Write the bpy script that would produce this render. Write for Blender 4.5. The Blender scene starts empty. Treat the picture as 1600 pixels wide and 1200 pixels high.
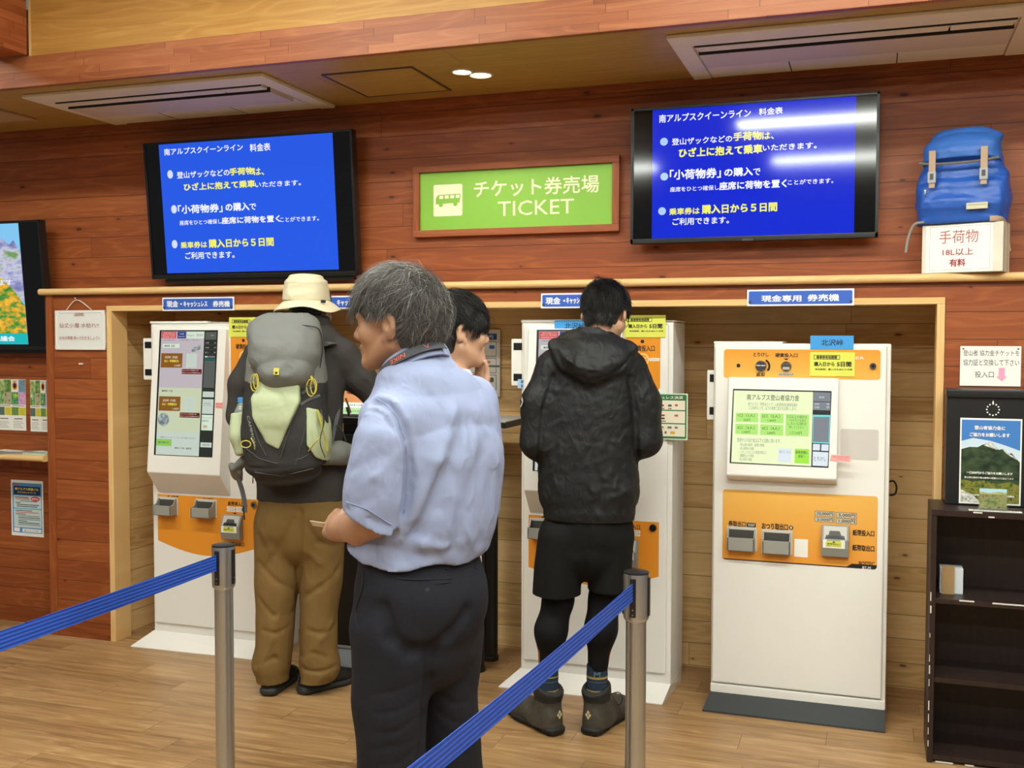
import bpy, bmesh, math, random
import numpy as np
from mathutils import Matrix, Vector, Euler

random.seed(7)
SC = bpy.context.scene
COL = SC.collection

# ------------------------------------------------------------------ camera
FPX = 1644.7
YAW, PITCH, ROLL = 0.33073988, 0.04180305, 0.00207187
EYE = 1.55
_f = np.array([-math.sin(YAW) * math.cos(PITCH), math.cos(YAW) * math.cos(PITCH), -math.sin(PITCH)])
_r = np.cross(_f, [0, 0, 1.0]); _r /= np.linalg.norm(_r)
_u = np.cross(_r, _f)
_r, _u = math.cos(ROLL) * _r + math.sin(ROLL) * _u, -math.sin(ROLL) * _r + math.cos(ROLL) * _u
cam_data = bpy.data.cameras.new('camera')
cam_data.sensor_width = 36.0
cam_data.lens = FPX / 1600.0 * 36.0
cam_data.clip_start = 0.05
cam = bpy.data.objects.new('camera', cam_data)
COL.objects.link(cam)
M = Matrix.Identity(4)
for i in range(3):
    M[i][0] = _r[i]; M[i][1] = _u[i]; M[i][2] = -_f[i]
M[0][3], M[1][3], M[2][3] = 0.0, 0.0, EYE
cam.matrix_world = M
SC.camera = cam

# ------------------------------------------------------------------ world, exposure
SC.view_settings.view_transform = 'Standard'
SC.view_settings.look = 'None'
SC.view_settings.gamma = 1.0
SC.view_settings.exposure = 0.0
SC.view_settings.use_curve_mapping = False
world = bpy.data.worlds.new('hall_light'); SC.world = world
world.use_nodes = True
world.node_tree.nodes['Background'].inputs['Color'].default_value = (0.96, 1.0, 0.97, 1)
world.node_tree.nodes['Background'].inputs['Strength'].default_value = 0.15
LAMP_STRENGTH = 69.0          # ceiling strip lamps
SPOT_POWER = 3.5              # recessed downlights


# ------------------------------------------------------------------ measuring helpers
def ray(px, py):
    return _f * FPX + _r * (px - 800) - _u * (py - 600)


def on_y(px, py, Y):
    d = ray(px, py); k = Y / d[1]
    return np.array([d[0] * k, Y, EYE + d[2] * k])


def on_z(px, py, Z):
    d = ray(px, py); k = (Z - EYE) / d[2]
    return np.array([d[0] * k, d[1] * k, Z])


def on_plane(px, py, p0, n):
    d = ray(px, py); c = np.array([0, 0, EYE])
    k = np.dot(np.array(p0) - c, n) / np.dot(d, n)
    return c + d * k


# ------------------------------------------------------------------ object helpers
def link(o, parent=None):
    COL.objects.link(o)
    if parent is not None:
        o.parent = parent
    return o


def tag(o, label=None, cat=None, group=None, kind=None):
    if label: o['label'] = label
    if cat: o['category'] = cat
    if group: o['group'] = group
    if kind: o['kind'] = kind
    return o


def thing(name, label, cat, loc=(0, 0, 0), rz=0.0, group=None):
    o = bpy.data.objects.new(name, None)
    o.empty_display_size = 0.05
    o.location = loc; o.rotation_euler = (0, 0, rz)
    link(o)
    return tag(o, label, cat, group)


def dup(root, loc, rz=None, label=None):
    r = root.copy(); COL.objects.link(r); r.location = loc
    if rz is not None: r.rotation_euler = (0, 0, rz)
    if label: r['label'] = label
    for ch in root.children:
        c = ch.copy(); COL.objects.link(c); c.parent = r
        for g in ch.children:
            d = g.copy(); COL.objects.link(d); d.parent = c
    return r


# ------------------------------------------------------------------ materials
def lin(c):
    if isinstance(c, str):
        c = [int(c[i:i + 2], 16) for i in (1, 3, 5)]
    o = []
    for v in c[:3]:
        v = v / 255.0
        o.append(v / 12.92 if v <= 0.04045 else ((v + 0.055) / 1.055) ** 2.4)
    return (o[0], o[1], o[2], 1.0)


MATS = {}


def mat(name, col, rough=0.6, metal=0.0, emit=0.0, spec=0.5, bump=None, trans=0.0, var=None, fold=None):
    """bump = (scale, strength, stretch xyz); var = (scale, amount) mottles the base colour"""
    if name in MATS: return MATS[name]
    m = bpy.data.materials.new(name); m.use_nodes = True
    nt = m.node_tree; b = nt.nodes['Principled BSDF']
    c = lin(col)
    b.inputs['Base Color'].default_value = c
    b.inputs['Roughness'].default_value = rough
    b.inputs['Metallic'].default_value = metal
    b.inputs['Specular IOR Level'].default_value = spec
    if trans: b.inputs['Transmission Weight'].default_value = trans
    if emit:
        b.inputs['Emission Color'].default_value = c
        b.inputs['Emission Strength'].default_value = emit
        b.inputs['Base Color'].default_value = (c[0] * .05, c[1] * .05, c[2] * .05, 1)
    if bump or var or fold:
        tc = nt.nodes.new('ShaderNodeTexCoord')
    if bump:
        mp = nt.nodes.new('ShaderNodeMapping'); mp.inputs['Scale'].default_value = bump[2] if len(bump) > 2 else (1, 1, 1)
        nt.links.new(tc.outputs['Object'], mp.inputs['Vector'])
        n = nt.nodes.new('ShaderNodeTexNoise'); n.inputs['Scale'].default_value = bump[0]; n.inputs['Detail'].default_value = 4
        nt.links.new(mp.outputs[0], n.inputs['Vector'])
        bp = nt.nodes.new('ShaderNodeBump'); bp.inputs['Strength'].default_value = bump[1]; bp.inputs['Distance'].default_value = 0.01
        nt.links.new(n.outputs['Fac'], bp.inputs['Height']); nt.links.new(bp.outputs[0], b.inputs['Normal'])
    if fold:                      # crumpled cloth: ridged folds at two sizes under the weave
        prev = b.inputs['Normal'].links[0].from_node if b.inputs['Normal'].links else None
        for k, (fs, fst) in enumerate(((fold[0], fold[1]), (fold[0] * 2.7, fold[1] * .55))):
            mp = nt.nodes.new('ShaderNodeMapping'); mp.inputs['Scale'].default_value = fold[2] if len(fold) > 2 else (1, 1, 1)
            mp.inputs['Rotation'].default_value = (.3 * k, .5 + .4 * k, .2)
            nt.links.new(tc.outputs['Object'], mp.inputs['Vector'])
            n = nt.nodes.new('ShaderNodeTexNoise'); n.noise_type = 'RIDGED_MULTIFRACTAL'; n.normalize = True
            n.inputs['Scale'].default_value = fs; n.inputs['Detail'].default_value = 1.5; n.inputs['Distortion'].default_value = .8
            nt.links.new(mp.outputs[0], n.inputs['Vector'])
            bp = nt.nodes.new('ShaderNodeBump'); bp.inputs['Strength'].default_value = fst; bp.inputs['Distance'].default_value = .02 / (k + 1)
            nt.links.new(n.outputs['Fac'], bp.inputs['Height'])
            if prev: nt.links.new(prev.outputs[0], bp.inputs['Normal'])
            prev = bp
        nt.links.new(prev.outputs[0], b.inputs['Normal'])
    if var:
        n = nt.nodes.new('ShaderNodeTexNoise'); n.inputs['Scale'].default_value = var[0]; n.inputs['Detail'].default_value = 5
        nt.links.new(tc.outputs['Object'], n.inputs['Vector'])
        r = nt.nodes.new('ShaderNodeValToRGB')
        a = var[1]
        r.color_ramp.elements[0].position = .3; r.color_ramp.elements[1].position = .7
        r.color_ramp.elements[0].color = tuple(x * (1 - a) for x in c[:3]) + (1,)
        r.color_ramp.elements[1].color = tuple(min(1, x * (1 + a)) for x in c[:3]) + (1,)
        nt.links.new(n.outputs['Fac'], r.inputs[0]); nt.links.new(r.outputs[0], b.inputs['Base Color'])
    MATS[name] = m
    return m


def wood(name, dark, mid, light, u='X', v='Z', bh=0.105, bl=2.4, rough=0.45, gap=0.035, knots=0.5, rowvar=0.5,
         grain=38.0, gmix=0.5, off=0.0, knotcol=(60, 32, 16)):
    """boards laid along u, stacked along v, each with its own tone, grain and a few knots"""
    if name in MATS: return MATS[name]
    m = bpy.data.materials.new(name); m.use_nodes = True
    nt = m.node_tree; N = nt.nodes; L = nt.links
    b = N['Principled BSDF']; b.inputs['Roughness'].default_value = rough
    b.inputs['Specular IOR Level'].default_value = 0.35
    tc = N.new('ShaderNodeTexCoord'); sx = N.new('ShaderNodeSeparateXYZ'); L.new(tc.outputs['Object'], sx.inputs[0])

    def mth(op, a, bb=None, cc=None, clamp=False):
        n = N.new('ShaderNodeMath'); n.operation = op; n.use_clamp = clamp
        for i, x in enumerate((a, bb, cc)):
            if x is None: continue
            if isinstance(x, (int, float)): n.inputs[i].default_value = x
            else: L.new(x, n.inputs[i])
        return n.outputs[0]

    def comb(x, y, z=0.0):
        n = N.new('ShaderNodeCombineXYZ')
        for i, q in enumerate((x, y, z)):
            if isinstance(q, (int, float)): n.inputs[i].default_value = q
            else: L.new(q, n.inputs[i])
        return n.outputs[0]

    U = sx.outputs[u]; V = mth('ADD', sx.outputs[v], 50.0 + off)
    vb = mth('DIVIDE', V, bh); row = mth('FLOOR', vb); fv = mth('FRACT', vb)
    wn = N.new('ShaderNodeTexWhiteNoise'); wn.noise_dimensions = '1D'; L.new(row, wn.inputs['W'])
    ru = mth('MULTIPLY', wn.outputs['Value'], 7.31)
    ub = mth('ADD', mth('DIVIDE', U, bl), ru); colm = mth('FLOOR', ub); fu = mth('FRACT', ub)
    wc = N.new('ShaderNodeTexWhiteNoise'); wc.noise_dimensions = '2D'; L.new(comb(row, colm), wc.inputs['Vector'])
    rnd = wc.outputs['Value']
    # grain
    gv = comb(mth('ADD', mth('MULTIPLY', U, 1.6), mth('MULTIPLY', rnd, 37.0)), mth('MULTIPLY', V, grain), mth('MULTIPLY', rnd, 11.0))
    g = N.new('ShaderNodeTexNoise'); g.inputs['Scale'].default_value = 1.0; g.inputs['Detail'].default_value = 5; g.inputs['Roughness'].default_value = 0.62
    L.new(gv, g.inputs['Vector'])
    # broad cathedral figure
    gv2 = comb(mth('ADD', mth('MULTIPLY', U, 1.1), mth('MULTIPLY', rnd, 91.0)), mth('MULTIPLY', V, 9.0), mth('MULTIPLY', rnd, 5.0))
    g2 = N.new('ShaderNodeTexNoise'); g2.inputs['Scale'].default_value = 1.0; g2.inputs['Detail'].default_value = 2
    L.new(gv2, g2.inputs['Vector'])
    rings = mth('SINE', mth('MULTIPLY', g2.outputs['Fac'], 60.0))
    ringf = mth('MULTIPLY', mth('POWER', mth('MULTIPLY_ADD', rings, 0.5, 0.5), 4.0), 0.22)
    fac = mth('ADD', mth('MULTIPLY', mth('SUBTRACT', g.outputs['Fac'], 0.5), gmix * 1.7), mth('ADD', mth('MULTIPLY', rnd, rowvar), 0.5 - rowvar * 0.5))
    fac = mth('ADD', fac, ringf, clamp=True)
    rp = N.new('ShaderNodeValToRGB'); e = rp.color_ramp.elements
    e[0].color = lin(dark); e[0].position = 0.12; e[1].color = lin(light); e[1].position = 0.92
    q = rp.color_ramp.elements.new(0.5); q.color = lin(mid)
    L.new(fac, rp.inputs[0])
    colr = rp.outputs[0]

    def mix(c0, colour, f):
        n = N.new('ShaderNodeMix'); n.data_type = 'RGBA'
        L.new(c0, n.inputs['A']); n.inputs['B'].default_value = lin(colour); L.new(f, n.inputs['Factor'])
        return n.outputs['Result']

    if knots > 0:
        kv = comb(mth('MULTIPLY', U, 3.2), mth('MULTIPLY', V, 7.5))
        vo = N.new('ShaderNodeTexVoronoi'); vo.voronoi_dimensions = '2D'; vo.inputs['Scale'].default_value = 1.0
        L.new(kv, vo.inputs['Vector'])
        cs = N.new('ShaderNodeSeparateColor'); L.new(vo.outputs['Color'], cs.inputs[0])
        on = mth('LESS_THAN', cs.outputs[0], knots)
        rad = mth('MULTIPLY_ADD', cs.outputs[1], 0.055, 0.02)
        k1 = mth('SUBTRACT', 1.0, mth('DIVIDE', vo.outputs['Distance'], rad), clamp=True)
        k1 = mth('MULTIPLY', mth('MULTIPLY', k1, 2.2, clamp=True), on)
        k2 = mth('SUBTRACT', 1.0, mth('DIVIDE', vo.outputs['Distance'], mth('MULTIPLY', rad, 2.6)), clamp=True)
        k2 = mth('MULTIPLY', mth('MULTIPLY', k2, 0.7), on)
        colr = mix(colr, tuple(int(x) for x in dark), k2)
        colr = mix(colr, knotcol, mth('MULTIPLY', k1, 0.8))
    # joints between boards
    if gap > 0:
        jv = mth('LESS_THAN', fv, gap); ju = mth('LESS_THAN', fu, 0.0025 / bl * 1.0)
        j = mth('MAXIMUM', jv, ju)
        n = N.new('ShaderNodeMix'); n.data_type = 'RGBA'
        L.new(colr, n.inputs['A']); n.inputs['B'].default_value = tuple(x * 0.45 for x in lin(dark)[:3]) + (1,)
        L.new(mth('MULTIPLY', j, 0.75), n.inputs['Factor']); colr = n.outputs['Result']
        bp = N.new('ShaderNodeBump'); bp.inputs['Strength'].default_value = 0.35; bp.inputs['Distance'].default_value = 0.004
        L.new(mth('SUBTRACT', mth('MULTIPLY', g.outputs['Fac'], 0.25), j), bp.inputs['Height'])
        L.new(bp.outputs[0], b.inputs['Normal'])
    L.new(colr, b.inputs['Base Color'])
    MATS[name] = m
    return m


# ------------------------------------------------------------------ mesh builder
_TXT = {}


def text_geo(s, bold=0.0):
    key = (s, bold)
    if key in _TXT: return _TXT[key]
    c = bpy.data.curves.new('txt', 'FONT'); c.body = s; c.resolution_u = 2; c.offset = bold
    o = bpy.data.objects.new('txt', c); COL.objects.link(o)
    dg = bpy.context.evaluated_depsgraph_get(); dg.update()
    ev = o.evaluated_get(dg); me = ev.to_mesh()
    vs = np.array([v.co[:2] for v in me.vertices]).reshape(-1, 2)
    fs = [tuple(p.vertices) for p in me.polygons]
    ev.to_mesh_clear(); bpy.data.objects.remove(o); bpy.data.curves.remove(c)
    lo = vs.min(0); hi = vs.max(0)
    vs = (vs - lo) / (hi - lo)
    _TXT[key] = (vs, fs, (hi - lo)[0] / (hi - lo)[1])
    return _TXT[key]


class MB:
    """collects geometry of ONE part; T places local (u right, v up, n towards the viewer) shapes"""

    def __init__(self, T=None):
        self.v = []; self.f = []; self.mi = []; self.sm = []; self.mats = []; self.T = T

    def m(self, mt):
        if mt not in self.mats: self.mats.append(mt)
        return self.mats.index(mt)

    def add(self, vs, fs, mt, smooth=False, T=None):
        T = T if T is not None else self.T
        if T is not None:
            vs = [T @ Vector(p) for p in vs]
        n = len(self.v); k = self.m(mt)
        self.v.extend([tuple(p) for p in vs])
        for q in fs:
            self.f.append(tuple(i + n for i in q)); self.mi.append(k); self.sm.append(smooth)
        return self

    def box(self, x0, x1, y0, y1, z0, z1, mt, bev=0.0, seg=2, T=None):
        bm = bmesh.new()
        vs = [bm.verts.new((x, y, z)) for x in (x0, x1) for y in (y0, y1) for z in (z0, z1)]
        for q in ((0, 1, 3, 2), (4, 6, 7, 5), (0, 4, 5, 1), (2, 3, 7, 6), (0, 2, 6, 4), (1, 5, 7, 3)):
            bm.faces.new([vs[i] for i in q])
        if bev > 0:
            bmesh.ops.bevel(bm, geom=list(bm.edges), offset=bev, segments=seg, affect='EDGES', profile=0.5)
        return self.bm(bm, mt, bev > 0, T)

    def bm(self, bm, mt, smooth=False, T=None):
        bmesh.ops.recalc_face_normals(bm, faces=list(bm.faces))
        bm.verts.index_update()
        vs = [v.co.copy() for v in bm.verts]; fs = [[v.index for v in f.verts] for f in bm.faces]
        bm.free()
        return self.add(vs, fs, mt, smooth, T)

    def prism(self, poly, d0, d1, mt, axis='Y', bev=0.0, smooth=False, T=None):
        """poly = list of 2D points; extruded along the axis from d0 to d1"""
        def p3(a, b, d):
            return {'Y': (a, d, b), 'X': (d, a, b), 'Z': (a, b, d)}[axis]
        bm = bmesh.new()
        A = [bm.verts.new(p3(a, b, d0)) for a, b in poly]; B = [bm.verts.new(p3(a, b, d1)) for a, b in poly]
        n = len(poly)
        bm.faces.new(A); bm.faces.new(B[::-1])
        for i in range(n):
            bm.faces.new([A[i], B[i], B[(i + 1) % n], A[(i + 1) % n]])
        if bev > 0:
            bmesh.ops.recalc_face_normals(bm, faces=list(bm.faces))
            bmesh.ops.bevel(bm, geom=list(bm.edges), offset=bev, segments=2, affect='EDGES', profile=0.5)
        return self.bm(bm, mt, smooth or bev > 0, T)

    def cyl(self, p0, p1, r0, r1, mt, n=24, cap=True, smooth=True):
        p0 = Vector(p0); p1 = Vector(p1); ax = (p1 - p0).normalized()
        s = ax.orthogonal().normalized(); t = ax.cross(s)
        vs = []; fs = []
        for p, r in ((p0, r0), (p1, r1)):
            for i in range(n):
                a = 2 * math.pi * i / n
                vs.append(p + (s * math.cos(a) + t * math.sin(a)) * r)
        for i in range(n):
            j = (i + 1) % n
            fs.append((i, j, n + j, n + i))
        self.add(vs, fs, mt, smooth)
        if cap:
            self.add(vs[:n], [tuple(range(n))[::-1]], mt); self.add(vs[n:], [tuple(range(n))], mt)
        return self

    def lathe(self, c, prof, mt, n=32, smooth=True):
        """prof = [(r, z)...] about a vertical axis through c"""
        vs = []; fs = []
        for r, z in prof:
            for i in range(n):
                a = 2 * math.pi * i / n
                vs.append((c[0] + r * math.cos(a), c[1] + r * math.sin(a), c[2] + z))
        for k in range(len(prof) - 1):
            for i in range(n):
                j = (i + 1) % n
                fs.append((k * n + i, k * n + j, (k + 1) * n + j, (k + 1) * n + i))
        return self.add(vs, fs, mt, smooth)

    def tube(self, pts, r, mt, n=8, ry=None, up=(0, 0, 1), soft=True):
        """tube along points; r scalar or list; ry flattens it (ribbon) along the second axis"""
        P = [Vector(p) for p in pts]; k = len(P)
        R = list(r) if isinstance(r, (list, tuple)) else [r] * k
        if 3 <= k <= 8 and soft:                      # round the corners of a short path
            Q = []; R2 = []
            for i in range(k - 1):
                a, b, c, d = P[max(i - 1, 0)], P[i], P[i + 1], P[min(i + 2, k - 1)]
                for j in range(5):
                    q = j / 5
                    Q.append(.5 * (2 * b + (c - a) * q + (2 * a - 5 * b + 4 * c - d) * q * q + (3 * b - a - 3 * c + d) * q ** 3)); R2.append(R[i] + (R[i + 1] - R[i]) * q)
            Q.append(P[-1]); R2.append(R[-1]); P, R, k = Q, R2, len(Q)
        vs = []; fs = []; upv = Vector(up)
        for i in range(k):
            d = (P[min(i + 1, k - 1)] - P[max(i - 1, 0)])
            d = d.normalized() if d.length > 1e-9 else Vector((0, 0, 1))
            s = d.cross(upv)
            s = s.normalized() if s.length > 1e-4 else d.orthogonal().normalized()
            t = s.cross(d)
            q = (ry if ry is not None else R[i])
            for j in range(n):
                a = 2 * math.pi * j / n
                vs.append(P[i] + s * math.cos(a) * R[i] + t * math.sin(a) * (q if ry is None else ry))
        for i in range(k - 1):
            for j in range(n):
                jj = (j + 1) % n
                fs.append((i * n + j, i * n + jj, (i + 1) * n + jj, (i + 1) * n + j))
        fs.append(tuple(range(n))[::-1]); fs.append(tuple(range((k - 1) * n, k * n)))
        return self.add(vs, fs, mt, True)

    # ---- flat print in (u, v), raised n
    def quad(self, u0, v0, u1, v1, mt, n=0.0004):
        return self.add([(u0, v0, n), (u1, v0, n), (u1, v1, n), (u0, v1, n)], [(0, 1, 2, 3)], mt)

    def poly(self, pts, mt, n=0.0004):
        return self.add([(a, b, n) for a, b in pts], [tuple(range(len(pts)))], mt)

    def rrect(self, u0, v0, u1, v1, r, mt, n=0.0004, seg=5):
        return self.poly(rr(u0, v0, u1, v1, r, seg), mt, n)

    def disc(self, u, v, r, mt, n=0.0004, seg=24, ry=None):
        ry = ry or r
        return self.poly([(u + r * math.cos(2 * math.pi * i / seg), v + ry * math.sin(2 * math.pi * i / seg)) for i in range(seg)], mt, n)

    def text(self, s, u0, v0, u1, v1, mt, n=0.0008, bold=0.0):
        vs, fs, _ = text_geo(s)
        w, h = u1 - u0, v1 - v0
        k = bold * abs(h)
        offs = [(0, 0)] if bold < 0.008 else [(-k, -k), (k, -k), (-k, k), (k, k)]
        for i, (du, dv) in enumerate(offs):
            self.add([(u0 + w * a + du, v0 + h * b + dv, n + i * 0.00003) for a, b in vs], fs, mt)
        return self

    def texth(self, s, u0, v0, h, mt, n=0.0008, bold=0.0, k=1.0):
        vs, fs, asp = text_geo(s)
        return self.text(s, u0, v0, u0 + h * asp * k, v0 + h, mt, n, bold)

    def build(self, name, parent=None, origin=None):
        me = bpy.data.meshes.new(name)
        vs = self.v
        if origin is not None:
            vs = [(p[0] - origin[0], p[1] - origin[1], p[2] - origin[2]) for p in vs]
        me.from_pydata(vs, [], self.f)
        for mt in self.mats: me.materials.append(mt)
        me.polygons.foreach_set('material_index', self.mi)
        me.polygons.foreach_set('use_smooth', self.sm)
        me.update()
        o = bpy.data.objects.new(name, me)
        if origin is not None and parent is None: o.location = origin
        link(o, parent)
        if any(self.sm):
            md = o.modifiers.new('wn', 'WEIGHTED_NORMAL'); md.keep_sharp = True
            me.set_sharp_from_angle(angle=math.radians(40))
        return o


def rr(u0, v0, u1, v1, r, seg=5):
    pts = []
    for cx, cy, a0 in ((u1 - r, v1 - r, 0), (u0 + r, v1 - r, 90), (u0 + r, v0 + r, 180), (u1 - r, v0 + r, 270)):
        for i in range(seg + 1):
            a = math.radians(a0 + 90 * i / seg)
            pts.append((cx + r * math.cos(a), cy + r * math.sin(a)))
    return pts


def frame_T(p0, uax=(1, 0, 0), vax=(0, 0, 1)):
    u = Vector(uax).normalized(); v = Vector(vax).normalized(); n = u.cross(v)
    T = Matrix.Identity(4)
    for i in range(3):
        T[i][0] = u[i]; T[i][1] = v[i]; T[i][2] = n[i]; T[i][3] = p0[i]
    return T


class Sheet(MB):
    """a flat printed face in the world; pixel corners of the photograph turn into (u, v) on its plane"""

    def __init__(self, p0, uax=(1, 0, 0), vax=(0, 0, 1)):
        super().__init__(frame_T(p0, uax, vax))
        self.p0 = np.array(p0, float); self.ua = np.array(self.T.col[0][:3]); self.va = np.array(self.T.col[1][:3])
        self.na = np.array(self.T.col[2][:3])

    def uv(self, px, py):
        q = on_plane(px, py, self.p0, self.na) - self.p0
        return float(q @ self.ua), float(q @ self.va)

    def q(self, x0, y0, x1, y1, mt, n=0.0004, r=0.0):
        """pixel box: (x0, y0) bottom left, (x1, y1) top right"""
        a = self.uv(x0, y0); b = self.uv(x1, y1)
        if r: return self.rrect(a[0], a[1], b[0], b[1], r, mt, n)
        return self.quad(a[0], a[1], b[0], b[1], mt, n)

    def t(self, s, x0, y0, x1, y1, mt, n=0.0009, bold=0.0):
        a = self.uv(x0, y0); b = self.uv(x1, y1)
        return self.text(s, a[0], a[1], b[0], b[1], mt, n, bold)

    def pp(self, pts, mt, n=0.0004):
        return self.poly([self.uv(*p) for p in pts], mt, n)
# ------------------------------------------------------------------ material palette
RED_D, RED_M, RED_L = (114, 54, 25), (144, 75, 36), (168, 95, 48)
W_RED = wood('red_stained_boards', RED_D, RED_M, RED_L, 'X', 'Z', bh=0.105, bl=3.4, knots=0.34, rowvar=0.3)
W_RED_V = wood('red_stained_post', RED_D, RED_M, RED_L, 'Z', 'X', bh=3.0, bl=9.0, gap=0, knots=0.0, rowvar=0.1)
W_BEAM = wood('laminated_beam', (124, 64, 32), (154, 88, 49), (172, 106, 63), 'X', 'Z', bh=0.032, bl=0.46, gap=0.02, knots=0, rowvar=0.42, grain=60, gmix=0.35, off=0.012)
W_BEAMY = wood('laminated_cross_beam', (140, 68, 34), (172, 94, 52), (192, 114, 68), 'Y', 'Z', bh=0.035, bl=0.5, gap=0.02, knots=0, rowvar=0.6, grain=60, gmix=0.35)
W_PINE = wood('pine_boards', (190, 148, 94), (222, 184, 126), (234, 200, 146), 'X', 'Z', bh=0.108, bl=1.9, knots=0.5, rowvar=0.45, knotcol=(110, 66, 32))
W_PINEY = wood('pine_boards_side', (190, 148, 94), (222, 184, 126), (234, 200, 146), 'Y', 'Z', bh=0.108, bl=1.9, knots=0.42, rowvar=0.45, knotcol=(110, 66, 32))
W_TRIM = wood('pale_pine_trim', (206, 160, 98), (226, 184, 122), (236, 200, 142), 'X', 'Z', bh=3, bl=9, gap=0, knots=0, rowvar=0.1, grain=70)
W_TRIMV = wood('pale_pine_post', (206, 160, 98), (226, 184, 122), (236, 200, 142), 'Z', 'X', bh=3, bl=9, gap=0, knots=0, rowvar=0.1, grain=70)
W_CEIL = wood('veneer_ceiling', (158, 124, 62), (180, 144, 80), (192, 158, 92), 'X', 'Y', bh=0.45, bl=3.6, gap=0.003, knots=0, rowvar=0.12, grain=46, gmix=0.4)
W_PANEL = wood('yellow_veneer_panel', (160, 108, 44), (188, 138, 66), (204, 156, 82), 'X', 'Z', bh=0.9, bl=5, gap=0, knots=0, rowvar=0.1, grain=52, gmix=0.5)
W_FLOOR = wood('oak_plank_floor', (124, 92, 58), (160, 123, 82), (184, 148, 103), 'X', 'Y', bh=0.15, bl=0.92, gap=0.008, knots=0, rowvar=0.3, grain=30, gmix=0.85, rough=0.36)
W_SHELF = wood('dark_brown_laminate', (34, 23, 20), (44, 31, 27), (52, 38, 32), 'Z', 'X', bh=3, bl=9, gap=0, knots=0, rowvar=0.1, grain=60, rough=0.4)

WHITE = mat('machine_white', '#f0ede6', 0.32)
WHITE_S = mat('skirt_white', '#f0ece4', 0.28)
IVORY = mat('air_unit_ivory', '#ece2cc', 0.5)
IVORY_D = mat('air_unit_flap', '#d8c8b4', 0.5)
BLACK = mat('black_plastic', '#141414', 0.35)
GAPB = mat('dark_gap', '#241c16', 0.7)
TVB = mat('tv_bezel', '#1b1a1a', 0.3)
GLASSB = mat('tv_glass_black', '#050507', 0.08, spec=0.6)
ORANGE = mat('machine_orange', '#e8952c', 0.35)
GREYP = mat('tray_grey', '#9c9a92', 0.4)
GREYD = mat('tray_dark', '#4a4844', 0.5)
GREYM = mat('slot_grey', '#8b8a84', 0.4)
STEEL = mat('brushed_steel', '#c2cad2', 0.36, metal=1.0, bump=(60, 0.02, (1, 1, 0.02)))
CHROME = mat('lock_chrome', '#a8aaac', 0.2, metal=1.0)
PAPER = mat('white_paper', '#f3f0e8', 0.7)
INK = mat('black_ink', '#191512', 0.6)
INKR = mat('red_ink', '#b8403c', 0.6)
INKG = mat('grey_ink', '#77726a', 0.6)
YEL = mat('yellow_notice_paper', '#dde05a', 0.6)
BLUEL = mat('blue_label_card', '#3f9be0', 0.5)
SIGNB = mat('blue_sign_plate', '#3560c0', 0.4)
SIGNW = mat('white_plate', '#eef0f2', 0.45)
PINK = mat('pink_sticker', '#f2a8a4', 0.6)
DARKSK = mat('dark_grey_skirt', '#3c4042', 0.35)


def em(name, col, s=1.0, rough=0.16):
    if name in MATS: return MATS[name]
    m = mat(name, col, rough=rough, emit=s, spec=0.6)
    return m


E_BLUE1 = em('screen_blue', '#2257e2'); E_BLUE2 = em('screen_deep_blue', '#1029cf', rough=0.07)
E_WHITE = em('screen_white', '#f2f4ff'); E_YEL = em('screen_yellow', '#f4f25a'); E_DOT = em('screen_dot', '#d3dcfa')


def nmat(name, cols, scale, stretch=(1, 1, 1), emit=0.0, rough=0.6, detail=5, pos=None):
    """a printed or displayed picture area mottled between several colours"""
    if name in MATS: return MATS[name]
    m = bpy.data.materials.new(name); m.use_nodes = True; nt = m.node_tree; b = nt.nodes['Principled BSDF']
    tc = nt.nodes.new('ShaderNodeTexCoord'); mp = nt.nodes.new('ShaderNodeMapping'); mp.inputs['Scale'].default_value = stretch
    nt.links.new(tc.outputs['Object'], mp.inputs['Vector'])
    n = nt.nodes.new('ShaderNodeTexNoise'); n.inputs['Scale'].default_value = scale; n.inputs['Detail'].default_value = detail
    nt.links.new(mp.outputs[0], n.inputs['Vector'])
    r = nt.nodes.new('ShaderNodeValToRGB'); el = r.color_ramp.elements
    k = len(cols)
    ps = pos or [0.32 + 0.36 * i / (k - 1) for i in range(k)]
    el[0].color = lin(cols[0]); el[0].position = ps[0]; el[1].color = lin(cols[-1]); el[1].position = ps[-1]
    for i in range(1, k - 1):
        q = el.new(ps[i]); q.color = lin(cols[i])
    nt.links.new(n.outputs['Fac'], r.inputs[0])
    if emit:
        nt.links.new(r.outputs[0], b.inputs['Emission Color']); b.inputs['Emission Strength'].default_value = emit
        b.inputs['Base Color'].default_value = (0.02, 0.02, 0.02, 1); b.inputs['Roughness'].default_value = 0.2
    else:
        nt.links.new(r.outputs[0], b.inputs['Base Color']); b.inputs['Roughness'].default_value = rough
    MATS[name] = m
    return m


# ------------------------------------------------------------------ the setting
YW, YF, YN = 4.53, 4.39, 4.96           # main wall, front of the lower panelling, back of the niche
ZC = 2.66                               # lowered ceiling
NX0, NX1, NZ = -3.648, 0.229, 1.692     # niche opening
XL, XR = -6.5, 2.6


def struct(mb, name):
    o = mb.build(name); o['kind'] = 'structure'
    return o


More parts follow.
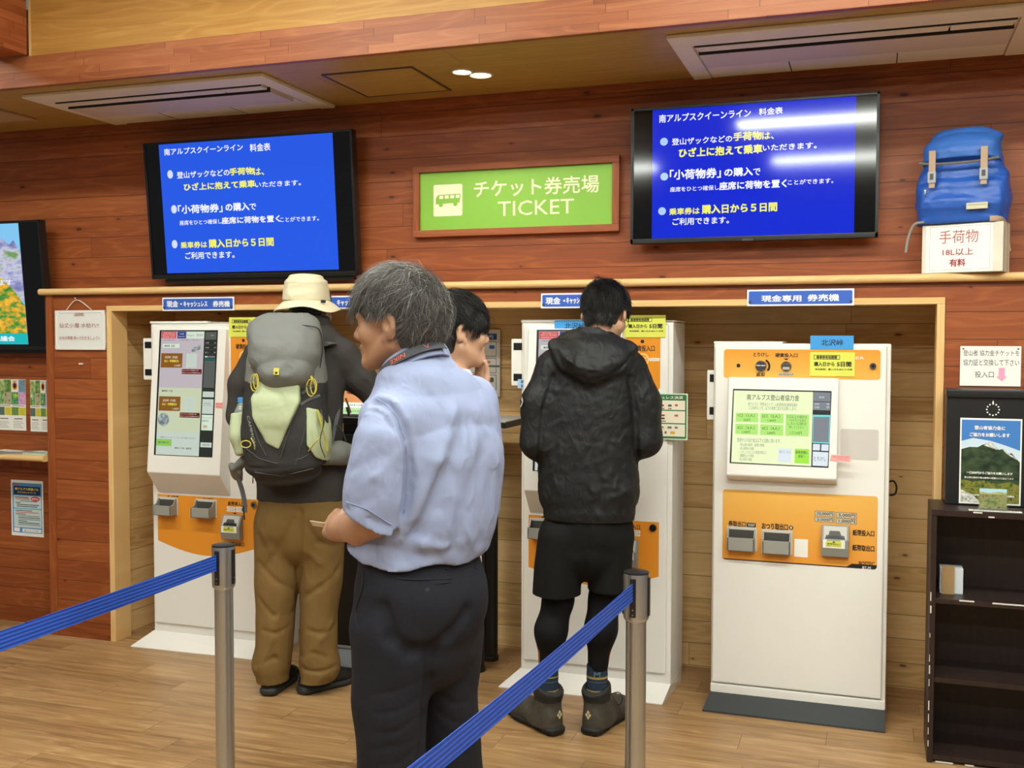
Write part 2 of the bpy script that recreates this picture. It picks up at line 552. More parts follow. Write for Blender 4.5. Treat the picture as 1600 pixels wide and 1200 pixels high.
m = MB(); m.box(XL, XR, -4.0, 5.1, -0.05, 0.0, W_FLOOR); struct(m, 'floor')
m = MB()
m.box(XL, NX0 - 0.05, YW, YW + 0.06, 0, 3.3, W_RED)
m.box(NX1 + 0.05, XR, YW, YW + 0.06, 0, 3.3, W_RED)
m.box(NX0 - 0.05, NX1 + 0.05, YW, YW + 0.06, NZ + 0.04, 3.3, W_RED)
struct(m, 'wall_back')
m = MB()
m.box(-4.018, NX0 - 0.03, YF, YW, 0, 1.777, W_RED)
m.box(NX1 + 0.03, XR, YF, YW, 0, 1.777, W_RED)
m.box(NX0 - 0.03, NX1 + 0.03, YF, YW, NZ + 0.026, 1.777, W_RED)
struct(m, 'wall_panelled')
m = MB()
m.box(NX0 - 0.06, NX1 + 0.06, YN, YN + 0.04, 0, 1.75, W_PINE)
struct(m, 'wall_niche')
m = MB(); m.box(-3.73, -3.69, YF + 0.1, YN, 0, 1.72, W_PINEY); struct(m, 'wall_niche_left')
m = MB(); m.box(0.262, 0.30, YF + 0.1, YN, 0, 1.72, W_PINEY); struct(m, 'wall_niche_right')
m = MB(); m.box(-3.69, 0.262, YF + 0.02, YN, 1.70, 1.73, W_PINE); struct(m, 'ceiling_niche')
m = MB()
m.box(-3.679, NX0, YF - 0.006, YF + 0.115, 0, 1.692, W_TRIMV, 0.002)
m.box(NX1, 0.258, YF - 0.006, YF + 0.115, 0, 1.692, W_TRIMV, 0.002)
m.box(-3.679, 0.258, YF - 0.006, YF + 0.115, 1.692, 1.718, W_TRIM, 0.002)
struct(m, 'trim_1')
m = MB()
prof = [(4.53, 1.776), (4.53, 1.809)] + [(4.372 + 0.0165 * math.cos(a), 1.7925 + 0.0165 * math.sin(a)) for a in [math.radians(90 + 20 * i) for i in range(10)]]
m.prism(prof, -4.085, XR, W_TRIM, 'X', smooth=False)
struct(m, 'trim_2')
m = MB(); m.box(-4.062, -4.016, YF - 0.008, YW, 0, 1.776, W_RED_V, 0.003); struct(m, 'trim_3')
m = MB(); m.box(XL, XR, YW - 0.02, YW, ZC - 0.034, ZC, W_RED, 0.003); struct(m, 'trim_4')
m = MB()
m.box(XL, XR, 3.762, YW, ZC, ZC + 0.03, W_CEIL); struct(m, 'ceiling')
m = MB(); m.box(XL, XR, 3.73, 3.76, ZC - 0.003, 2.79, W_BEAM, 0.002); struct(m, 'beam_front')
m = MB(); m.box(-3.531, XR, 3.745, 3.76, 2.79, 3.25, W_PANEL)
m.box(-3.531, -3.524, 3.738, 3.745, 2.79, 3.25, W_TRIMV); struct(m, 'wall_upper')
m = MB(); m.box(-3.72, -3.532, -3.0, 3.728, 2.795, 3.12, W_BEAMY, 0.002); struct(m, 'beam_cross')
m = MB(); m.box(XL, XR, -4.0, 3.73, 3.25, 3.29, W_CEIL); struct(m, 'ceiling_upper')

# strip lamps of the hall, hung under the upper ceiling behind the camera
E_LAMP = em('lamp_diffuser', '#eef3ea', LAMP_STRENGTH)
LAMPW = mat('lamp_housing', '#e8e6e0', 0.4)


def strip_lamp(x0, y, label, g='ceiling strip lamps'):
    t = thing('strip_lamp', label, 'lamp', (x0, y, 3.1), 0, g)
    a = MB(); a.box(0, 1.26, -0.09, 0.09, 0.012, 0.05, LAMPW, 0.004)
    for xx in (0.2, 1.06): a.cyl((xx, 0, 0.05), (xx, 0, 0.15), 0.006, 0.006, LAMPW, 8)
    a.build('housing', t)
    b = MB(); b.box(0.01, 1.25, -0.075, 0.075, 0.0, 0.012, E_LAMP); b.build('diffuser', t)
    return t


L0 = strip_lamp(-0.96, 1.05, 'white ceiling strip lamp hung from the high ceiling above the queue')
for x, y in ((-0.96, 2.7), (0.65, 2.7), (-2.75, 2.7), (-4.6, 2.7), (0.65, 1.05), (-3.4, 1.05), (-0.86, -0.6), (0.85, -0.6), (-3.14, -0.6)):
    dup(L0, (x, y, 3.1), None, 'white ceiling strip lamp hung from the high ceiling above the queue')


# ------------------------------------------------------------------ recessed downlights
E_DL = em('downlight_lens', '#fff3e0', 9.0)
RING = mat('downlight_ring', '#eadfca', 0.4)


def downlight(x, y, r, label):
    t = thing('downlight', label, 'light', (x, y, ZC), 0, 'recessed downlights')
    a = MB(); a.lathe((0, 0, 0), [(r * 0.8, -0.001), (r * 0.86, -0.006), (r, -0.004), (r, 0.0)], RING); a.build('ring', t)
    b = MB(); b.lathe((0, 0, 0), [(0.001, -0.002), (r * 0.8, -0.002)], E_DL); b.build('lens', t)
    ld = bpy.data.lights.new('downlight_beam', 'SPOT'); ld.energy = SPOT_POWER; ld.color = (1.0, 0.87, 0.7)
    ld.spot_size = math.radians(115); ld.spot_blend = 0.7; ld.shadow_soft_size = r * 0.8
    lo = bpy.data.objects.new('downlight_beam', ld); lo.location = (0, 0, -0.02); link(lo, t)
    return t


p1 = on_z(722, 112.5, ZC - 0.003); p2 = on_z(751, 117.5, ZC - 0.003)
downlight(p1[0], p1[1], 0.045, 'small round downlight beside the bright one in the ceiling')
downlight(p2[0], p2[1], 0.052, 'bright round downlight glowing in the low ceiling above the green sign')
d3 = downlight(1.25, 4.15, 0.05, 'round downlight in the low ceiling beyond the right air unit')
d4 = downlight(-4.75, 4.15, 0.05, 'round downlight in the low ceiling left of the left air unit')

# ------------------------------------------------------------------ ceiling air units, hatch, vent


def air_unit(x0, label):
    t = thing('air_conditioner', label, 'air conditioner', (x0, 3.848, ZC), 0, 'ceiling air conditioners')
    W, D = 1.262, 0.63
    a = MB()
    # shallow moulded panel: raised rim with a sunken middle
    a.box(0, W, 0, 0.12, -0.018, 0, IVORY, 0.006)
    a.box(0, 0.075, 0.121, D, -0.0178, 0, IVORY, 0.005)
    a.box(W - 0.075, W, 0.121, D, -0.0178, 0, IVORY, 0.005)
    a.box(0.076, W - 0.076, D - 0.02, D, -0.014, 0, IVORY, 0.004)
    a.box(0.076, W - 0.076, 0.121, D - 0.021, -0.008, 0, IVORY)
    a.build('panel', t)
    b = MB()
    b.box(0.088, W - 0.088, 0.2055, 0.40, -0.031, -0.0085, IVORY_D, 0.002)
    b.box(0.088, W - 0.088, 0.1985, 0.2050, -0.0302, -0.0085, GAPB)
    b.build('air_deflector', t)
    c = MB()
    c.box(0.080, W - 0.080, 0.404, D - 0.022, -0.018, -0.0085, IVORY, 0.003)
    for u in (0.4, 0.8):
        c.box(u - 0.002, u + 0.002, 0.4035, D - 0.0215, -0.0188, -0.012, GAPB)
    c.build('intake_grille', t)
    d = MB()
    d.box(0.092, W - 0.30, 0.128, 0.186, -0.024, -0.010, IVORY, 0.003)
    d.box(0.082, W - 0.085, 0.1215, 0.1262, -0.0215, -0.0085, GAPB)
    d.build('outlet_flap', t)
    e = MB()
    e.box(W - 0.294, W - 0.092, 0.128, 0.186, -0.024, -0.010, IVORY, 0.003)
    e.build('receiver_cover', t)
    return t


air_unit(-3.684, 'ivory cassette air conditioner in the low ceiling above the left blue screen')
air_unit(-0.732, 'ivory cassette air conditioner in the low ceiling above the right blue screen')

t = thing('access_hatch', 'square wooden access hatch in the ceiling beside the downlights', 'hatch', (-2.207, 3.957, ZC))
a = MB(); a.box(0.012, 0.405, 0.012, 0.412, -0.004, 0, W_CEIL); a.build('lid', t)
ALU = mat('hatch_frame', '#6e6558', 0.4, metal=0.6)
a = MB()
for q in ((0, 0.417, 0, 0.009), (0, 0.417, 0.415, 0.424), (0, 0.009, 0.009, 0.415), (0.408, 0.417, 0.009, 0.415)):
    a.box(q[0], q[1], q[2], q[3], -0.005, 0, ALU)
a.build('frame', t)

t = thing('ceiling_vent', 'square slatted ceiling vent at the left edge, left of the left air unit', 'vent', (-4.25, 4.04, ZC))
VENT = mat('vent_tan', '#b89468', 0.5)
a = MB()
for q in ((0, 0.25, 0, 0.018), (0, 0.25, 0.232, 0.25), (0, 0.018, 0.018, 0.232), (0.232, 0.25, 0.018, 0.232)):
    a.box(q[0], q[1], q[2], q[3], -0.012, 0, VENT, 0.003)
a.build('frame', t)
a = MB()
for i in range(12):
    y = 0.024 + i * 0.0175
    a.prism([(y, -0.004), (y + 0.012, -0.010), (y + 0.013, -0.008), (y + 0.001, -0.002)], 0.018, 0.232, VENT, 'X')
a.box(0.018, 0.232, 0.018, 0.232, -0.001, 0, GAPB)
a.build('slats', t)


# ------------------------------------------------------------------ wall screens
def tv(name_label, BL, TL, W, H, group, lit):
    """BL = world point of the lower left corner, TL the upper left one; returns root and a Sheet on the glass"""
    up = np.array(TL) - np.array(BL); up = up / np.linalg.norm(up)
    T = frame_T(BL, (1, 0, 0), up)
    t = thing('wall_screen', name_label, 'television', BL, 0, group)
    a = MB(T)
    def bx(u0, u1, v0, v1, n0, n1, mt, bev=0.0):
        bm = MB(T); a.box(u0, u1, v0, v1, n0, n1, mt, bev, T=T)
    bx(0, W, 0, H, -0.045, -0.002, TVB, 0.004)
    bz = 0.012
    bx(0, W, H - bz, H, -0.004, 0.004, TVB, 0.0015); bx(0, W, 0, bz + 0.008, -0.004, 0.004, TVB, 0.0015)
    bx(0, bz, 0, H, -0.004, 0.004, TVB, 0.0015); bx(W - bz, W, 0, H, -0.004, 0.004, TVB, 0.0015)
    a.build('bezel', t, BL)
    s = Sheet(BL, (1, 0, 0), up)
    s.quad(bz, bz, W - bz, H - bz, GLASSB, -0.001)
    b = MB(T)
    b.box(W * 0.3, W * 0.7, H * 0.25, H * 0.75, -0.075, -0.045, BLACK, T=T)
    return t, s, b, T


def fare_screen(s, D, blue):
    """D maps the left screen's pixels onto this screen's pixels"""
    def q(x0, y0, x1, y1, mt): s.q(*D(x0, y0), *D(x1, y1), mt, 0.0)
    def tt(txt, x0, y0, x1, y1, mt, b=0.02): s.t(txt, *D(x0, y0), *D(x1, y1), mt, 0.0008, b)
    return q, tt


BL = on_y(240, 438, 4.452); TL = on_y(222, 222.5, 4.392); BR = on_y(559, 428.5, 4.452); TR = on_y(550, 203, 4.392)
W1 = float((BR - BL)[0] + (TR - TL)[0]) / 2; BL[0] = (BL[0] + TL[0]) / 2; TL[0] = BL[0]
BL[2] = (BL[2] + BR[2]) / 2; TL[2] = (TL[2] + TR[2]) / 2
H1 = float(np.linalg.norm(TL - BL))
t, s, b, T = tv('left blue fare screen, tilted forward above the hiker with the sun hat', BL, TL, W1, H1, 'blue fare screens', True)
b.box(W1 * 0.06, W1 * 0.97, -0.022, 0.004, -0.05, -0.012, BLACK, 0.002, T=T)
b.build('wall_mount', t, BL)
l0 = s.uv(247, 224)[0] * .5 + s.uv(262, 426)[0] * .5; l1 = s.uv(519, 208)[0] * .5 + s.uv(530, 423)[0] * .5
s.quad(l0, s.uv(262, 427)[1], l1, s.uv(400, 215.5)[1], E_BLUE1, 0.0)
for txt, x0, y0, x1, y1, mt, bo in (
        ('南アルプスクイーンライン', 257, 243, 379, 224.5, E_WHITE, .018), ('料金表', 391, 237, 422, 223, E_WHITE, .018),
        ('登山ザックなどの', 277, 279, 358, 264, E_WHITE, .018), ('手荷物', 359, 274, 396, 261, E_YEL, .035), ('は、', 397, 274, 412, 262, E_YEL, .02),
        ('ひざ上に抱えて乗車', 288, 298, 398, 281, E_YEL, .035), ('いただきます。', 399, 293, 470, 281, E_WHITE, .018),
        ('「小荷物券」', 279, 334, 347, 318, E_WHITE, .03), ('の購入', 353, 330, 389, 316, E_WHITE, .03), ('で', 390, 328, 400, 318, E_WHITE, .018),
        ('座席をひとつ確保し', 281, 352, 346, 342, E_WHITE, .012), ('座席に荷物を置く', 347, 350, 437, 336, E_WHITE, .03), ('ことができます。', 438, 347, 498, 337, E_WHITE, .012),
        ('乗車券は', 283, 388, 323, 377, E_YEL, .025), ('購入日から５日間', 327, 387, 427, 371, E_YEL, .035),
        ('ご利用できます。', 290, 405, 366, 392, E_WHITE, .018)):
    s.t(txt, x0, y0, x1, y1, mt, 0.0008, bo)
for x, y in ((266, 272.5), (272, 327), (273, 381.5)):
    u, v = s.uv(x, y); s.disc(u, v, 0.0165, E_DOT, 0.0008, ry=0.0205)
s.build('screen', t, BL)

# right screen, upright
Y2 = 4.43
BL = on_y(985, 383, Y2); BR = on_y(1371, 369, Y2); TL = on_y(986, 172, Y2); TR = on_y(1376, 141, Y2)
W2 = float((BR - BL)[0] + (TR - TL)[0]) / 2; BL[2] = (BL[2] + BR[2]) / 2; TL[2] = (TL[2] + TR[2]) / 2
TL[0] = BL[0]
t, s, b, T = tv('right blue fare screen with lamp reflections, left of the blue rucksack', BL, TL, W2, float(TL[2] - BL[2]), 'blue fare screens', True)
b.box(W2 * 0.35, W2 * 0.65, 0.2, 0.4, -0.098, -0.06, BLACK, T=T)
b.build('wall_mount', t, BL)
l0 = s.uv(1019, 275)[0]; l1 = s.uv(1336, 255)[0]
s.quad(l0, s.uv(1200, 370.5)[1], l1, s.uv(1200, 160)[1], E_BLUE2, 0.0)
for txt, x0, y0, x1, y1, mt, bo in (
        ('南アルプスクイーンライン', 1030, 192, 1173, 170, E_WHITE, .018), ('料金表', 1186, 180, 1223, 167, E_WHITE, .018),
        ('登山ザックなどの', 1050, 227, 1144, 211, E_WHITE, .018), ('手荷物', 1146, 220, 1190, 205, E_YEL, .035), ('は、', 1191, 218, 1209, 206, E_YEL, .02),
        ('ひざ上に抱えて乗車', 1061, 246, 1191, 225, E_YEL, .035), ('いただきます。', 1192, 236, 1276, 222, E_WHITE, .018),
        ('「小荷物券」', 1047, 281, 1126, 262, E_WHITE, .03), ('の購入', 1132, 276, 1176, 261, E_WHITE, .03), ('で', 1177, 274, 1188, 263, E_WHITE, .018),
        ('座席をひとつ確保し', 1047, 300, 1123, 289, E_WHITE, .012), ('座席に荷物を置く', 1124, 297, 1229, 280, E_WHITE, .03), ('ことができます。', 1231, 289, 1302, 278, E_WHITE, .012),
        ('乗車券は', 1046, 336, 1093, 324, E_YEL, .025), ('購入日から５日間', 1097, 334, 1214, 316, E_YEL, .035),
        ('ご利用できます。', 1051, 352, 1139, 338, E_WHITE, .018)):
    s.t(txt, x0, y0, x1, y1, mt, 0.0008, bo)
for x, y in ((1037.5, 221.5), (1038, 276), (1034.5, 330)):
    u, v = s.uv(x, y); s.disc(u, v, 0.0165, em('screen_dot_pale', '#a9c8fb'), 0.0008)
s.text('SAMSUNG', *s.uv(1160, 376.5), *s.uv(1177, 372.5), em('tv_logo', '#8c8c92', 0.6), 0.005, 0.02)
s.build('screen', t, BL)

# far left screen, cut by the frame
BL0 = on_y(72, 547, 4.452); TL0 = on_y(62, 343, 4.392)
W3 = 1.16; xr = (BL0[0] + TL0[0]) / 2 + 0.01
BL = np.array([xr - W3, 4.452, BL0[2]]); TL = np.array([xr - W3, 4.392, TL0[2]])
t, s, b, T = tv('mountain picture screen cut by the left edge, above the leaflet shelf', BL, TL, W3, float(np.linalg.norm(TL - BL)), 'wall screens', True)
b.box(W3 * 0.05, W3 * 0.99, -0.02, 0.004, -0.05, -0.012, BLACK, 0.002, T=T); b.build('wall_mount', t, BL)
H3 = float(np.linalg.norm(TL - BL))
ur = s.uv(36, 440)[0]; vb = s.uv(20, 538)[1]; vt = s.uv(20, 349)[1]; u0 = 0.16
vs = lambda y: s.uv(20, y)[1]
E_SKY = em('picture_sky', '#7fc3ee'); E_TEAL = em('picture_band', '#18b6b8')
E_MTN = nmat('picture_mountain', ('#4e5c96', '#8c8fc0', '#c9c8e0', '#6f9a58'), 9, (1, 1, 2), 1.0)
E_FLD = nmat('picture_field', ('#2f7a2a', '#5f9a30', '#e8a628', '#f2c23a'), 16, (1.3, 1, 2.6), 1.0)
s.quad(u0, vb, ur, vt, E_SKY, 0.0)
ux = lambda x: s.uv(x, 440)[0]
s.poly([(u0, vs(420)), (ur, vs(470)), (ur, vs(395)), (ux(26), vs(375)), (ux(20), vs(382)), (ux(8), vs(372)), (ux(0), vs(368)), (ux(-30), vs(352)), (ux(-70), vs(380)), (ux(-120), vs(366)), (u0, vs(400))], E_MTN, 0.0004)
s.poly([(u0, vb), (ur, vb), (ur, vs(478)), (ux(20), vs(452)), (ux(0), vs(432)), (ux(-60), vs(420)), (u0, vs(450))], E_FLD, 0.0008)
s.quad(u0, vb, ur, vs(521), E_TEAL, 0.0012)
s.t('協議会', -9, 533, 23, 525, E_WHITE, 0.0018, .02)
s.t('ています', -24, 446, 19, 437, E_WHITE, 0.0018, .02)
s.build('screen', t, BL)

# ------------------------------------------------------------------ green ticket sign
t = thing('ticket_sign', 'green TICKET sign with a bus symbol in a red wooden frame', 'sign', on_y(645, 370, 4.50))
o = on_y(645, 370, 4.50)
P = [on_y(*p, 4.50) for p in ((646, 370), (967, 362), (968, 240), (645, 262))]
x0, x1 = (P[0][0] + P[3][0]) / 2, (P[1][0] + P[2][0]) / 2; z0, z1 = (P[0][2] + P[1][2]) / 2, (P[2][2] + P[3][2]) / 2
fw = 0.031
a = MB()
W_SIGNH = wood('sign_frame_wood', (120, 58, 30), (150, 80, 44), (166, 92, 52), 'X', 'Z', bh=3, bl=9, gap=0, knots=0, rowvar=0.1, grain=60)
a.box(x0, x1, 4.495, 4.53, z0, z0 + fw, W_SIGNH, 0.002); a.box(x0, x1, 4.495, 4.53, z1 - fw, z1, W_SIGNH, 0.002)
a.box(x0, x0 + fw, 4.495, 4.53, z0 + fw, z1 - fw, W_RED_V, 0.002); a.box(x1 - fw, x1, 4.495, 4.53, z0 + fw, z1 - fw, W_RED_V, 0.002)
a.build('frame', t, o)
GRN = mat('sign_green', '#86bd3a', 0.45); CRM = mat('sign_cream', '#f4efc8', 0.5)
s = Sheet((x0, 4.512, z0)); s.quad(fw - 0.002, fw - 0.002, x1 - x0 - fw + .002, z1 - z0 - fw + .002, GRN, 0)
s.q(677.5, 338.5, 722.5, 287, CRM, 0.0005, 0.008)
# bus
s.pp([(681, 319.5), (718, 316.5), (720, 305), (719, 302.5), (684.5, 305), (681, 311)], GRN, 0.001)
for x in (686.5, 695, 703.5, 712): s.pp([(x, 311.2 - (x - 686) * .07), (x + 6.2, 310.8 - (x - 686) * .07), (x + 6.4, 305.8 - (x - 686) * .07), (x + .3, 306.2 - (x - 686) * .07)], CRM, 0.0015)
for x, y in ((689, 320), (711.5, 318.5)):
    u, v = s.uv(x, y); s.disc(u, v, 0.0105, GRN, 0.0012)
s.t('チケット券売場', 741, 309, 936, 273, CRM, 0.001, .012)
s.t('TICKET', 778, 338, 897, 310, CRM, 0.001, .006)
s.build('panel', t, o)

# ------------------------------------------------------------------ blue plates above the machines


def plate(x0, y0, x1, y1, txts, label):
    """x0,y0 = lower left, x1,y1 = upper right in the photograph"""
    A = on_y(x0, y0, 4.376); B = on_y(x1, y1, 4.376)
    w, h = B[0] - A[0], B[2] - A[2]
    t = thing('name_plate', label, 'sign', A, 0, 'blue plates above the machines')
    s = Sheet(A)
    s.box(0, w, 0, h, -0.006, 0, SIGNW, 0.002, T=s.T)
    s.rrect(0.007, 0.007, w - 0.007, h - 0.007, 0.006, SIGNB, 0.0006)
    for tx in txts: s.t(*tx[:5], SIGNW, 0.0012, tx[5] if len(tx) > 5 else .03)
    s.build('plate', t, A)
    for u in (0.012, w - 0.012):
        c = MB(s.T); c.disc(u, 0.016, 0.006, CHROME, 0.0018, 12); c.build('screw', t, A)
    return t


plate(253.5, 486, 365.5, 463.5, [('現金・', 261, 480, 284, 470), ('キャッシュレス', 287, 479.5, 324, 470.5), ('券売機', 333, 479.5, 359, 470)], 'blue name plate above the left ticket machine, fully visible')
plate(508, 483, 616, 461, [('キャッシュレス', 527, 477.5, 568, 468), ('券売機', 578, 477.5, 604, 467.5)], 'blue name plate between the sun hat and the grey haired man')
plate(845, 482, 956, 457, [('現金・', 853, 475.5, 883, 464.5), ('キャッシュレス', 885, 474.5, 922, 464.5), ('券売機', 928, 474, 952, 463)], 'blue name plate half hidden by the man in the black jacket')
plate(1167, 478.5, 1335, 450.5, [('現金専用', 1190, 471.5, 1252, 461), ('券売機', 1262, 470.5, 1311, 459.5)], 'blue name plate above the right cash only ticket machine')
# ------------------------------------------------------------------ ticket machines
E_LAV = em('screen_lavender', '#bdb4ba', 0.95); E_PALEG = em('screen_pale_green', '#c6cfae', 0.95); E_PALE2 = em('screen_pale_grey', '#c3cfc3', 0.95)
E_BRN = em('screen_brown', '#8a5a1e', .9); E_DRED = em('screen_dark_red', '#6c0f1c', .9); E_RED = em('screen_red', '#d2525c', .95)
E_NAVY = em('screen_navy', '#2f3f8c', .9); E_GRY = em('screen_grey', '#5f645f', .8); E_DGRY = em('screen_dark_grey', '#33372f', .7)
E_INK = em('screen_ink', '#3c4440', .7); E_MINT = em('screen_mint', '#d3e2d0', .95); E_LGRN = em('screen_green', '#8cc458', .95)
E_PIC = nmat('screen_photo', ('#54666c', '#8a9a9c', '#c4d0cc'), 60, emit=0.8)
E_TXT = em('screen_text_pale', '#e6dcc8', .9)


def yellow_notice(s, x0, y0, x1, y1):
    """x0,y0 lower left; fractions of the paper hold the printing"""
    a = s.uv(x0, y0); b = s.uv(x1, y1); w, h = b[0] - a[0], b[1] - a[1]
    f = lambda u, v: (a[0] + u * w, a[1] + v * h)
    s.box(a[0], b[0], a[1], b[1], 0.001, 0.003, YEL, T=s.T)
    def tx(t_, u0, v0, u1, v1, bo): s.text(t_, *f(u0, v0), *f(u1, v1), INK, 0.0036, bo)
    q0, q1 = f(.09, .70), f(.67, .88)
    for u0, v0, u1, v1 in ((q0[0], q0[1], q1[0], q0[1] + .002), (q0[0], q1[1] - .002, q1[0], q1[1]), (q0[0], q0[1], q0[0] + .002, q1[1]), (q1[0] - .002, q0[1], q1[0], q1[1])):
        s.quad(u0, v0, u1, v1, INK, 0.0034)
    tx('乗車券有効期間', .15, .73, .60, .85, .03)
    tx('購入日から', .10, .42, .55, .59, .03); tx('5日間', .61, .41, .92, .60, .04)
    tx('有効期間：購入日を含む５日間', .12, .25, .94, .32, .02)


def side_plate(t, x, y, z0, z1, origin, w=0.05):
    a = MB()
    a.box(x - w, x, y, y + 0.010, z0, z1, WHITE, 0.004)
    o = a.build('side_plate', t, origin)
    for zz in (z1 - 0.05, z0 + 0.022):
        d = MB(); d.box(x - w + 0.012, x + 0.001, y - 0.002, y + 0.004, zz, zz + 0.032, BLACK); d.build('fastener_strip', o, origin)
    return o


def tray(name, t, origin, x0, x1, yf, z0, z1, depth=0.055):
    """coin or ticket tray: open-topped scoop with a cut-down front"""
    a = MB(); w = 0.005
    zf = z0 + (z1 - z0) * 0.62
    a.box(x0, x1, yf - depth, yf - depth + w, z0, zf, GREYP, 0.002)
    for xa in (x0, x1 - w):
        a.prism([(yf, z0), (yf - depth, z0), (yf - depth, zf), (yf - depth * .55, zf + .004), (yf - depth * .25, z1), (yf, z1)], xa, xa + w, GREYP, 'X')
    a.box(x0, x1, yf - depth, yf, z0, z0 + w, GREYP, 0.002)
    a.box(x0 - 0.006, x1 + 0.006, yf - 0.003, yf, z0 - 0.004, z1 + 0.006, mat('tray_rim', '#d2cfc6', 0.4), 0.001)
    o = a.build(name, t, origin)
    b = MB(); b.box(x0 + w, x1 - w, yf - 0.006, yf - 0.003, z0 + w, z1 - 0.006, GREYD)
    b.build('inner_back', o, origin)
    return o


def bill_slot(t, origin, x0, x1, yf, z0, z1, dep=0.035):
    h = z1 - z0
    a = MB()
    a.prism([(yf, z0), (yf - dep * .8, z0), (yf - dep, z0 + h * .28), (yf - dep, z0 + h * .55), (yf - dep * .35, z1), (yf, z1)], x0, x1, GREYM, 'X', bev=0.002)
    o = a.build('bill_slot', t, origin)
    up = np.array([0, dep * .65, h * .45]); up /= np.linalg.norm(up)
    s = Sheet((x0, yf - dep, z0 + h * .55), (1, 0, 0), up); w = x1 - x0; L = math.hypot(dep * .65, h * .45)
    s.quad(w * .08, L * .04, w * .92, L * .93, mat('slot_face', '#c2c1b8', .4), 0.0006)
    s.poly([(w * .16, L * .12), (w * .84, L * .12), (w * .84, L * .3), (w * .72, L * .34), (w * .66, L * .62), (w * .30, L * .62), (w * .26, L * .34), (w * .16, L * .3)], GREYD, 0.0012)
    s.poly([(w * .14, L * .06), (w * .86, L * .06), (w * .86, L * .16), (w * .62, L * .30), (w * .38, L * .30), (w * .14, L * .16)], BLACK, 0.0016)
    s.build('feed_mouth', o, origin)
    s = Sheet((x0, yf - dep - 0.0006, z0))
    s.quad(w * .06, h * .29, w * .86, h * .56, PAPER, 0)
    s.poly([(w * .16, h * .33), (w * .74, h * .33), (w * .74, h * .46), (w * .70, h * .52), (w * .20, h * .52), (w * .16, h * .46)], YEL, 0.0005)
    s.poly([(w * .40, h * .465), (w * .52, h * .465), (w * .46, h * .525)], INK, 0.001)
    s.text('紙幣取出口', w * .22, h * .40, w * .68, h * .45, INK, 0.001, .02); s.text('お取りください', w * .2, h * .345, w * .7, h * .385, INK, 0.001)
    s.quad(w * .2, h * .535, w * .7, h * .55, INK, 0.001)
    s.build('slot_label', o, origin)
    return o


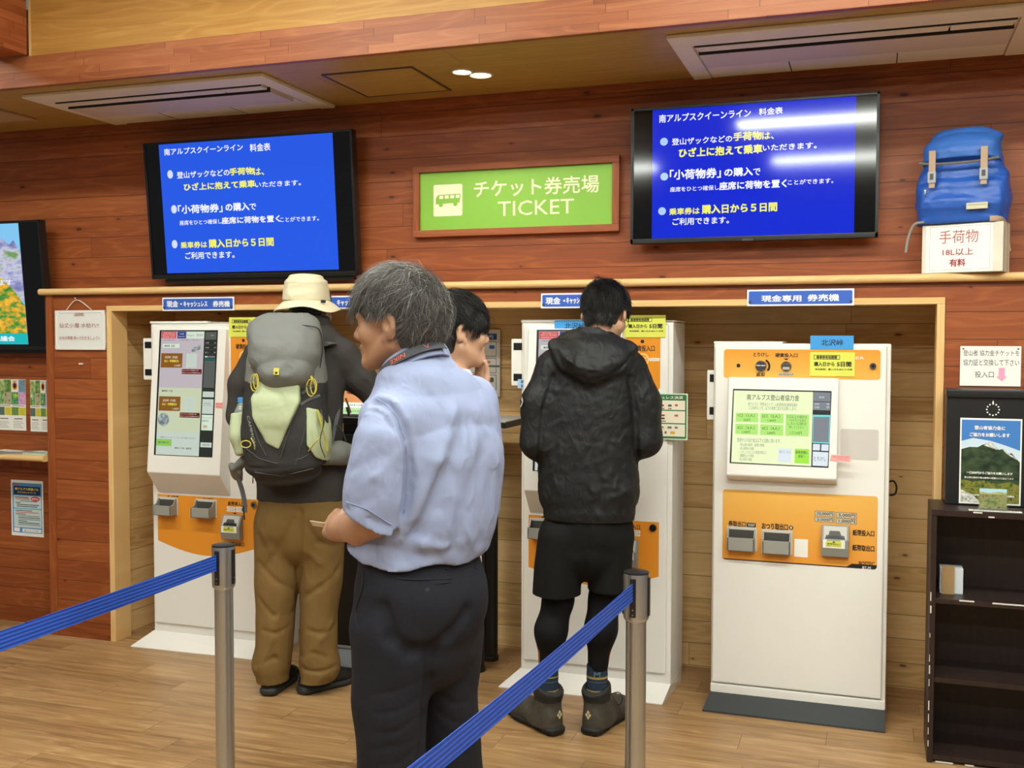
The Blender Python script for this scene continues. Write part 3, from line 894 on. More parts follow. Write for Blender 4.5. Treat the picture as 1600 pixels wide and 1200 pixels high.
def make_tall_machine(O, label):
    """slim white machine with a tall tilted touch screen; measured on the left one"""
    t = thing('ticket_machine', label, 'ticket machine', O, 0, 'tall touch screen ticket machines')
    x0, yf = O[0], O[1]
    W, H, D = 0.682, 1.64, 0.285
    a = MB()
    a.box(x0, x0 + W, yf, yf + D, 0.062, H - 0.012, WHITE, 0.008)
    a.box(x0 - 0.002, x0 + W * .5, yf - 0.004, yf + D * .9, H - 0.012, H, WHITE, 0.003)
    a.box(x0 + W * .5, x0 + W, yf + 0.02, yf + D, H - 0.012, H - 0.004, WHITE, 0.003)
    a.build('cabinet', t, O)
    a = MB()
    a.box(x0 + 0.012, x0 + W - 0.02, yf - 0.012, yf + 0.002, 0.112, H - 0.02, WHITE, 0.010)
    a.build('front_door', t, O)
    a = MB()
    f0, f1 = x0 - 0.075, x0 + W - 0.022
    yb = yf + D - 0.02
    # flared foot plate: from the cabinet foot down to a wider outline on the floor
    top = [(x0, yf - 0.004, 0.068), (x0 + W, yf - 0.004, 0.068), (x0 + W, yb, 0.068), (x0, yb, 0.068)]
    bot = [(f0, yf - 0.088, 0.004), (f1, yf - 0.075, 0.004), (x0 + W, yb, 0.004), (x0 - 0.02, yb, 0.004)]
    bt2 = [(p[0], p[1], 0.0) for p in bot]
    a.add(top + bot + bt2, [(0, 1, 2, 3), (0, 4, 5, 1), (1, 5, 6, 2), (2, 6, 7, 3), (3, 7, 4, 0), (4, 8, 9, 5), (5, 9, 10, 6), (6, 10, 11, 7), (7, 11, 8, 4), (8, 11, 10, 9)], WHITE_S)
    a.build('foot_plate', t, O)
    # tilted screen housing
    a = MB(); u0, u1 = x0 + 0.045, x0 + 0.468
    yd = yf - 0.012
    zb, zt, yb2, yt = 0.893, 1.600, yf - 0.10, yf - 0.034
    a.prism([(yd, zt), (yt, zt), (yb2, zb), (yb2 + .004, zb - 0.006), (yd, 0.778)], u0, u1, WHITE, 'X', bev=0.004)
    hs = a.build('screen_housing', t, O)
    up = np.array([0, yt - yb2, zt - zb]); up /= np.linalg.norm(up)
    s = Sheet((u0, yb2 - 0.0006, zb), (1, 0, 0), up)
    X0, X1 = 0.042, 0.377; V0 = 0.085; V1 = 0.705
    fx = lambda p: X0 + (X1 - X0) * p
    fz = lambda p: V1 - (V1 - V0) * p
    s.quad(X0 - .004, V0, X1, V1, BLACK, 0.0004)
    def q(x0_, y0_, x1_, y1_, mt, n=0.001): s.quad(fx(x0_), fz(y1_), fx(x1_), fz(y0_), mt, n)
    def tx(st, x0_, y0_, x1_, y1_, mt, bo=0.0): s.text(st, fx(x0_), fz(y1_), fx(x1_), fz(y0_), mt, 0.0022, bo)
    q(0.02, 0.01, .77, .46, E_LAV, .0008); q(.02, .46, .77, .81, E_PALEG, .0008); q(.02, .81, .77, .995, E_PALE2, .0008)
    q(.78, .01, .985, .995, E_DGRY, .0008)
    q(.025, .012, .285, .066, E_RED); q(.305, .012, .455, .066, E_NAVY); q(.47, .012, .77, .066, E_MINT)
    tx('一番初めの画面にもどる', .05, .018, .26, .028, E_TXT); tx('BACK TO TOP PAGE', .05, .033, .26, .044, E_TXT); tx('返回到首頁 처음으로', .05, .05, .26, .06, E_TXT)
    tx('日本語', .35, .024, .42, .036, E_TXT); tx('Japanese', .325, .045, .435, .056, E_TXT)
    tx('English', .485, .035, .60, .052, em('screen_text_green', '#5f8f5a', .9)); tx('한국어', .64, .03, .745, .052, E_INK)
    tx('※小荷物は別途購入が必要です。', .05, .075, .28, .084, E_INK); tx('※ご不明な点は係員へ', .33, .075, .52, .084, E_INK); tx('お尋ねください', .57, .075, .68, .084, E_INK)
    q(.05, .11, .35, .142, E_MINT); tx('●乗車券（往復）', .09, .118, .27, .135, E_INK, .01)
    s.poly([(fx(.56), fz(.16)), (fx(.60), fz(.135)), (fx(.66), fz(.13)), (fx(.72), fz(.11)), (fx(.72), fz(.155)), (fx(.67), fz(.158)), (fx(.63), fz(.17)), (fx(.57), fz(.172))], E_PIC, 0.0014)
    for y, tt_, pr in ((.185, '北沢峠（往復）', '2,740円'), (.485 + .045, '北沢峠（片道）', '1,370円')):
        q(.035, y, .41, y + .115, E_BRN)
        tx(tt_, .105, y + .022, .33, y + .042, E_TXT, .01); tx('大人・手荷物付き', .095, y + .052, .35, y + .072, E_YEL, .01); tx(pr, .28, y + .09, .385, y + .107, E_TXT, .01)
        q(.48, y, .66, y + .115, E_PALE2); tx('小人', .53, y + .02, .61, y + .032, E_LAV)
        q(.41, y + .125, .755, y + .165, E_DRED); tx('大人１名＋小荷物券１枚', .42, y + .131, .70, y + .141, E_TXT); tx('登山ザックなどの手荷物がある方', .42, y + .149, .74, y + .159, E_TXT)
    tx('●乗車券（片道）', .08, .478, .27, .494, E_INK, .01)
    s.disc(fx(.13), fz(.715), 0.033, E_PIC, .0014)
    tx('交通系ICカード・クレジットカードはご利用いただけます', .08, .85, .70, .862, E_INK)
    q(.02, .87, .29, .925, E_LGRN); tx('最初の画面に戻る', .06, .89, .25, .903, E_INK, .01)
    tx('乗車券（その他） 画面切替', .35, .93, .64, .945, E_INK, .01)
    q(.79, .015, .98, .075, E_GRY); tx('発売中', .88, .038, .94, .048, em('screen_text_olive', '#a8c07a', .9))
    for k, (l_, v_) in enumerate((('合計枚数', '0枚'), ('合計金額', '0円'), ('投入', '0'))):
        y = .095 + k * .038
        tx(l_, .80, y, .86, y + .011, E_LAV); tx(v_, .95, y, .98, y + .011, E_LAV); q(.79, y + .02, .98, y + .0215, E_GRY)
    tx('購入リスト', .80, .205, .97, .216, E_WHITE, .02); q(.79, .222, .98, .236, em('screen_teal', '#1f6a60', .8))
    q(.79, .24, .98, .455, E_GRY); q(.79, .485, .98, .53, E_PALE2); q(.79, .545, .98, .66, E_PALE2); tx('とりけし', .82, .57, .95, .60, E_GRY)
    q(.79, .668, .98, .79, E_MINT); tx('キャッシュレス', .80, .685, .97, .698, E_GRY); tx('決済する', .80, .708, .91, .724, E_GRY, .01)
    q(.82, .75, .89, .772, em('screen_gold', '#b9a866', .9)); q(.79, .885, .98, .923, E_PALE2); tx('画面切替', .83, .897, .95, .911, E_GRY)
    s.build('touch_screen', hs, O)
    p = Sheet((u0, yb2 - 0.001, zb), (1, 0, 0), up)
    p.quad(.382, .325, .424, .352, PINK, .0006); p.text('途中下車', .385, .340, .421, .349, INKR, .001); p.text('できません', .385, .328, .421, .336, INKR, .001)
    p.build('pink_sticker', hs, O)
    # coin panel
    s = Sheet((x0, yd - 0.0006, 0))
    a0, a1, b0, b1 = .478, .628, 1.335, 1.575
    s.rrect(a0, b0, a1, b1, 0.018, ORANGE, 0)
    s.disc(a0 + .072, 1.545, 0.008, INK, 0.0006)
    s.text('硬貨投入口', a0 + .03, 1.503, a0 + .125, 1.528, INK, .0006, .02)
    s.disc(a0 + .075, 1.468, 0.026, mat('pale_orange_ring', '#f6d58a', .4), .0006); s.disc(a0 + .075, 1.468, 0.021, ORANGE, .001)
    for k in range(2): s.quad(a0 + .058, 1.463 + k * .01, a0 + .092, 1.4665 + k * .01, mat('pale_orange_ring', '#f6d58a', .4), .0014)
    for k, st in enumerate(('500', '100', '50', '10')):
        s.disc(a0 + .109 + k * .0105, 1.468, 0.007, PAPER, .0006 + k * .0002); s.text(st, a0 + .105 + k * .0105, 1.466, a0 + .113 + k * .0105, 1.470, INK, .0016)
    s.build('coin_panel', t, O)
    # yellow paper over the top of the coin panel
    s = Sheet((x0, yd - 0.001, 0))
    s.uv = lambda u, v: (u, v)
    yellow_notice(s, .472, 1.562, .650, 1.657)
    s.build('yellow_notice', t, O)
    # lower orange panel with a bowed lower edge
    s = Sheet((x0, yd - 0.0006, 0))
    pts = [(.040, .770), (.040, .535)]
    n = 14
    for k in range(1, n):
        u = .040 + (.628 - .040) * k / n
        pts.append((u, .535 - .060 * math.sin(math.pi * k / n)))
    pts += [(.628, .535), (.628, .770)]
    s.poly(pts[::-1], ORANGE, 0)
    s.text('券・領収書', .10, .758, .165, .766, INK, .0006, .02); s.text('おつり返却口', .31, .758, .37, .766, INK, .0006, .02)
    s.text('紙幣挿入口', .455, .734, .545, .754, INK, .0006, .02)
    for k in range(2):
        for j in range(2):
            s.rrect(.447 + j * .052, .704 + k * .014, .495 + j * .052, .715 + k * .014, .003, PAPER, .0006)
            s.text(('2,000円', '1,000円', '10,000円', '5,000円')[k * 2 + j], .452 + j * .052, .7065 + k * .014, .490 + j * .052, .7125 + k * .014, INK, .001)
    s.poly([(.480, .699), (.506, .699), (.493, .691)], INK, .0006)
    s.text('紙幣返却口', .455, .535, .545, .555, INK, .0006, .02)
    s.build('payment_panel', t, O)
    tray('ticket_tray', t, O, x0 + .052, x0 + .158, yd - .001, .672, .752)
    tray('change_tray', t, O, x0 + .275, x0 + .385, yd - .001, .672, .752)
    bill_slot(t, O, x0 + .432, x0 + .540, yd - .001, .572, .690)
    k = MB(); k.cyl((x0 + .603, yd + .004, .745), (x0 + .603, yd - .010, .745), .017, .015, CHROME, 20)
    k.cyl((x0 + .603, yd - .010, .745), (x0 + .603, yd - .0105, .745), .008, .008, BLACK, 12)
    k.build('lock', t, O)
    side_plate(t, x0, yf + 0.004, 1.345, 1.555, O)
    return t


M1 = np.array([-3.447, 4.43, 0.0])
m1 = make_tall_machine(M1, 'tall white ticket machine at the left end of the niche beside the backpack hiker')
M2 = np.array([-1.487, 4.46, 0.0])
m2 = dup(m1, M2, None, 'white ticket machine in front of the man in the black jacket')
yd2 = M2[1] - 0.014
s = Sheet((M2[0], yd2, 0)); s.box(.158, .325, 1.577, 1.637, .0005, .002, BLUEL, T=s.T); s.text('北沢峠', .205, 1.598, .295, 1.625, INK, .0026, .01)
s.build('blue_label', m2, M2)
s = Sheet((M2[0], M2[1] - .004, 0)); s.box(-.015, .16, 1.335, 1.375, .0005, .002, mat('pale_blue_strip', '#9fc6f0', .5), T=s.T)
s.text('あいさつ・お声がけ', .0, 1.357, .12, 1.371, INK, .0026, .02); s.text('お願いします', .0, 1.339, .09, 1.352, INK, .0026, .02); s.build('blue_strip', m2, M2)
# laminated card with payment marks, sticking out past the right side
CREAM = mat('card_cream', '#efe6cf', .5); CGRN = mat('card_green', '#2f7a3c', .5)
s = Sheet((M2[0], M2[1] - .018, 0))
s.box(.50, .748, 1.128, 1.325, .0, .003, mat('card_edge', '#dfe6d8', .4), T=s.T)
s.rrect(.505, 1.133, .743, 1.320, .006, CGRN, .0036); s.text('キャッシュレス決済', .56, 1.301, .728, 1.314, PAPER, .0046, .02)
for v0, v1 in ((1.255, 1.295), (1.199, 1.250), (1.142, 1.194)):
    s.quad(.512, v0, .737, v1, CREAM, .0042)
for u, v, w_, h_, c in ((.640, 1.273, .014, .009, '#b0472c'), (.672, 1.273, .016, .009, '#4a5a80'), (.700, 1.275, .012, .008, '#c4583a'), (.640, 1.260, .018, .006, '#8a8478'), (.672, 1.260, .016, .006, '#b58a4a'),
                        (.640, 1.231, .022, .007, '#9a3a30'), (.700, 1.231, .016, .009, '#c46a5a'), (.640, 1.218, .022, .007, '#5a2a24'), (.640, 1.206, .030, .005, '#7a8a3a'),
                        (.640, 1.180, .014, .009, '#a89870'), (.672, 1.180, .018, .009, '#667088'), (.700, 1.180, .014, .009, '#7a7a84'), (.655, 1.158, .008, .012, '#5c5850'), (.685, 1.158, .020, .011, '#e0a818')):
    s.rrect(u - w_ / 2, v - h_ / 2, u + w_ / 2, v + h_ / 2, h_ * .3, mat('card_mark_' + c[1:], c, .6), .005)
s.build('payment_card', m2, M2)

# ---- the wide cash machine on the right
O3 = np.array([-0.634, 4.45, 0.0])
t = thing('ticket_machine', 'wide white ticket machine with an orange top band beside the bookcase', 'ticket machine', O3)
x0, x1, yf = -0.634, 0.067, 4.45
a = MB(); a.box(x0, x1, yf + 0.006, yf + 0.29, 0.058, 1.538, WHITE, 0.006)
a.box(x0 - 0.001, x0 + 0.28, yf + 0.004, yf + 0.25, 1.536, 1.546, WHITE, 0.003)
a.build('cabinet', t, O3)
a = MB(); a.box(x0 + 0.006, x1 - 0.016, yf - 0.012, yf + 0.008, 0.105, 1.532, WHITE, 0.009); a.build('front_door', t, O3)
a = MB(); a.box(x0, x1, yf - 0.008, yf + 0.012, 0.058, 0.1, WHITE, 0.006)
a.build('plinth', t, O3)
a = MB()
top = [(x0, yf - 0.004, 0.066), (x1, yf - 0.004, 0.066), (x1, yf + .27, 0.066), (x0, yf + .27, 0.066)]
bot = [(x0 - 0.020, yf - 0.085, 0.008), (x1 - 0.002, yf - 0.095, 0.008), (x1, yf + .27, 0.008), (x0 - .02, yf + .27, 0.008)]
b2 = [(p[0], p[1], 0) for p in bot]
a.add(top + bot + b2, [(0, 1, 2, 3), (0, 4, 5, 1), (1, 5, 6, 2), (2, 6, 7, 3), (3, 7, 4, 0), (4, 8, 9, 5), (5, 9, 10, 6), (6, 10, 11, 7), (7, 11, 8, 4), (8, 11, 10, 9)], DARKSK)
o = a.build('foot_plate', t, O3)
yd = yf - 0.0126
s = Sheet((x0, yd, 0))
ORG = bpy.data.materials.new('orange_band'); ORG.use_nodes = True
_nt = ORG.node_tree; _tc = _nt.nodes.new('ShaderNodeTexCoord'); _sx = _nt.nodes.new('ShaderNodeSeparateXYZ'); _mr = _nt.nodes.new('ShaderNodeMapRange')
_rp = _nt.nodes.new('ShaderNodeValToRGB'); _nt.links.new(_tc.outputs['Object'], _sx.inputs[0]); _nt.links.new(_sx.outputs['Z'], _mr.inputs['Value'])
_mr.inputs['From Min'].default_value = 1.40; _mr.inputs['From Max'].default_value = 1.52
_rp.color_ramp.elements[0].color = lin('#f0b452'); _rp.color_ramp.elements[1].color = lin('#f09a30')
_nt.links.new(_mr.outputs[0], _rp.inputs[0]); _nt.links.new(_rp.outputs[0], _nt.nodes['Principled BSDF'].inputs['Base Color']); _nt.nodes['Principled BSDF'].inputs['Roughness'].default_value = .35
a0 = s.uv(1131, 584); b0 = s.uv(1376, 546)
u0, u1, v0, v1 = s.uv(1131, 565)[0], s.uv(1376, 570)[0], (s.uv(1131, 590)[1] + s.uv(1376, 594)[1]) / 2, (s.uv(1131, 545.5)[1] + s.uv(1376, 547)[1]) / 2
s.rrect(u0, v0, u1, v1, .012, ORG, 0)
u, v = s.uv(1153.8, 571.2); s.disc(u, v, .008, INK, .0005)
s.t('とりけし', 1177.5, 557, 1201, 551, INK, .0006, .03); s.t('硬貨投入口', 1211.5, 558, 1246, 552, INK, .0006, .03)
s.t('返却', 1181.5, 588, 1195, 582, INK, .0006, .03)
s.pp([(1224, 560), (1233, 560.3), (1228.5, 563)], INK, .0006)
s.t('R', 1344, 561.5, 1350.5, 557.5, PAPER, .0006, .02); s.t('E', 1337, 561.4, 1342.5, 557.4, PAPER, .0006, .02)
for k, st in enumerate(('500', '100', '50', '10')):
    u, v = s.uv(1219.5 + k * 5.8, 585); s.disc(u, v, .0085, mat('coin_mark', '#b9b3a4', .4), .0006 + k * .0003); s.text(st, u - .006, v - .003, u + .006, v + .003, INK, .002)
s.build('coin_band', t, O3)
a = MB()
u, v = s.uv(1189, 572); c = (x0 + u, yd, v)
a.cyl(c, (c[0], yd - .010, c[2]), .024, .021, CHROME, 24); a.box(c[0] - .02, c[0] + .02, yd - .018, yd - .008, c[2] - .004, c[2] + .004, CHROME, .002)
a.build('return_lever', t, O3)
a = MB()
for k in range(9):
    aa = math.radians(60 - 105 * k / 8); a.disc if False else None
pts = [(c[0] + .034 * math.cos(math.radians(55 - 12 * k)), yd - .002, c[2] + .030 * math.sin(math.radians(55 - 12 * k))) for k in range(9)]
a.tube(pts, [.004] * 7 + [.005, .001], INK, 6, ry=.0008, up=(0, 1, 0)); a.build('turn_arrow', t, O3)
a = MB(); u, v = s.uv(1228.5, 572.5); c = (x0 + u, yd, v)
a.cyl(c, (c[0], yd - .008, c[2]), .022, .019, CHROME, 24); a.box(c[0] - .0165, c[0] + .0165, yd - .012, yd - .005, c[2], c[2] + .013, GREYD, .003)
for k in range(5): a.box(c[0] - .0125 + k * .0055, c[0] - .0095 + k * .0055, yd - .010, yd - .006, c[2] - .013, c[2] - .002, mat('coin_teeth', '#e6e2d8', .4))
a.build('coin_slot', t, O3)
a = MB(); u, v = s.uv(1364, 572); c = (x0 + u, yd, v); a.cyl((c[0], yd + .002, c[2]), (c[0], yd - .010, c[2]), .014, .012, CHROME, 20); a.cyl((c[0], yd - .010, c[2]), (c[0], yd - .0105, c[2]), .006, .006, BLACK, 12); a.build('lock', t, O3)
s2 = Sheet((x0, yd - .0005, 0)); yellow_notice(s2, 1265, 587.5, 1336, 550.5); s2.build('yellow_notice', t, O3)
s2 = Sheet((x0, yd - .0005, 0)); a0 = s2.uv(1266, 545.5); b0 = s2.uv(1334, 524.5); s2.box(a0[0], b0[0], a0[1], b0[1], .0, .002, BLUEL, T=s2.T)
s2.t('北沢峠', 1283.5, 540, 1317.5, 530.5, INK, .0026, .012); s2.build('blue_label', t, O3)
# tilted monitor housing
A = on_y(1134, 746, 4.385); B = on_y(1146, 598, 4.425)
px0 = x0 + s.uv(1143, 600)[0]; px1 = x0 + s.uv(1311, 602)[0]
zb_, zt_ = .998, 1.395
ybm, ytm = 4.372, 4.418
a = MB(); a.prism([(yd, zt_ + .004), (ytm, zt_), (ybm, zb_), (ybm + .01, zb_ - .012), (yd, zb_ - .030)], px0 - .010, px1 - .001, WHITE, 'X', bev=.005)
hs = a.build('screen_housing', t, O3)
up = np.array([0, ytm - ybm, zt_ - zb_]); up /= np.linalg.norm(up)
s = Sheet((px0, ybm - .0008, zb_), (1, 0, 0), up)
s.pp([(1140, 723.5), (1294.5, 731), (1299.5, 611), (1145.5, 607.5)], BLACK, .0004)
E_CRM = em('screen_cream', '#eef6c6'); E_MG = em('screen_lime', '#b2e878'); E_SG = em('screen_slate', '#83888f'); E_CY = em('screen_cyan', '#74e0dc'); E_BW = em('screen_bluewhite', '#dfe8f0'); E_MG2 = em('screen_lime2', '#a4e84e')
s.pp([(1142.5, 722), (1267.5, 728.5), (1270.5, 612.5), (1147, 610)], E_CRM, .001)
s.pp([(1270, 640.5), (1297, 641.5), (1298, 613.5), (1271, 612.5)], E_SG, .001)
s.pp([(1269.5, 692), (1295.5, 693.5), (1297.5, 648.5), (1270, 648)], E_CY, .001); s.pp([(1270.3, 690.3), (1294.5, 691.5), (1296, 651.5), (1271, 651.3)], E_SG, .0014)
s.pp([(1269.8, 703.5), (1281, 704), (1281.6, 694), (1270.4, 693.5)], E_BW, .0014); s.pp([(1283, 704.2), (1294.4, 704.8), (1295, 694.7), (1283.6, 694.2)], E_BW, .0014)
s.pp([(1269.5, 727.5), (1293.2, 728.8), (1294.4, 706.8), (1270, 705.4)], E_BW, .0014)
s.q(1271, 628, 1297.5, 627.6, E_DGRY, .0016)
for p in ([(1149.5, 659), (1184.5, 660), (1185, 645.5), (1150, 645)], [(1188, 660.5), (1224, 661.5), (1224.5, 646.5), (1188.5, 645.7)], [(1149, 678), (1184, 679.5), (1184.5, 663), (1149.5, 662)], [(1187.5, 679.7), (1223.5, 681), (1224, 664), (1188, 663)], [(1227, 681), (1263.5, 682), (1264.5, 648), (1228, 646.8)]):
    s.pp(p, E_MG, .0014)
s.pp([(1215.5, 721.5), (1236, 722.5), (1237, 701.5), (1216.5, 700.5)], E_BW, .0014); s.pp([(1241.5, 723.5), (1264, 725), (1264.5, 702), (1242, 701)], E_MG2, .0014)
G = em('screen_text_grey', '#7f9a78', .9); G2 = em('screen_text_darker', '#5d6c50', .9)
for st, xa, ya, xb, yb_, mt, bo in (('南アルプス登山者協力金', 1167, 625, 1249, 617.5, G2, .008), ('南アルプス（伊那谷エリア）山岳環境保全連絡協議会', 1169, 634, 1246, 630, G, 0), ('１口500円につき、以下の枚数ご協力をお願いします。', 1170, 640, 1245, 636, G, 0),
                                  ('1口（1人）', 1153, 651.2, 1179.5, 647, G2, .008), ('500円', 1162, 658, 1172, 654.5, G2, .008), ('2口（2人）', 1190.5, 652.5, 1218.5, 648, G2, .008), ('1,000円', 1199.5, 659, 1212, 655.5, G2, .008),
                                  ('3口（3人）', 1152, 670.5, 1179, 666, G2, .008), ('1,500円', 1159.5, 677, 1172, 673.3, G2, .008), ('4口（4人）', 1190.5, 671.5, 1218, 667, G2, .008), ('2,000円', 1198.5, 678.5, 1211, 674.8, G2, .008),
                                  ('５口以上の場合は', 1229.5, 653.5, 1261, 649.5, G2, 0), ('このボタンを協力', 1232, 658.5, 1259, 655, G2, 0), ('したい口数分', 1231, 664, 1260, 660, G2, 0), ('押してください', 1233, 669.5, 1256, 665.8, G2, 0), ('１口 500円', 1233.5, 678.5, 1253, 674.5, G2, 0),
                                  ('皆様からの協力金は以下の活動に使います。', 1152, 690.5, 1220, 686, G, 0), ('・登山道の維持、道標の整備', 1155, 697, 1194, 693.3, G, 0), ('・高山植物の保護', 1155, 702.5, 1178, 698.8, G, 0), ('・ニホンジカによる食害対策など', 1155, 708.5, 1198, 704.8, G, 0), ('・遭難防止の啓発', 1154, 714, 1178, 710, G, 0), ('・登山者数の把握', 1154, 719.5, 1175, 715.8, G, 0),
                                  ('協力しない', 1217.5, 708, 1236, 704, G, 0), ('乗車券購入', 1243, 709, 1263, 704.8, G2, .008), ('画面へ', 1247.5, 715, 1258, 711, G2, .008), ('協力金', 1280, 622, 1288, 619.5, E_BW, .01), ('合計枚数', 1272.5, 633, 1280, 630, E_BW, 0), ('0枚', 1291.5, 633, 1296, 630, E_BW, 0), ('合計金額', 1272.5, 638, 1280, 635, E_BW, 0), ('0円', 1291.5, 638.5, 1296, 635, E_BW, 0), ('とりけし', 1272, 720, 1291, 714, E_GRY, 0)):
    s.t(st, xa, ya, xb, yb_, mt, .0024, bo)
s.build('touch_screen', hs, O3)
s = Sheet((px0, ybm - .0012, zb_), (1, 0, 0), up)
s.pp([(1296.5, 719), (1328, 722.5), (1330, 713), (1299, 710)], PINK, .002); s.t('お釣りが出るまでお待ち', 1301, 715.3, 1327, 712.8, INKR, .0026); s.t('ください', 1309, 719.3, 1326, 716.6, INKR, .0026)
s.build('pink_sticker', hs, O3)
s = Sheet((x0, yd - .0003, 0))
u0_, v0_ = s.uv(1313, 717); u1_, v1_ = s.uv(1373, 671.5); s.rrect(u0_, v0_, u1_, v1_, .008, mat('grey_reader_plate', '#cfc9c2', .45), .0004)
s.build('reader_plate', t, O3)
# lower orange panel
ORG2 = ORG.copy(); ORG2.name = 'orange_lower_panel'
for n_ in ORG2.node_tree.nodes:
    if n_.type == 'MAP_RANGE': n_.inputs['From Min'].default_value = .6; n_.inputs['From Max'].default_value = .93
    if n_.type == 'VALTORGB': n_.color_ramp.elements[0].color = lin('#ee9a34'); n_.color_ramp.elements[1].color = lin('#f0b85a')  # paler top is a reflection painted into the orange
s = Sheet((x0, yd, 0))
cu0, cu1 = s.uv(1129, 820)[0], s.uv(1371, 830)[0]; cv0, cv1 = (s.uv(1128, 873)[1] + s.uv(1370, 891)[1]) / 2, (s.uv(1129, 764)[1] + s.uv(1371.5, 776)[1]) / 2
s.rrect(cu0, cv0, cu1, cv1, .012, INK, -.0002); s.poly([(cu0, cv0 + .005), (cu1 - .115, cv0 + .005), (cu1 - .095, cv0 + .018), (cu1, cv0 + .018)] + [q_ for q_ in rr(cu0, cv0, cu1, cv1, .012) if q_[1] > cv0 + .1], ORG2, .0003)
for st, xa, ya, xb, yb_, bo in (('券取出口', 1138.5, 822, 1165, 815, .03), ('おつり取出口', 1190.5, 826.5, 1231, 819, .03), ('紙幣投入口', 1332.5, 836.5, 1366, 829.5, .03), ('紙幣取出口', 1332, 860, 1366, 853, .03), ('BOSTEC', 1342, 883, 1366, 878.5, .03)):
    s.t(st, xa, ya, xb, yb_, INK, .0008, bo)
s.t('BT-M', 1347.5, 888.8, 1360.5, 885.6, PAPER, .0008, .02)
s.q(1166.5, 823.5, 1181, 817.5, INK, .0006); s.t('TICKET', 1168.5, 821.8, 1179.5, 819, PAPER, .001, .02)
u, v = s.uv(1236, 824.5); s.disc(u, v, .009, INK, .0006); s.text('¥', u - .004, v - .005, u + .004, v + .005, PAPER, .001, .03)
s.pp([(1154.5, 824.3), (1164.5, 824.8), (1159.5, 827)], INK, .0006); s.pp([(1209, 828), (1219.5, 828.6), (1214.5, 831)], INK, .0006)
s.q(1241, 869.5, 1262.5, 843, PAPER, .0006)
PLT = mat('value_plate', '#cbc4b6', .4)
for st, xa, ya, xb, yb_ in (('10,000円', 1273, 806, 1304.5, 799.5), ('5,000円', 1306.5, 808.7, 1339, 801.7), ('2,000円', 1272.5, 815, 1304.5, 809.3), ('1,000円', 1306.5, 818, 1338.5, 811.3)):
    a0 = s.uv(xa, ya); b0 = s.uv(xb, yb_); s.rrect(a0[0], a0[1], b0[0], b0[1], .003, GREYD, .0006); s.rrect(a0[0] + .0015, a0[1] + .0015, b0[0] - .0015, b0[1] - .0015, .003, PLT, .001)
    s.t(st, xa + 4, ya - 1.3, xb - 2.5, yb_ + 1.3, INK, .0014, .02)
s.build('payment_panel', t, O3)
bx0, bz0 = s.uv(1136, 861); bx1, bz1 = s.uv(1180.5, 832)
tray('ticket_tray', t, O3, x0 + bx0 + .004, x0 + bx1, yd - .001, bz0 + .010, bz1 + .015, .04)
bx0, bz0 = s.uv(1190.5, 866); bx1, bz1 = s.uv(1236, 837)
tray('change_tray', t, O3, x0 + bx0 + .004, x0 + bx1, yd - .001, bz0 + .010, bz1 + .015, .04)
bx0, bz0 = s.uv(1283.5, 867); bx1, bz1 = s.uv(1327, 821.5)
bill_slot(t, O3, x0 + bx0, x0 + bx1, yd - .001, bz0, bz1, .03)
side_plate(t, x0, yf + .02, 1.215, 1.425, O3, .03)
a = MB(); a.tube([(x1 - .002, yf + .2, .96), (x1 + .02, yf + .2, .965), (x1 + .032, yf + .2, .94), (x1 + .025, yf + .2, .91), (x1 - .002, yf + .2, .905)], .004, BLACK, 6, up=(0, 1, 0)); a.build('cable_loop', t, O3)

# ------------------------------------------------------------------ counter table with the dark terminal between the machines
TY = 4.50
tx0, tx1 = -2.42, -1.555
zt = 1.185
t = thing('counter_table', 'tall table with a pale top and black round legs in the middle of the niche', 'table', (-1.99, 4.60, 0))
o = np.array([-1.99, 4.60, 0])
GREYT = mat('pale_grey_top', '#c9c7c4', .4)
a = MB(); a.box(tx0, tx1, 4.44, 4.80, zt - .004, zt, GREYT, .001)
a.build('table_top', t, o)
a = MB(); a.box(tx0 - .004, tx1 + .004, 4.436, 4.804, zt - .032, zt - .004, BLACK, .004); a.build('edge_band', t, o)
BLG = mat('leg_black', '#161514', .4)
for lx, ly in ((-1.737, 4.56), (-1.737, 4.745), (-2.36, 4.745)):
    a = MB(); a.cyl((lx, ly, .02), (lx, ly, zt - .03), .036, .036, BLG, 20); a.lathe((lx, ly, 0), [(.001, 0), (.040, 0), (.040, .018), (.036, .022)], BLG, 20)
    a.build('leg', t, o)
# dark cabinet under the left half of the top
CABK = mat('cabinet_black', '#15130f', .45)
a = MB(); a.box(-2.455, -1.93, 4.47, 4.72, .075, 1.10, CABK, .006); a.build('cabinet', t, o)
a = MB(); a.box(-2.458, -1.927, 4.462, 4.722, .070, .082, GREYM, .002); a.build('trim_strip', t, o)
a = MB(); a.prism([(4.40, 0), (4.72, 0), (4.72, .07), (4.455, .07)], -2.47, -1.92, DARKSK, 'X', bev=.003); a.build('foot_plate', t, o)
a = MB(); a.box(-2.40, -1.98, 4.50, 4.70, 1.10, zt - .032, CABK); a.build('riser', t, o)
zt += .001
o = np.array([-2.24, 4.55, zt])
t = thing('tablet_terminal', 'black framed tablet with a green and white page, tilted on the tall table', 'tablet', o)
T0 = np.array([-2.405, 4.46, zt + .012]); up = np.array([0, .07, .16]); up /= np.linalg.norm(up)
a = MB(frame_T(T0, (1, 0, 0), up)); a.box(0, .30, -.012, .20, -.012, 0, BLACK, .003, T=a.T); a.build('frame', t, o)
s = Sheet(T0 + np.array([0, -.0006, 0]), (1, 0, 0), up); s.quad(.012, .0, .288, .19, em('tablet_white', '#f4f6ee'), 0); s.quad(.012, .0, .288, .032, em('tablet_green', '#b4e2a0'), .0006)
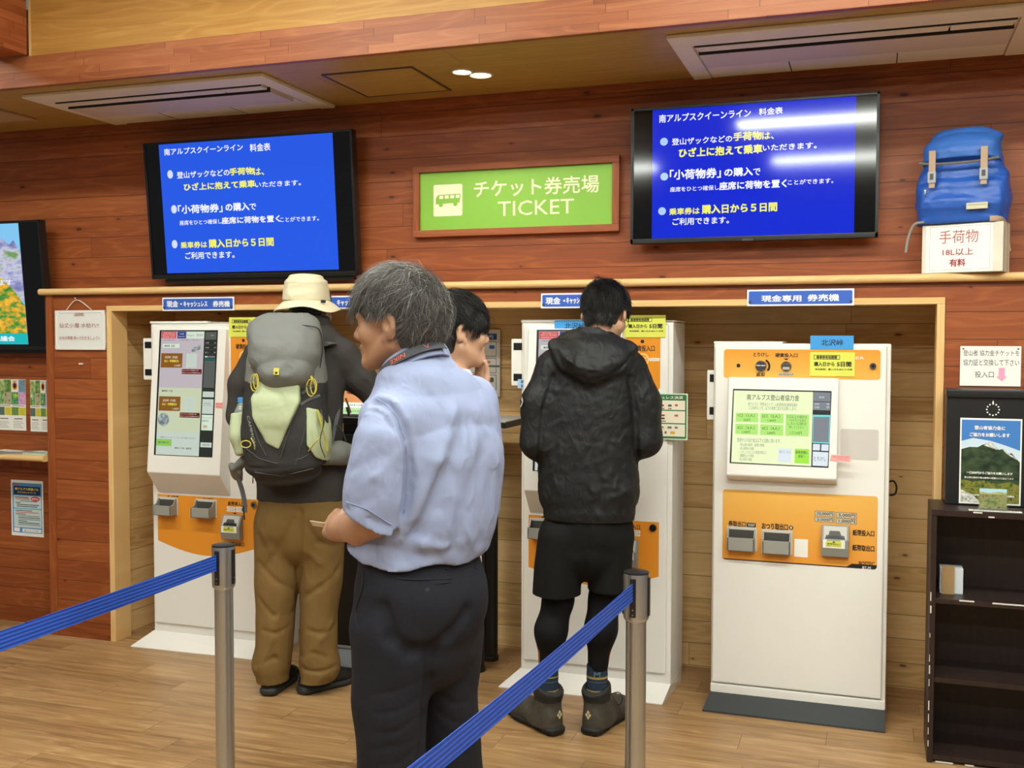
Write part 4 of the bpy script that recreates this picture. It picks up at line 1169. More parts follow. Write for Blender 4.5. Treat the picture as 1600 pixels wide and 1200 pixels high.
s.quad(.012, .058, .288, .19, em('tablet_orange', '#e0862c', .9), .0006); s.text('領収書が必要な方', .05, .040, .14, .050, E_INK, .001); s.text('決済方法を選択', .03, .010, .12, .020, G2, .001); s.build('screen', t, o)
a = MB(frame_T(T0, (1, 0, 0), up)); a.prism([(4.475, zt), (4.60, zt), (4.56, zt + .11)], -2.30, -2.21, BLACK, 'X', bev=.002, T=Matrix.Identity(4)); a.build('stand', t, o)

# ------------------------------------------------------------------ payment guide board on the niche wall
yb_ = 4.935
A = on_y(690, 618, yb_); B = on_y(781, 515, yb_)
t = thing('payment_guide', 'white payment guide board with blue bars behind the young man', 'notice board', A)
CW = mat('board_white', '#ece8dc', .5); BB = mat('board_blue', '#2c57a8', .5)
xw = A[0] - .10
s = Sheet((xw, yb_, A[2])); w, h = B[0] - xw, B[2] - A[2]
s.box(0, w, 0, h, -.012, 0, CW, .002, T=s.T)
s.quad(.01, h * .85, w - .016, h * .94, BB, .0006); s.text('キャッシュレス決済ご案内', .03, h * .865, w - .035, h * .925, PAPER, .001, .02)
s.quad(.01, h * .04, w - .02, h * .075, BB, .0006)
for k in range(3):
    v0 = h * (.10 + .25 * k); v1 = v0 + h * .225
    s.rrect(.012, v0, w - .018, v1, .004, BB, .0004); s.rrect(.0145, v0 + .0025, w - .0205, v1 - .0025, .004, CW, .0008)
for u, v, ww, hh, c in ((.90, .74, .07, .055, '#2f6fb4'), (.85, .515, .06, .04, '#d88a5a'), (.89, .455, .22, .03, '#6a7a70'), (.62, .455, .14, .03, '#c47a6a'), (.68, .26, .12, .05, '#7a94c4'), (.90, .25, .05, .07, '#66645c'), (.55, .72, .12, .05, '#c25a3a'), (.30, .72, .16, .05, '#3a5aa8'), (.3, .49, .16, .05, '#b03a3a'), (.3, .24, .16, .05, '#4a8a4a')):
    u *= w; v *= h; ww *= w; hh *= h
    s.rrect(u - ww / 2, v - hh / 2, u + ww / 2, v + hh / 2, hh * .25, mat('board_mark_' + c[1:], c, .6), .0012)
s.build('board', t, A)
# ------------------------------------------------------------------ sculpting: signed distance fields turned into meshes
class Field:
    """a block of space in which soft shapes are merged, carved and wrinkled, then skinned"""

    def __init__(self, lo, hi, h):
        self.lo = np.array(lo, float); self.h = h
        n = np.ceil((np.array(hi, float) - self.lo) / h).astype(int) + 1
        self.n = n
        self.ax = [self.lo[i] + h * np.arange(n[i]) for i in range(3)]
        self.D = np.full(tuple(n), 0.3, np.float32)

    def sl(self, lo, hi):
        s = []
        for i in range(3):
            a = int(max(0, math.floor((lo[i] - self.lo[i]) / self.h))); b = int(min(self.n[i], math.ceil((hi[i] - self.lo[i]) / self.h) + 1))
            if b <= a: return None, None
            s.append(slice(a, b))
        s = tuple(s)
        g = np.meshgrid(self.ax[0][s[0]], self.ax[1][s[1]], self.ax[2][s[2]], indexing='ij', sparse=True)
        return s, g

    def put(self, lo, hi, fn, k=0.0, op='u', pad=None):
        pad = pad if pad is not None else 0.03 + k
        s, g = self.sl([a - pad for a in lo], [b + pad for b in hi])
        if s is None: return self
        d = fn(g).astype(np.float32); c = self.D[s]
        if op == 'u':
            if k > 0:
                h = np.clip(.5 + .5 * (c - d) / k, 0, 1); r = c * (1 - h) + d * h - k * h * (1 - h)
            else: r = np.minimum(c, d)
        elif op == 's':
            if k > 0:
                h = np.clip(.5 - .5 * (c + d) / k, 0, 1); r = c * (1 - h) + (-d) * h + k * h * (1 - h)
            else: r = np.maximum(c, -d)
        elif op == 'i': r = np.maximum(c, d)
        elif op == '+': r = c + d
        self.D[s] = r
        return self

    # --- primitives
    def cap(self, a, b, ra, rb=None, k=0.02, op='u'):
        rb = ra if rb is None else rb
        a = np.array(a, float); b = np.array(b, float); ab = b - a; L = float(ab @ ab) + 1e-12; R = max(ra, rb)

        def fn(g):
            x, y, z = g[0] - a[0], g[1] - a[1], g[2] - a[2]
            t = np.clip((x * ab[0] + y * ab[1] + z * ab[2]) / L, 0, 1)
            return np.sqrt((x - t * ab[0]) ** 2 + (y - t * ab[1]) ** 2 + (z - t * ab[2]) ** 2) - (ra + (rb - ra) * t)
        return self.put(np.minimum(a, b) - R, np.maximum(a, b) + R, fn, k, op)

    def chain(self, pts, rs, k=0.02, op='u'):
        for i in range(len(pts) - 1): self.cap(pts[i], pts[i + 1], rs[i], rs[i + 1], k, op)
        return self

    def ell(self, c, r, rot=None, k=0.02, op='u', p=2.0):
        c = np.array(c, float); r = np.array(r, float)
        Rm = (np.array(rot).T if isinstance(rot, np.ndarray) else np.array(Euler(rot).to_matrix()).T) if rot is not None else np.eye(3)
        R = float(r.max()) * (1.0 if p <= 2 else 1.5); mr = float(r.min())

        def fn(g):
            x, y, z = g[0] - c[0], g[1] - c[1], g[2] - c[2]
            q = [np.abs((Rm[i, 0] * x + Rm[i, 1] * y + Rm[i, 2] * z) / r[i]) for i in range(3)]
            if p == 2.0:
                k0 = np.sqrt(q[0] ** 2 + q[1] ** 2 + q[2] ** 2)
                k1 = np.sqrt((q[0] / r[0]) ** 2 + (q[1] / r[1]) ** 2 + (q[2] / r[2]) ** 2) + 1e-6
                return k0 * (k0 - 1.0) / k1
            return ((q[0] ** p + q[1] ** p + q[2] ** p) ** (1 / p) - 1) * mr
        return self.put(c - R, c + R, fn, k, op)

    def loft(self, nodes, side, k=0.02, op='u', p=2.0, endcap=None):
        """nodes (x, y, z, half width along side, half depth across); elliptical sections joined along the nodes"""
        sd = np.array(side, float); sd /= np.linalg.norm(sd)
        N = np.array(nodes, float); lo = (N[:, :3] - N[:, 3:].max(1, keepdims=True)).min(0); hi = (N[:, :3] + N[:, 3:].max(1, keepdims=True)).max(0)

        def fn(g):
            best = None
            for i in range(len(N) - 1):
                A, B = N[i, :3], N[i + 1, :3]; ab = B - A; L = float(np.linalg.norm(ab)); w = ab / L
                s_ = sd - w * (sd @ w); s_ /= np.linalg.norm(s_); f_ = np.cross(w, s_)
                x, y, z = g[0] - A[0], g[1] - A[1], g[2] - A[2]
                tt = x * w[0] + y * w[1] + z * w[2]; t = np.clip(tt / L, 0, 1); t2 = t * t * (3 - 2 * t)
                e = tt - t * L
                a_ = N[i, 3] + (N[i + 1, 3] - N[i, 3]) * t2; b_ = N[i, 4] + (N[i + 1, 4] - N[i, 4]) * t2
                u = np.abs((x * s_[0] + y * s_[1] + z * s_[2])) / a_; v = np.abs((x * f_[0] + y * f_[1] + z * f_[2])) / b_
                m = np.minimum(a_, b_); ec = m if endcap is None else endcap
                q = (u ** p + v ** p + np.abs(e / ec) ** p) ** (1 / p)
                d = (q - 1) * m
                best = d if best is None else np.minimum(best, d)
            return best
        return self.put(lo, hi, fn, k, op)

    def plane(self, pt, n, op='i'):
        """keeps what lies on the far side of n"""
        pt = np.array(pt, float); n = np.array(n, float); n /= np.linalg.norm(n)
        d = (self.ax[0][:, None, None] - pt[0]) * n[0] + (self.ax[1][None, :, None] - pt[1]) * n[1] + (self.ax[2][None, None, :] - pt[2]) * n[2]
        self.D = np.maximum(self.D, d.astype(np.float32)); return self

    def crease(self, pts, r, depth, sharp=1.0):
        """a fold line: positive depth digs a groove, negative raises a ridge"""
        for i in range(len(pts) - 1):
            a = np.array(pts[i], float); b = np.array(pts[i + 1], float); ab = b - a; L = float(ab @ ab) + 1e-12

            def fn(g, a=a, ab=ab, L=L):
                x, y, z = g[0] - a[0], g[1] - a[1], g[2] - a[2]
                t = np.clip((x * ab[0] + y * ab[1] + z * ab[2]) / L, 0, 1)
                q = ((x - t * ab[0]) ** 2 + (y - t * ab[1]) ** 2 + (z - t * ab[2]) ** 2) / (r * r)
                return depth * np.exp(-q * sharp)
            self.put(np.minimum(a, b) - 2.2 * r, np.maximum(a, b) + 2.2 * r, fn, 0, '+', pad=0.0)
        return self

    def wrinkle(self, amp, freq, seed=0, lo=None, hi=None, dirv=None, n=5, fade=None):
        """soft random folds: warped sines, optionally running mainly along dirv"""
        rg = np.random.RandomState(seed)
        lo = self.lo if lo is None else lo; hi = [a[-1] for a in self.ax] if hi is None else hi

        def fn(g):
            tot = 0
            wx = 0.35 / freq * np.sin(g[2] * freq * 1.1 + 1.3) + 0.3 / freq * np.sin(g[0] * freq * 1.7 + seed)
            wz = 0.4 / freq * np.sin(g[0] * freq * 1.3 + 0.7 * seed) + .3 / freq * np.sin(g[1] * freq * 1.9)
            for i in range(n):
                d = rg.normal(size=3)
                if dirv is not None:
                    dv = np.array(dirv, float); dv /= np.linalg.norm(dv); d = d - dv * (d @ dv) * 0.85
                d = d / np.linalg.norm(d) * freq * (0.6 + 0.9 * rg.rand())
                ph = rg.rand() * 6.28
                s_ = np.sin((g[0] + wx) * d[0] + g[1] * d[1] + (g[2] + wz) * d[2] + ph)
                tot = tot + (1 - 2 * np.abs(s_)) * 0.6 + 0.4 * s_
            out = amp * tot / n * 1.6
            if fade is not None: out = out * fade(g)
            return out + 0 * (g[0] + g[1] + g[2])
        return self.put(lo, hi, fn, 0, '+', pad=0.0)

    def blur(self, it=1):
        for _ in range(it):
            for a in range(3):
                D = self.D; s1 = [slice(None)] * 3; s2 = [slice(None)] * 3; m = [slice(None)] * 3
                s1[a] = slice(0, -2); s2[a] = slice(2, None); m[a] = slice(1, -1)
                E_ = D.copy(); E_[tuple(m)] = .25 * D[tuple(s1)] + .5 * D[tuple(m)] + .25 * D[tuple(s2)]; self.D = E_
        return self

    def mesh(self):
        """surface nets"""
        D = self.D; nx, ny, nz = D.shape
        ins = D < 0
        c = [ins[i:nx - 1 + i, j:ny - 1 + j, k:nz - 1 + k] for i in (0, 1) for j in (0, 1) for k in (0, 1)]
        cnt = sum(x.astype(np.int8) for x in c)
        act = (cnt > 0) & (cnt < 8)
        idx = np.argwhere(act)
        if len(idx) == 0: return np.zeros((0, 3)), np.zeros((0, 4), int)
        vid = np.full(act.shape, -1, np.int64); vid[act] = np.arange(len(idx))
        cor = [(i, j, k) for i in (0, 1) for j in (0, 1) for k in (0, 1)]
        val = {q: D[idx[:, 0] + q[0], idx[:, 1] + q[1], idx[:, 2] + q[2]].astype(np.float64) for q in cor}
        acc = np.zeros((len(idx), 3)); num = np.zeros(len(idx))
        for q in cor:
            for a in range(3):
                if q[a] == 0:
                    r = list(q); r[a] = 1; r = tuple(r)
                    v0, v1 = val[q], val[r]; cr = (v0 < 0) != (v1 < 0)
                    t = np.where(cr, v0 / np.where(cr, v0 - v1, 1), 0)
                    p = np.array(q, float)[None, :].repeat(len(idx), 0); p[:, a] += t
                    acc += p * cr[:, None]; num += cr
        P = self.lo + (idx + acc / num[:, None]) * self.h
        F = []
        for a in range(3):
            b, c2 = (a + 1) % 3, (a + 2) % 3
            s0 = [slice(None)] * 3; s1 = [slice(None)] * 3
            s0[a] = slice(0, -1); s1[a] = slice(1, None)
            i0, i1 = ins[tuple(s0)], ins[tuple(s1)]
            e = np.argwhere(i0 != i1)
            ok = (e[:, b] > 0) & (e[:, c2] > 0) & (e[:, b] < D.shape[b] - 1) & (e[:, c2] < D.shape[c2] - 1)
            e = e[ok]
            def V(db, dc):
                q = e.copy(); q[:, b] += db; q[:, c2] += dc
                return vid[q[:, 0], q[:, 1], q[:, 2]]
            quad = np.stack([V(-1, -1), V(0, -1), V(0, 0), V(-1, 0)], 1)
            fl = ~i0[e[:, 0], e[:, 1], e[:, 2]]
            quad[fl] = quad[fl][:, ::-1]
            F.append(quad)
        F = np.concatenate(F)
        return P, F

    def build(self, name, mats, parent=None, paint=None, smooth=1, origin=None):
        """paint(P) -> material index per face centre"""
        P, F = self.mesh()
        F = F[(F >= 0).all(1)]
        for _ in range(smooth):
            S = np.zeros_like(P); n = np.zeros(len(P))
            for i in range(4):
                a, b = F[:, i], F[:, (i + 1) % 4]
                np.add.at(S, a, P[b]); np.add.at(S, b, P[a]); np.add.at(n, a, 1); np.add.at(n, b, 1)
            P = P * .5 + .5 * S / np.maximum(n, 1)[:, None]
        mats = mats if isinstance(mats, (list, tuple)) else [mats]
        me = mesh_np(name, P if origin is None else P - np.array(origin), F, mats, None if paint is None else paint(P[F].mean(1)))
        o = bpy.data.objects.new(name, me); link(o, parent)
        return o


def mesh_np(name, P, F, mats, mi=None):
    me = bpy.data.meshes.new(name)
    me.vertices.add(len(P)); me.vertices.foreach_set('co', np.asarray(P, np.float32).ravel())
    k = F.shape[1]
    me.loops.add(F.size); me.loops.foreach_set('vertex_index', F.astype(np.int32).ravel())
    me.polygons.add(len(F)); me.polygons.foreach_set('loop_start', np.arange(0, F.size, k, dtype=np.int32))
    me.polygons.foreach_set('loop_total', np.full(len(F), k, np.int32))
    for m_ in mats: me.materials.append(m_)
    me.update(calc_edges=True); me.validate()
    me.polygons.foreach_set('use_smooth', np.ones(len(me.polygons), bool))
    if mi is not None and len(me.polygons) == len(mi): me.polygons.foreach_set('material_index', np.asarray(mi, np.int32))
    me.update()
    return me


def strands(roots, dirs, length, r0, mats, seed=0, segs=7, grav=0.25, curl=0.25, mi=None, head_c=None, head_r=None, head_R=None, hug=None):
    """hair strands as thin three-sided tubes, returned as (P, F, mi); roots (n,3), dirs (n,3)"""
    rg = np.random.RandomState(seed)
    n = len(roots); P = roots.copy(); d = dirs / np.linalg.norm(dirs, axis=1, keepdims=True)
    L = length if isinstance(length, np.ndarray) else np.full(n, length)
    L = L * (0.75 + 0.5 * rg.rand(n))
    wob = rg.normal(size=(n, 3)) * curl
    path = [P.copy()]
    for s in range(segs):
        d = d + np.array([0, 0, -grav]) / segs + wob / segs * (1 if s % 3 else -0.6)
        d /= np.linalg.norm(d, axis=1, keepdims=True)
        P = P + d * (L / segs)[:, None]
        if head_c is not None:
            q = ((P - head_c) @ head_R) / head_r; rr_ = np.linalg.norm(q, axis=1, keepdims=True)
            P = np.where(rr_ < 1.0, head_c + (q / rr_ * head_r) @ head_R.T, P)
            if hug is not None:
                hs_ = (hug * (1 + .05 * s / segs))[:, None]; P2 = np.where(rr_ > hs_, head_c + (q / rr_ * hs_ * head_r) @ head_R.T, P)
                d = d + 1.0 * (P2 - P) / (L / segs)[:, None]; P = P2
        path.append(P.copy())
    path = np.array(path)
    V = []
    for s in range(segs + 1):
        t = path[min(s + 1, segs)] - path[max(s - 1, 0)]; t /= np.linalg.norm(t, axis=1, keepdims=True) + 1e-9
        a = np.cross(t, np.array([0.3, 0.5, 0.81])); a /= np.linalg.norm(a, axis=1, keepdims=True) + 1e-9
        b = np.cross(t, a); r = r0 * (1 - 0.75 * s / segs)
        for j in range(3):
            th = 2 * math.pi * j / 3
            V.append(path[s] + (a * math.cos(th) + b * math.sin(th)) * r)
    V = np.array(V)                                  # ((segs+1)*3, n, 3)
    base = np.arange(n)
    F = []
    for s in range(segs):
        for j in range(3):
            q = [s * 3 + j, s * 3 + (j + 1) % 3, (s + 1) * 3 + (j + 1) % 3, (s + 1) * 3 + j]
            F.append(np.stack([x * n + base for x in q], 1))
    F = np.concatenate(F)
    m = None if mi is None else np.tile(mi, segs * 3)
    return V.reshape(-1, 3), F, m
# ------------------------------------------------------------------ left wall: leaflets, notices, white board
PB = [nmat('leaflet_photo_%d' % i, c, 45, (1, 1, 1)) for i, c in enumerate((('#5f7f3a', '#9fb46a', '#d8d8a8'), ('#2f5f24', '#5f8f3a', '#a8c078'), ('#4f7f4a', '#7fb06a', '#dfe4c0'), ('#5a7fa8', '#7fa0b8', '#4f7f3a'), ('#8fa878', '#c0b890', '#7a5a3a'), ('#3f6fb0', '#4f9f4a', '#d8dc3a'), ('#c88ac0', '#e0b0d8', '#8a4a7a')))]
TXTG = mat('leaflet_text', '#8a8a86', .7); LYEL = mat('leaflet_yellow', '#e2d83a', .7); LGRN = mat('leaflet_green', '#6f9a3f', .7); LTEAL = mat('leaflet_teal', '#55706a', .7)
SUNR = mat('leaflet_orange', '#e8813a', .7)


def event_sheet(A, w, h, label):
    t = thing('event_leaflet', label, 'leaflet', A, 0, 'event leaflets above the shelf')
    s = Sheet(A); s.box(0, w, 0, h, -.001, 0, PAPER, T=s.T)
    cw = w / 4
    for r in range(2):
        v0 = h * (.745 if r == 0 else .505); v1 = v0 + h * .245
        row = ((0, 1, -1, 3), (2, 4, 5, 6))[r]
        for k in range(4):
            if row[k] >= 0: s.quad(k * cw + .0006, v0 + .0006, (k + 1) * cw - .0006, v1, PB[row[k]], .0004)
            else:
                s.disc((k + .5) * cw, v0 + h * .13, cw * .36, SUNR, .0004, ry=h * .08); s.disc((k + .5) * cw, v0 + h * .13, cw * .2, INK, .0007, ry=h * .05)
                s.quad(k * cw + cw * .15, v0 + h * .215, k * cw + cw * .85, v0 + h * .228, INKG, .0004)
    s.quad(w * .04, h * .478, w * .46, h * .49, INKG, .0004); s.quad(w * .54, h * .478, w * .96, h * .49, INKG, .0004)
    for k, c in enumerate((LTEAL, LYEL, LGRN, LYEL)):
        s.quad(k * cw + .0006, h * .295, (k + 1) * cw - .0006, h * .455, c, .0004)
        for j in range(5): s.quad(k * cw + cw * .12, h * (.312 + j * .027), k * cw + cw * (.88 - .1 * (j % 2)), h * (.318 + j * .027), INKG, .0007)
    for k in range(2):
        s.quad(w * (.08 + .5 * k), h * .22, w * (.38 + .5 * k), h * .235, INK, .0004)
        for j in range(5): s.quad(w * (.05 + .5 * k), h * (.05 + j * .03), w * (.42 + .5 * k - .05 * (j % 3)), h * (.057 + j * .03), TXTG, .0004)
    s.build('sheet', t, A)
    return t


A = on_y(41, 673, YW - .003); B = on_y(40, 593, YW - .003)
hh = B[2] - A[2]; ww = hh * .70
event_sheet(np.array([A[0] - ww, YW - .003, A[2]]), ww, hh, 'event leaflet with photo grid at the left edge of the picture')
A = on_y(48, 674, YW - .003)
event_sheet(np.array([A[0], YW - .003, A[2]]), ww * .72, hh, 'event leaflet with photo grid, half hidden by the panel post')

A = on_y(18.5, 836, YW - .003); B = on_y(67, 752, YW - .003); w, h = B[0] - A[0], B[2] - A[2]
t = thing('bus_campaign_poster', 'small blue bus campaign poster on the wall below the leaflet shelf', 'poster', A)
BLP = mat('poster_blue', '#4f92cc', .6); NAV = mat('poster_navy', '#142a5c', .6); PALE = mat('poster_pale', '#c8dcdc', .6); REDP = mat('poster_red', '#d83a34', .6); YELP = mat('poster_yellow', '#f0e24a', .6)
s = Sheet(A); s.box(0, w, 0, h, -.001, 0, PAPER, T=s.T)
s.quad(w * .04, h * .06, w * .96, h * .95, BLP, .0004)
s.rrect(w * .09, h * .74, w * .91, h * .89, .003, NAV, .0008); s.text('南アルプス林道バス', w * .13, h * .82, w * .86, h * .865, YELP, .0012, .03); s.text('ダブルキャンペーン', w * .21, h * .765, w * .78, h * .80, YELP, .0012, .03)
s.text('お得な', w * .07, h * .905, w * .25, h * .93, REDP, .0012, .03)
s.rrect(w * .08, h * .50, w * .94, h * .725, .003, PALE, .0008); s.rrect(w * .08, h * .155, w * .94, h * .485, .003, PALE, .0008)
s.disc(w * .76, h * .675, w * .14, REDP, .0014, ry=h * .042); s.text('期間限定', w * .66, h * .66, w * .86, h * .69, PAPER, .002, .02)
for j, (a_, b_, c) in enumerate(((.12, .55, INK), (.14, .58, REDP), (.28, .82, INKG), (.14, .30, INK), (.18, .88, INK), (.18, .82, INK))):
    v = h * (.685 - j * .032); s.quad(w * a_, v, w * b_, v + h * .013, c, .0012)
for j, (a_, b_, c) in enumerate(((.12, .66, INK), (.14, .86, REDP), (.14, .46, INK), (.22, .88, INKG), (.22, .90, INK), (.22, .9, INKG), (.22, .5, INK), (.22, .88, INK), (.22, .9, INKG))):
    v = h * (.45 - j * .031); s.quad(w * a_, v, w * b_, v + h * .012, c, .0012)
s.quad(w * .08, h * .075, w * .26, h * .145, PAPER, .0008); s.quad(w * .34, h * .075, w * .93, h * .135, PAPER, .0008); s.text('南アルプス市', w * .4, h * .09, w * .85, h * .115, INKG, .0012, .02)
s.build('sheet', t, A)

# leaflet shelf in the recess
t = thing('leaflet_shelf', 'pale wooden leaflet shelf with rounded front at the left edge', 'shelf', (-5.0, YW, .94))
m = MB(); prof = [(YW, .912), (YW, .943)] + [(4.362 + .0155 * math.cos(q), .9275 + .0155 * math.sin(q)) for q in [math.radians(90 + 20 * i) for i in range(10)]]
m.prism(prof, -6.0, -4.063, W_TRIM, 'X'); m.build('board', t, (-5.0, YW, .94))
m = MB(); m.box(-6.0, -4.063, 4.50, YW, .86, .912, W_RED_V); m.build('batten', t, (-5.0, YW, .94))
LEAF = [mat('leaflet_pale_green', '#cfd8b4', .6), mat('leaflet_cream', '#e6dcc0', .6), mat('leaflet_grey', '#8a8c90', .6), mat('leaflet_mint', '#bcd0b8', .6)]
for x, y, r, c, sx, lab in ((-4.58, 4.44, .1, 0, .10, 'pale green leaflet lying at the left of the leaflet shelf'), (-4.40, 4.45, -.15, 1, .09, 'cream leaflet lying in the middle of the leaflet shelf'),
                            (-4.30, 4.43, .35, 2, .09, 'dark grey leaflet lying near the right end of the leaflet shelf'), (-4.15, 4.44, -.05, 3, .075, 'mint leaflet lying at the right end of the leaflet shelf beside the post')):
    t = thing('leaflet', lab, 'leaflet', (x, y, .9432), r, 'leaflets on the shelf')
    m = MB(); m.box(-sx, sx, -.06, .06, 0, .003 + .002 * c, LEAF[c]); m.build('cover', t)
    s = Sheet((-sx, -.06, .0033 + .002 * c), (1, 0, 0), (0, 1, 0)); s.quad(.01, .015, sx * 1.6, .045, TXTG, .0002); s.quad(.01, .06, sx * 1.2, .1, PAPER, .0002); s.build('print', t)

# white board on a cord
A = on_y(86.5, 546.5, 4.378); B = on_y(163.5, 484.5, 4.378); w, h = B[0] - A[0], B[2] - A[2]
t = thing('message_whiteboard', 'small whiteboard with red handwriting hanging from a white cord', 'whiteboard', A)
WBF = mat('whiteboard_frame', '#e9e7e1', .4); WBS = mat('whiteboard_face', '#e6e6e2', .25)
s = Sheet(A); a = MB(s.T)
for q in ((0, w, 0, .014), (0, w, h - .014, h), (0, .014, .014, h - .014), (w - .014, w, .014, h - .014)): a.box(q[0], q[1], q[2], q[3], -.010, .002, WBF, .003, T=s.T)
for u in (0, w - .024):
    for v in (0, h - .024): a.box(u, u + .024, v, v + .024, -.010, .003, WBF, .004, T=s.T)
a.build('frame', t, A)
s.box(.012, w - .012, .012, h - .012, -.008, -.001, WBS, T=s.T)
HW = mat('marker_red', '#b06a68', .6)
s.text('北沢峠', w * .405, h * .865, w * .57, h * .935, HW, .0008, .02)
for q in ((.385, .855, .59, .862), (.385, .945, .59, .952), (.385, .855, .39, .952), (.585, .855, .59, .952)): s.quad(w * q[0], h * q[1], w * q[2], h * q[3], HW, .0004)
s.text('仙丈小屋 水枯れ!!', w * .09, h * .56, w * .88, h * .68, HW, .0008); s.text('お水の準備 持って行きましょう!!', w * .09, h * .25, w * .89, h * .35, HW, .0008)
s.build('face', t, A)
c = MB(); n_ = on_y(120, 468.5, 4.376)
a1, a2 = on_y(104, 484, 4.376), on_y(143, 484, 4.376)
c.tube([a1, n_, a2], .0022, WBF, 6, up=(0, 1, 0)); c.tube([n_, on_y(116.5, 465, 4.376)], .0022, WBF, 6, up=(0, 1, 0)); c.build('cord', t, A)
m = MB(); m.cyl((n_[0], 4.372, n_[2] + .003), (n_[0], 4.39, n_[2] + .003), .003, .003, CHROME, 10); m.build('nail', t, A)

for px_, lab in ((125.4, 'left one of two white push pins stuck in the red panel below the whiteboard'), (128.6, 'right one of two white push pins stuck in the red panel below the whiteboard')):
    P = on_y(px_, 568.5, 4.385)
    t = thing('push_pin', lab, 'push pin', P, 0, 'push pins'); m = MB(); m.cyl((0, .004, 0), (0, -.006, 0), .003, .005, PAPER, 12); m.build('head', t)

# ------------------------------------------------------------------ right: notice, collection box, bookcase
A = on_y(1499.5, 602.5, 4.385); B = on_y(1596, 541, 4.385); w, h = B[0] - A[0], B[2] - A[2]
t = thing('handwritten_notice', 'white handwritten notice with a pink arrow above the black collection box', 'notice', A)
s = Sheet(A); s.box(0, w, 0, h, -.002, 0, PAPER, T=s.T)
s.text('登山者 協力金チケットを', w * .05, h * .755, w * .97, h * .90, INK, .0006); s.text('協力証と交換して下さい', w * .05, h * .51, w * .97, h * .67, INK, .0006); s.text('投入口', w * .25, h * .21, w * .56, h * .37, INK, .0006)
PKA = mat('arrow_pink', '#f0a4c0', .6)
s.poly([(w * .64, h * .46), (w * .74, h * .46), (w * .74, h * .24), (w * .78, h * .24), (w * .69, h * .12), (w * .60, h * .24), (w * .64, h * .24)], PKA, .0006)
for u in (.05, .95): s.disc(w * u, h * .93, .004, INKG, .001, 10)
s.build('sheet', t, A)

# bookcase
bx, by, bw, bd, bz = .208, 4.104, .80, .262, .915
o = np.array([bx, by, 0])
t = thing('bookcase', 'dark brown bookcase with chipped white edges at the right edge', 'bookcase', o)
th = .02
for x, n_ in ((bx, 'side_panel'), (bx + bw - th, 'side_panel')):
    m = MB(); m.box(x, x + th, by, by + bd, 0, bz, W_SHELF, .0015); m.build(n_, t, o)
m = MB(); m.box(bx, bx + bw, by - .004, by + bd, bz, bz + .022, W_SHELF, .0015); m.build('top_panel', t, o)
for z in (.592, .300, .012):
    m = MB(); m.box(bx + th, bx + bw - th, by + .003, by + bd - .008, z, z + .018, W_SHELF, .001); m.build('shelf', t, o)
m = MB(); m.box(bx + th, bx + bw - th, by + bd - .006, by + bd, 0, bz, W_SHELF); m.build('back_panel', t, o)
m = MB(); m.box(bx + th, bx + bw - th, by + .02, by + bd - .01, 0, .012, W_SHELF); m.build('kick_board', t, o)
CHIP = mat('chipped_edge', '#d8d2c4', .7)
rg = random.Random(3)
m = MB()
for z in np.arange(.06, .60, .045):
    if rg.random() < .75:
        l_ = rg.uniform(.008, .035); m.box(bx + .002, bx + .002 + rg.uniform(.002, .005), by - .0006, by + .002, z, z + l_, CHIP)
for x, l_, z in ((bx + .10, .05, .606), (bx + .21, .16, .605), (bx + .03, .06, .003), (bx + .13, .03, .003), (bx + .14, .03, bz + .016), (bx + .19, .02, bz + .002)):
    m.box(x, x + l_, by - .005 if z > bz - .1 else by + .002, by + .004, z, z + .005, CHIP)
m.build('edge_chips', t, o)

# small boxes in the top compartment
P = on_y(1477, 915, 4.22); zsh = .610
t = thing('white_box', 'small white card box standing in the top compartment of the bookcase', 'box', (P[0] + .012, 4.20, zsh + .0005)); m = MB(); m.box(-.033, .048, 0, .07, 0, .095, mat('box_pale', '#d8dadc', .5), .002); m.build('body', t)
t = thing('brown_card', 'narrow brown card leaning in front of the small white box', 'card', (P[0] + .007, 4.192, zsh + .0005)); m = MB(); m.box(-.022, .022, -.004, .0, 0, .106, mat('card_brown', '#a8875a', .6)); m.build('body', t)

# black collection box with the mountain poster
cz = bz + .0225
cx0, cx1, cy = .262, .745, 4.245
o = np.array([cx0, cy, cz])
t = thing('collection_box', 'black collection box with a mountain poster standing on the dark bookcase', 'collection box', o)
CBK = mat('box_black', '#121314', .42)
m = MB(); m.box(cx0, cx1, cy, 4.365, cz, cz + .425, CBK, .006); m.build('body', t, o)
m = MB(); m.box(cx0 - .002, cx1 + .002, cy - .012, 4.367, cz + .402, cz + .432, CBK, .005); m.build('lid', t, o)
s = Sheet((cx0, cy - .0006, cz)); u, v = s.uv(1551.5, 640)
for k in range(12): s.disc(u + .021 * math.cos(k * math.pi / 6), v + .021 * math.sin(k * math.pi / 6), .003, PAPER, .0004, 8)
s.poly([(u - .004, v + .024), (u + .004, v + .024), (u, v + .034)], PAPER, .0006); s.build('emblem', t, o)
A = s.uv(1498, 786); B = s.uv(1597.5, 655); w, h = B[0] - A[0], B[1] - A[1]
p = Sheet((cx0 + A[0], cy - .0012, cz + A[1])); p.quad(0, 0, w, h, PAPER, 0)
SKYP = mat('poster_sky', '#3f7cc4', .45); SKYP2 = mat('poster_cloud', '#c9dcea', .45)
MTP = nmat('poster_mountain', ('#121c14', '#1f331f', '#33482a', '#424f38'), 26, (1, 1, 1.6), rough=.45); MTS = nmat('poster_rock', ('#7f8478', '#c8c8c0', '#e8e6e0'), 90, rough=.45); BSH = nmat('poster_bush', ('#2a3a16', '#5f6a24', '#8a8434', '#3a4a1c'), 60, rough=.45)
i0, i1, j0, j1 = w * .025, w * .975, h * .02, h * .98
p.quad(i0, j0, i1, j1, SKYP, .0003)
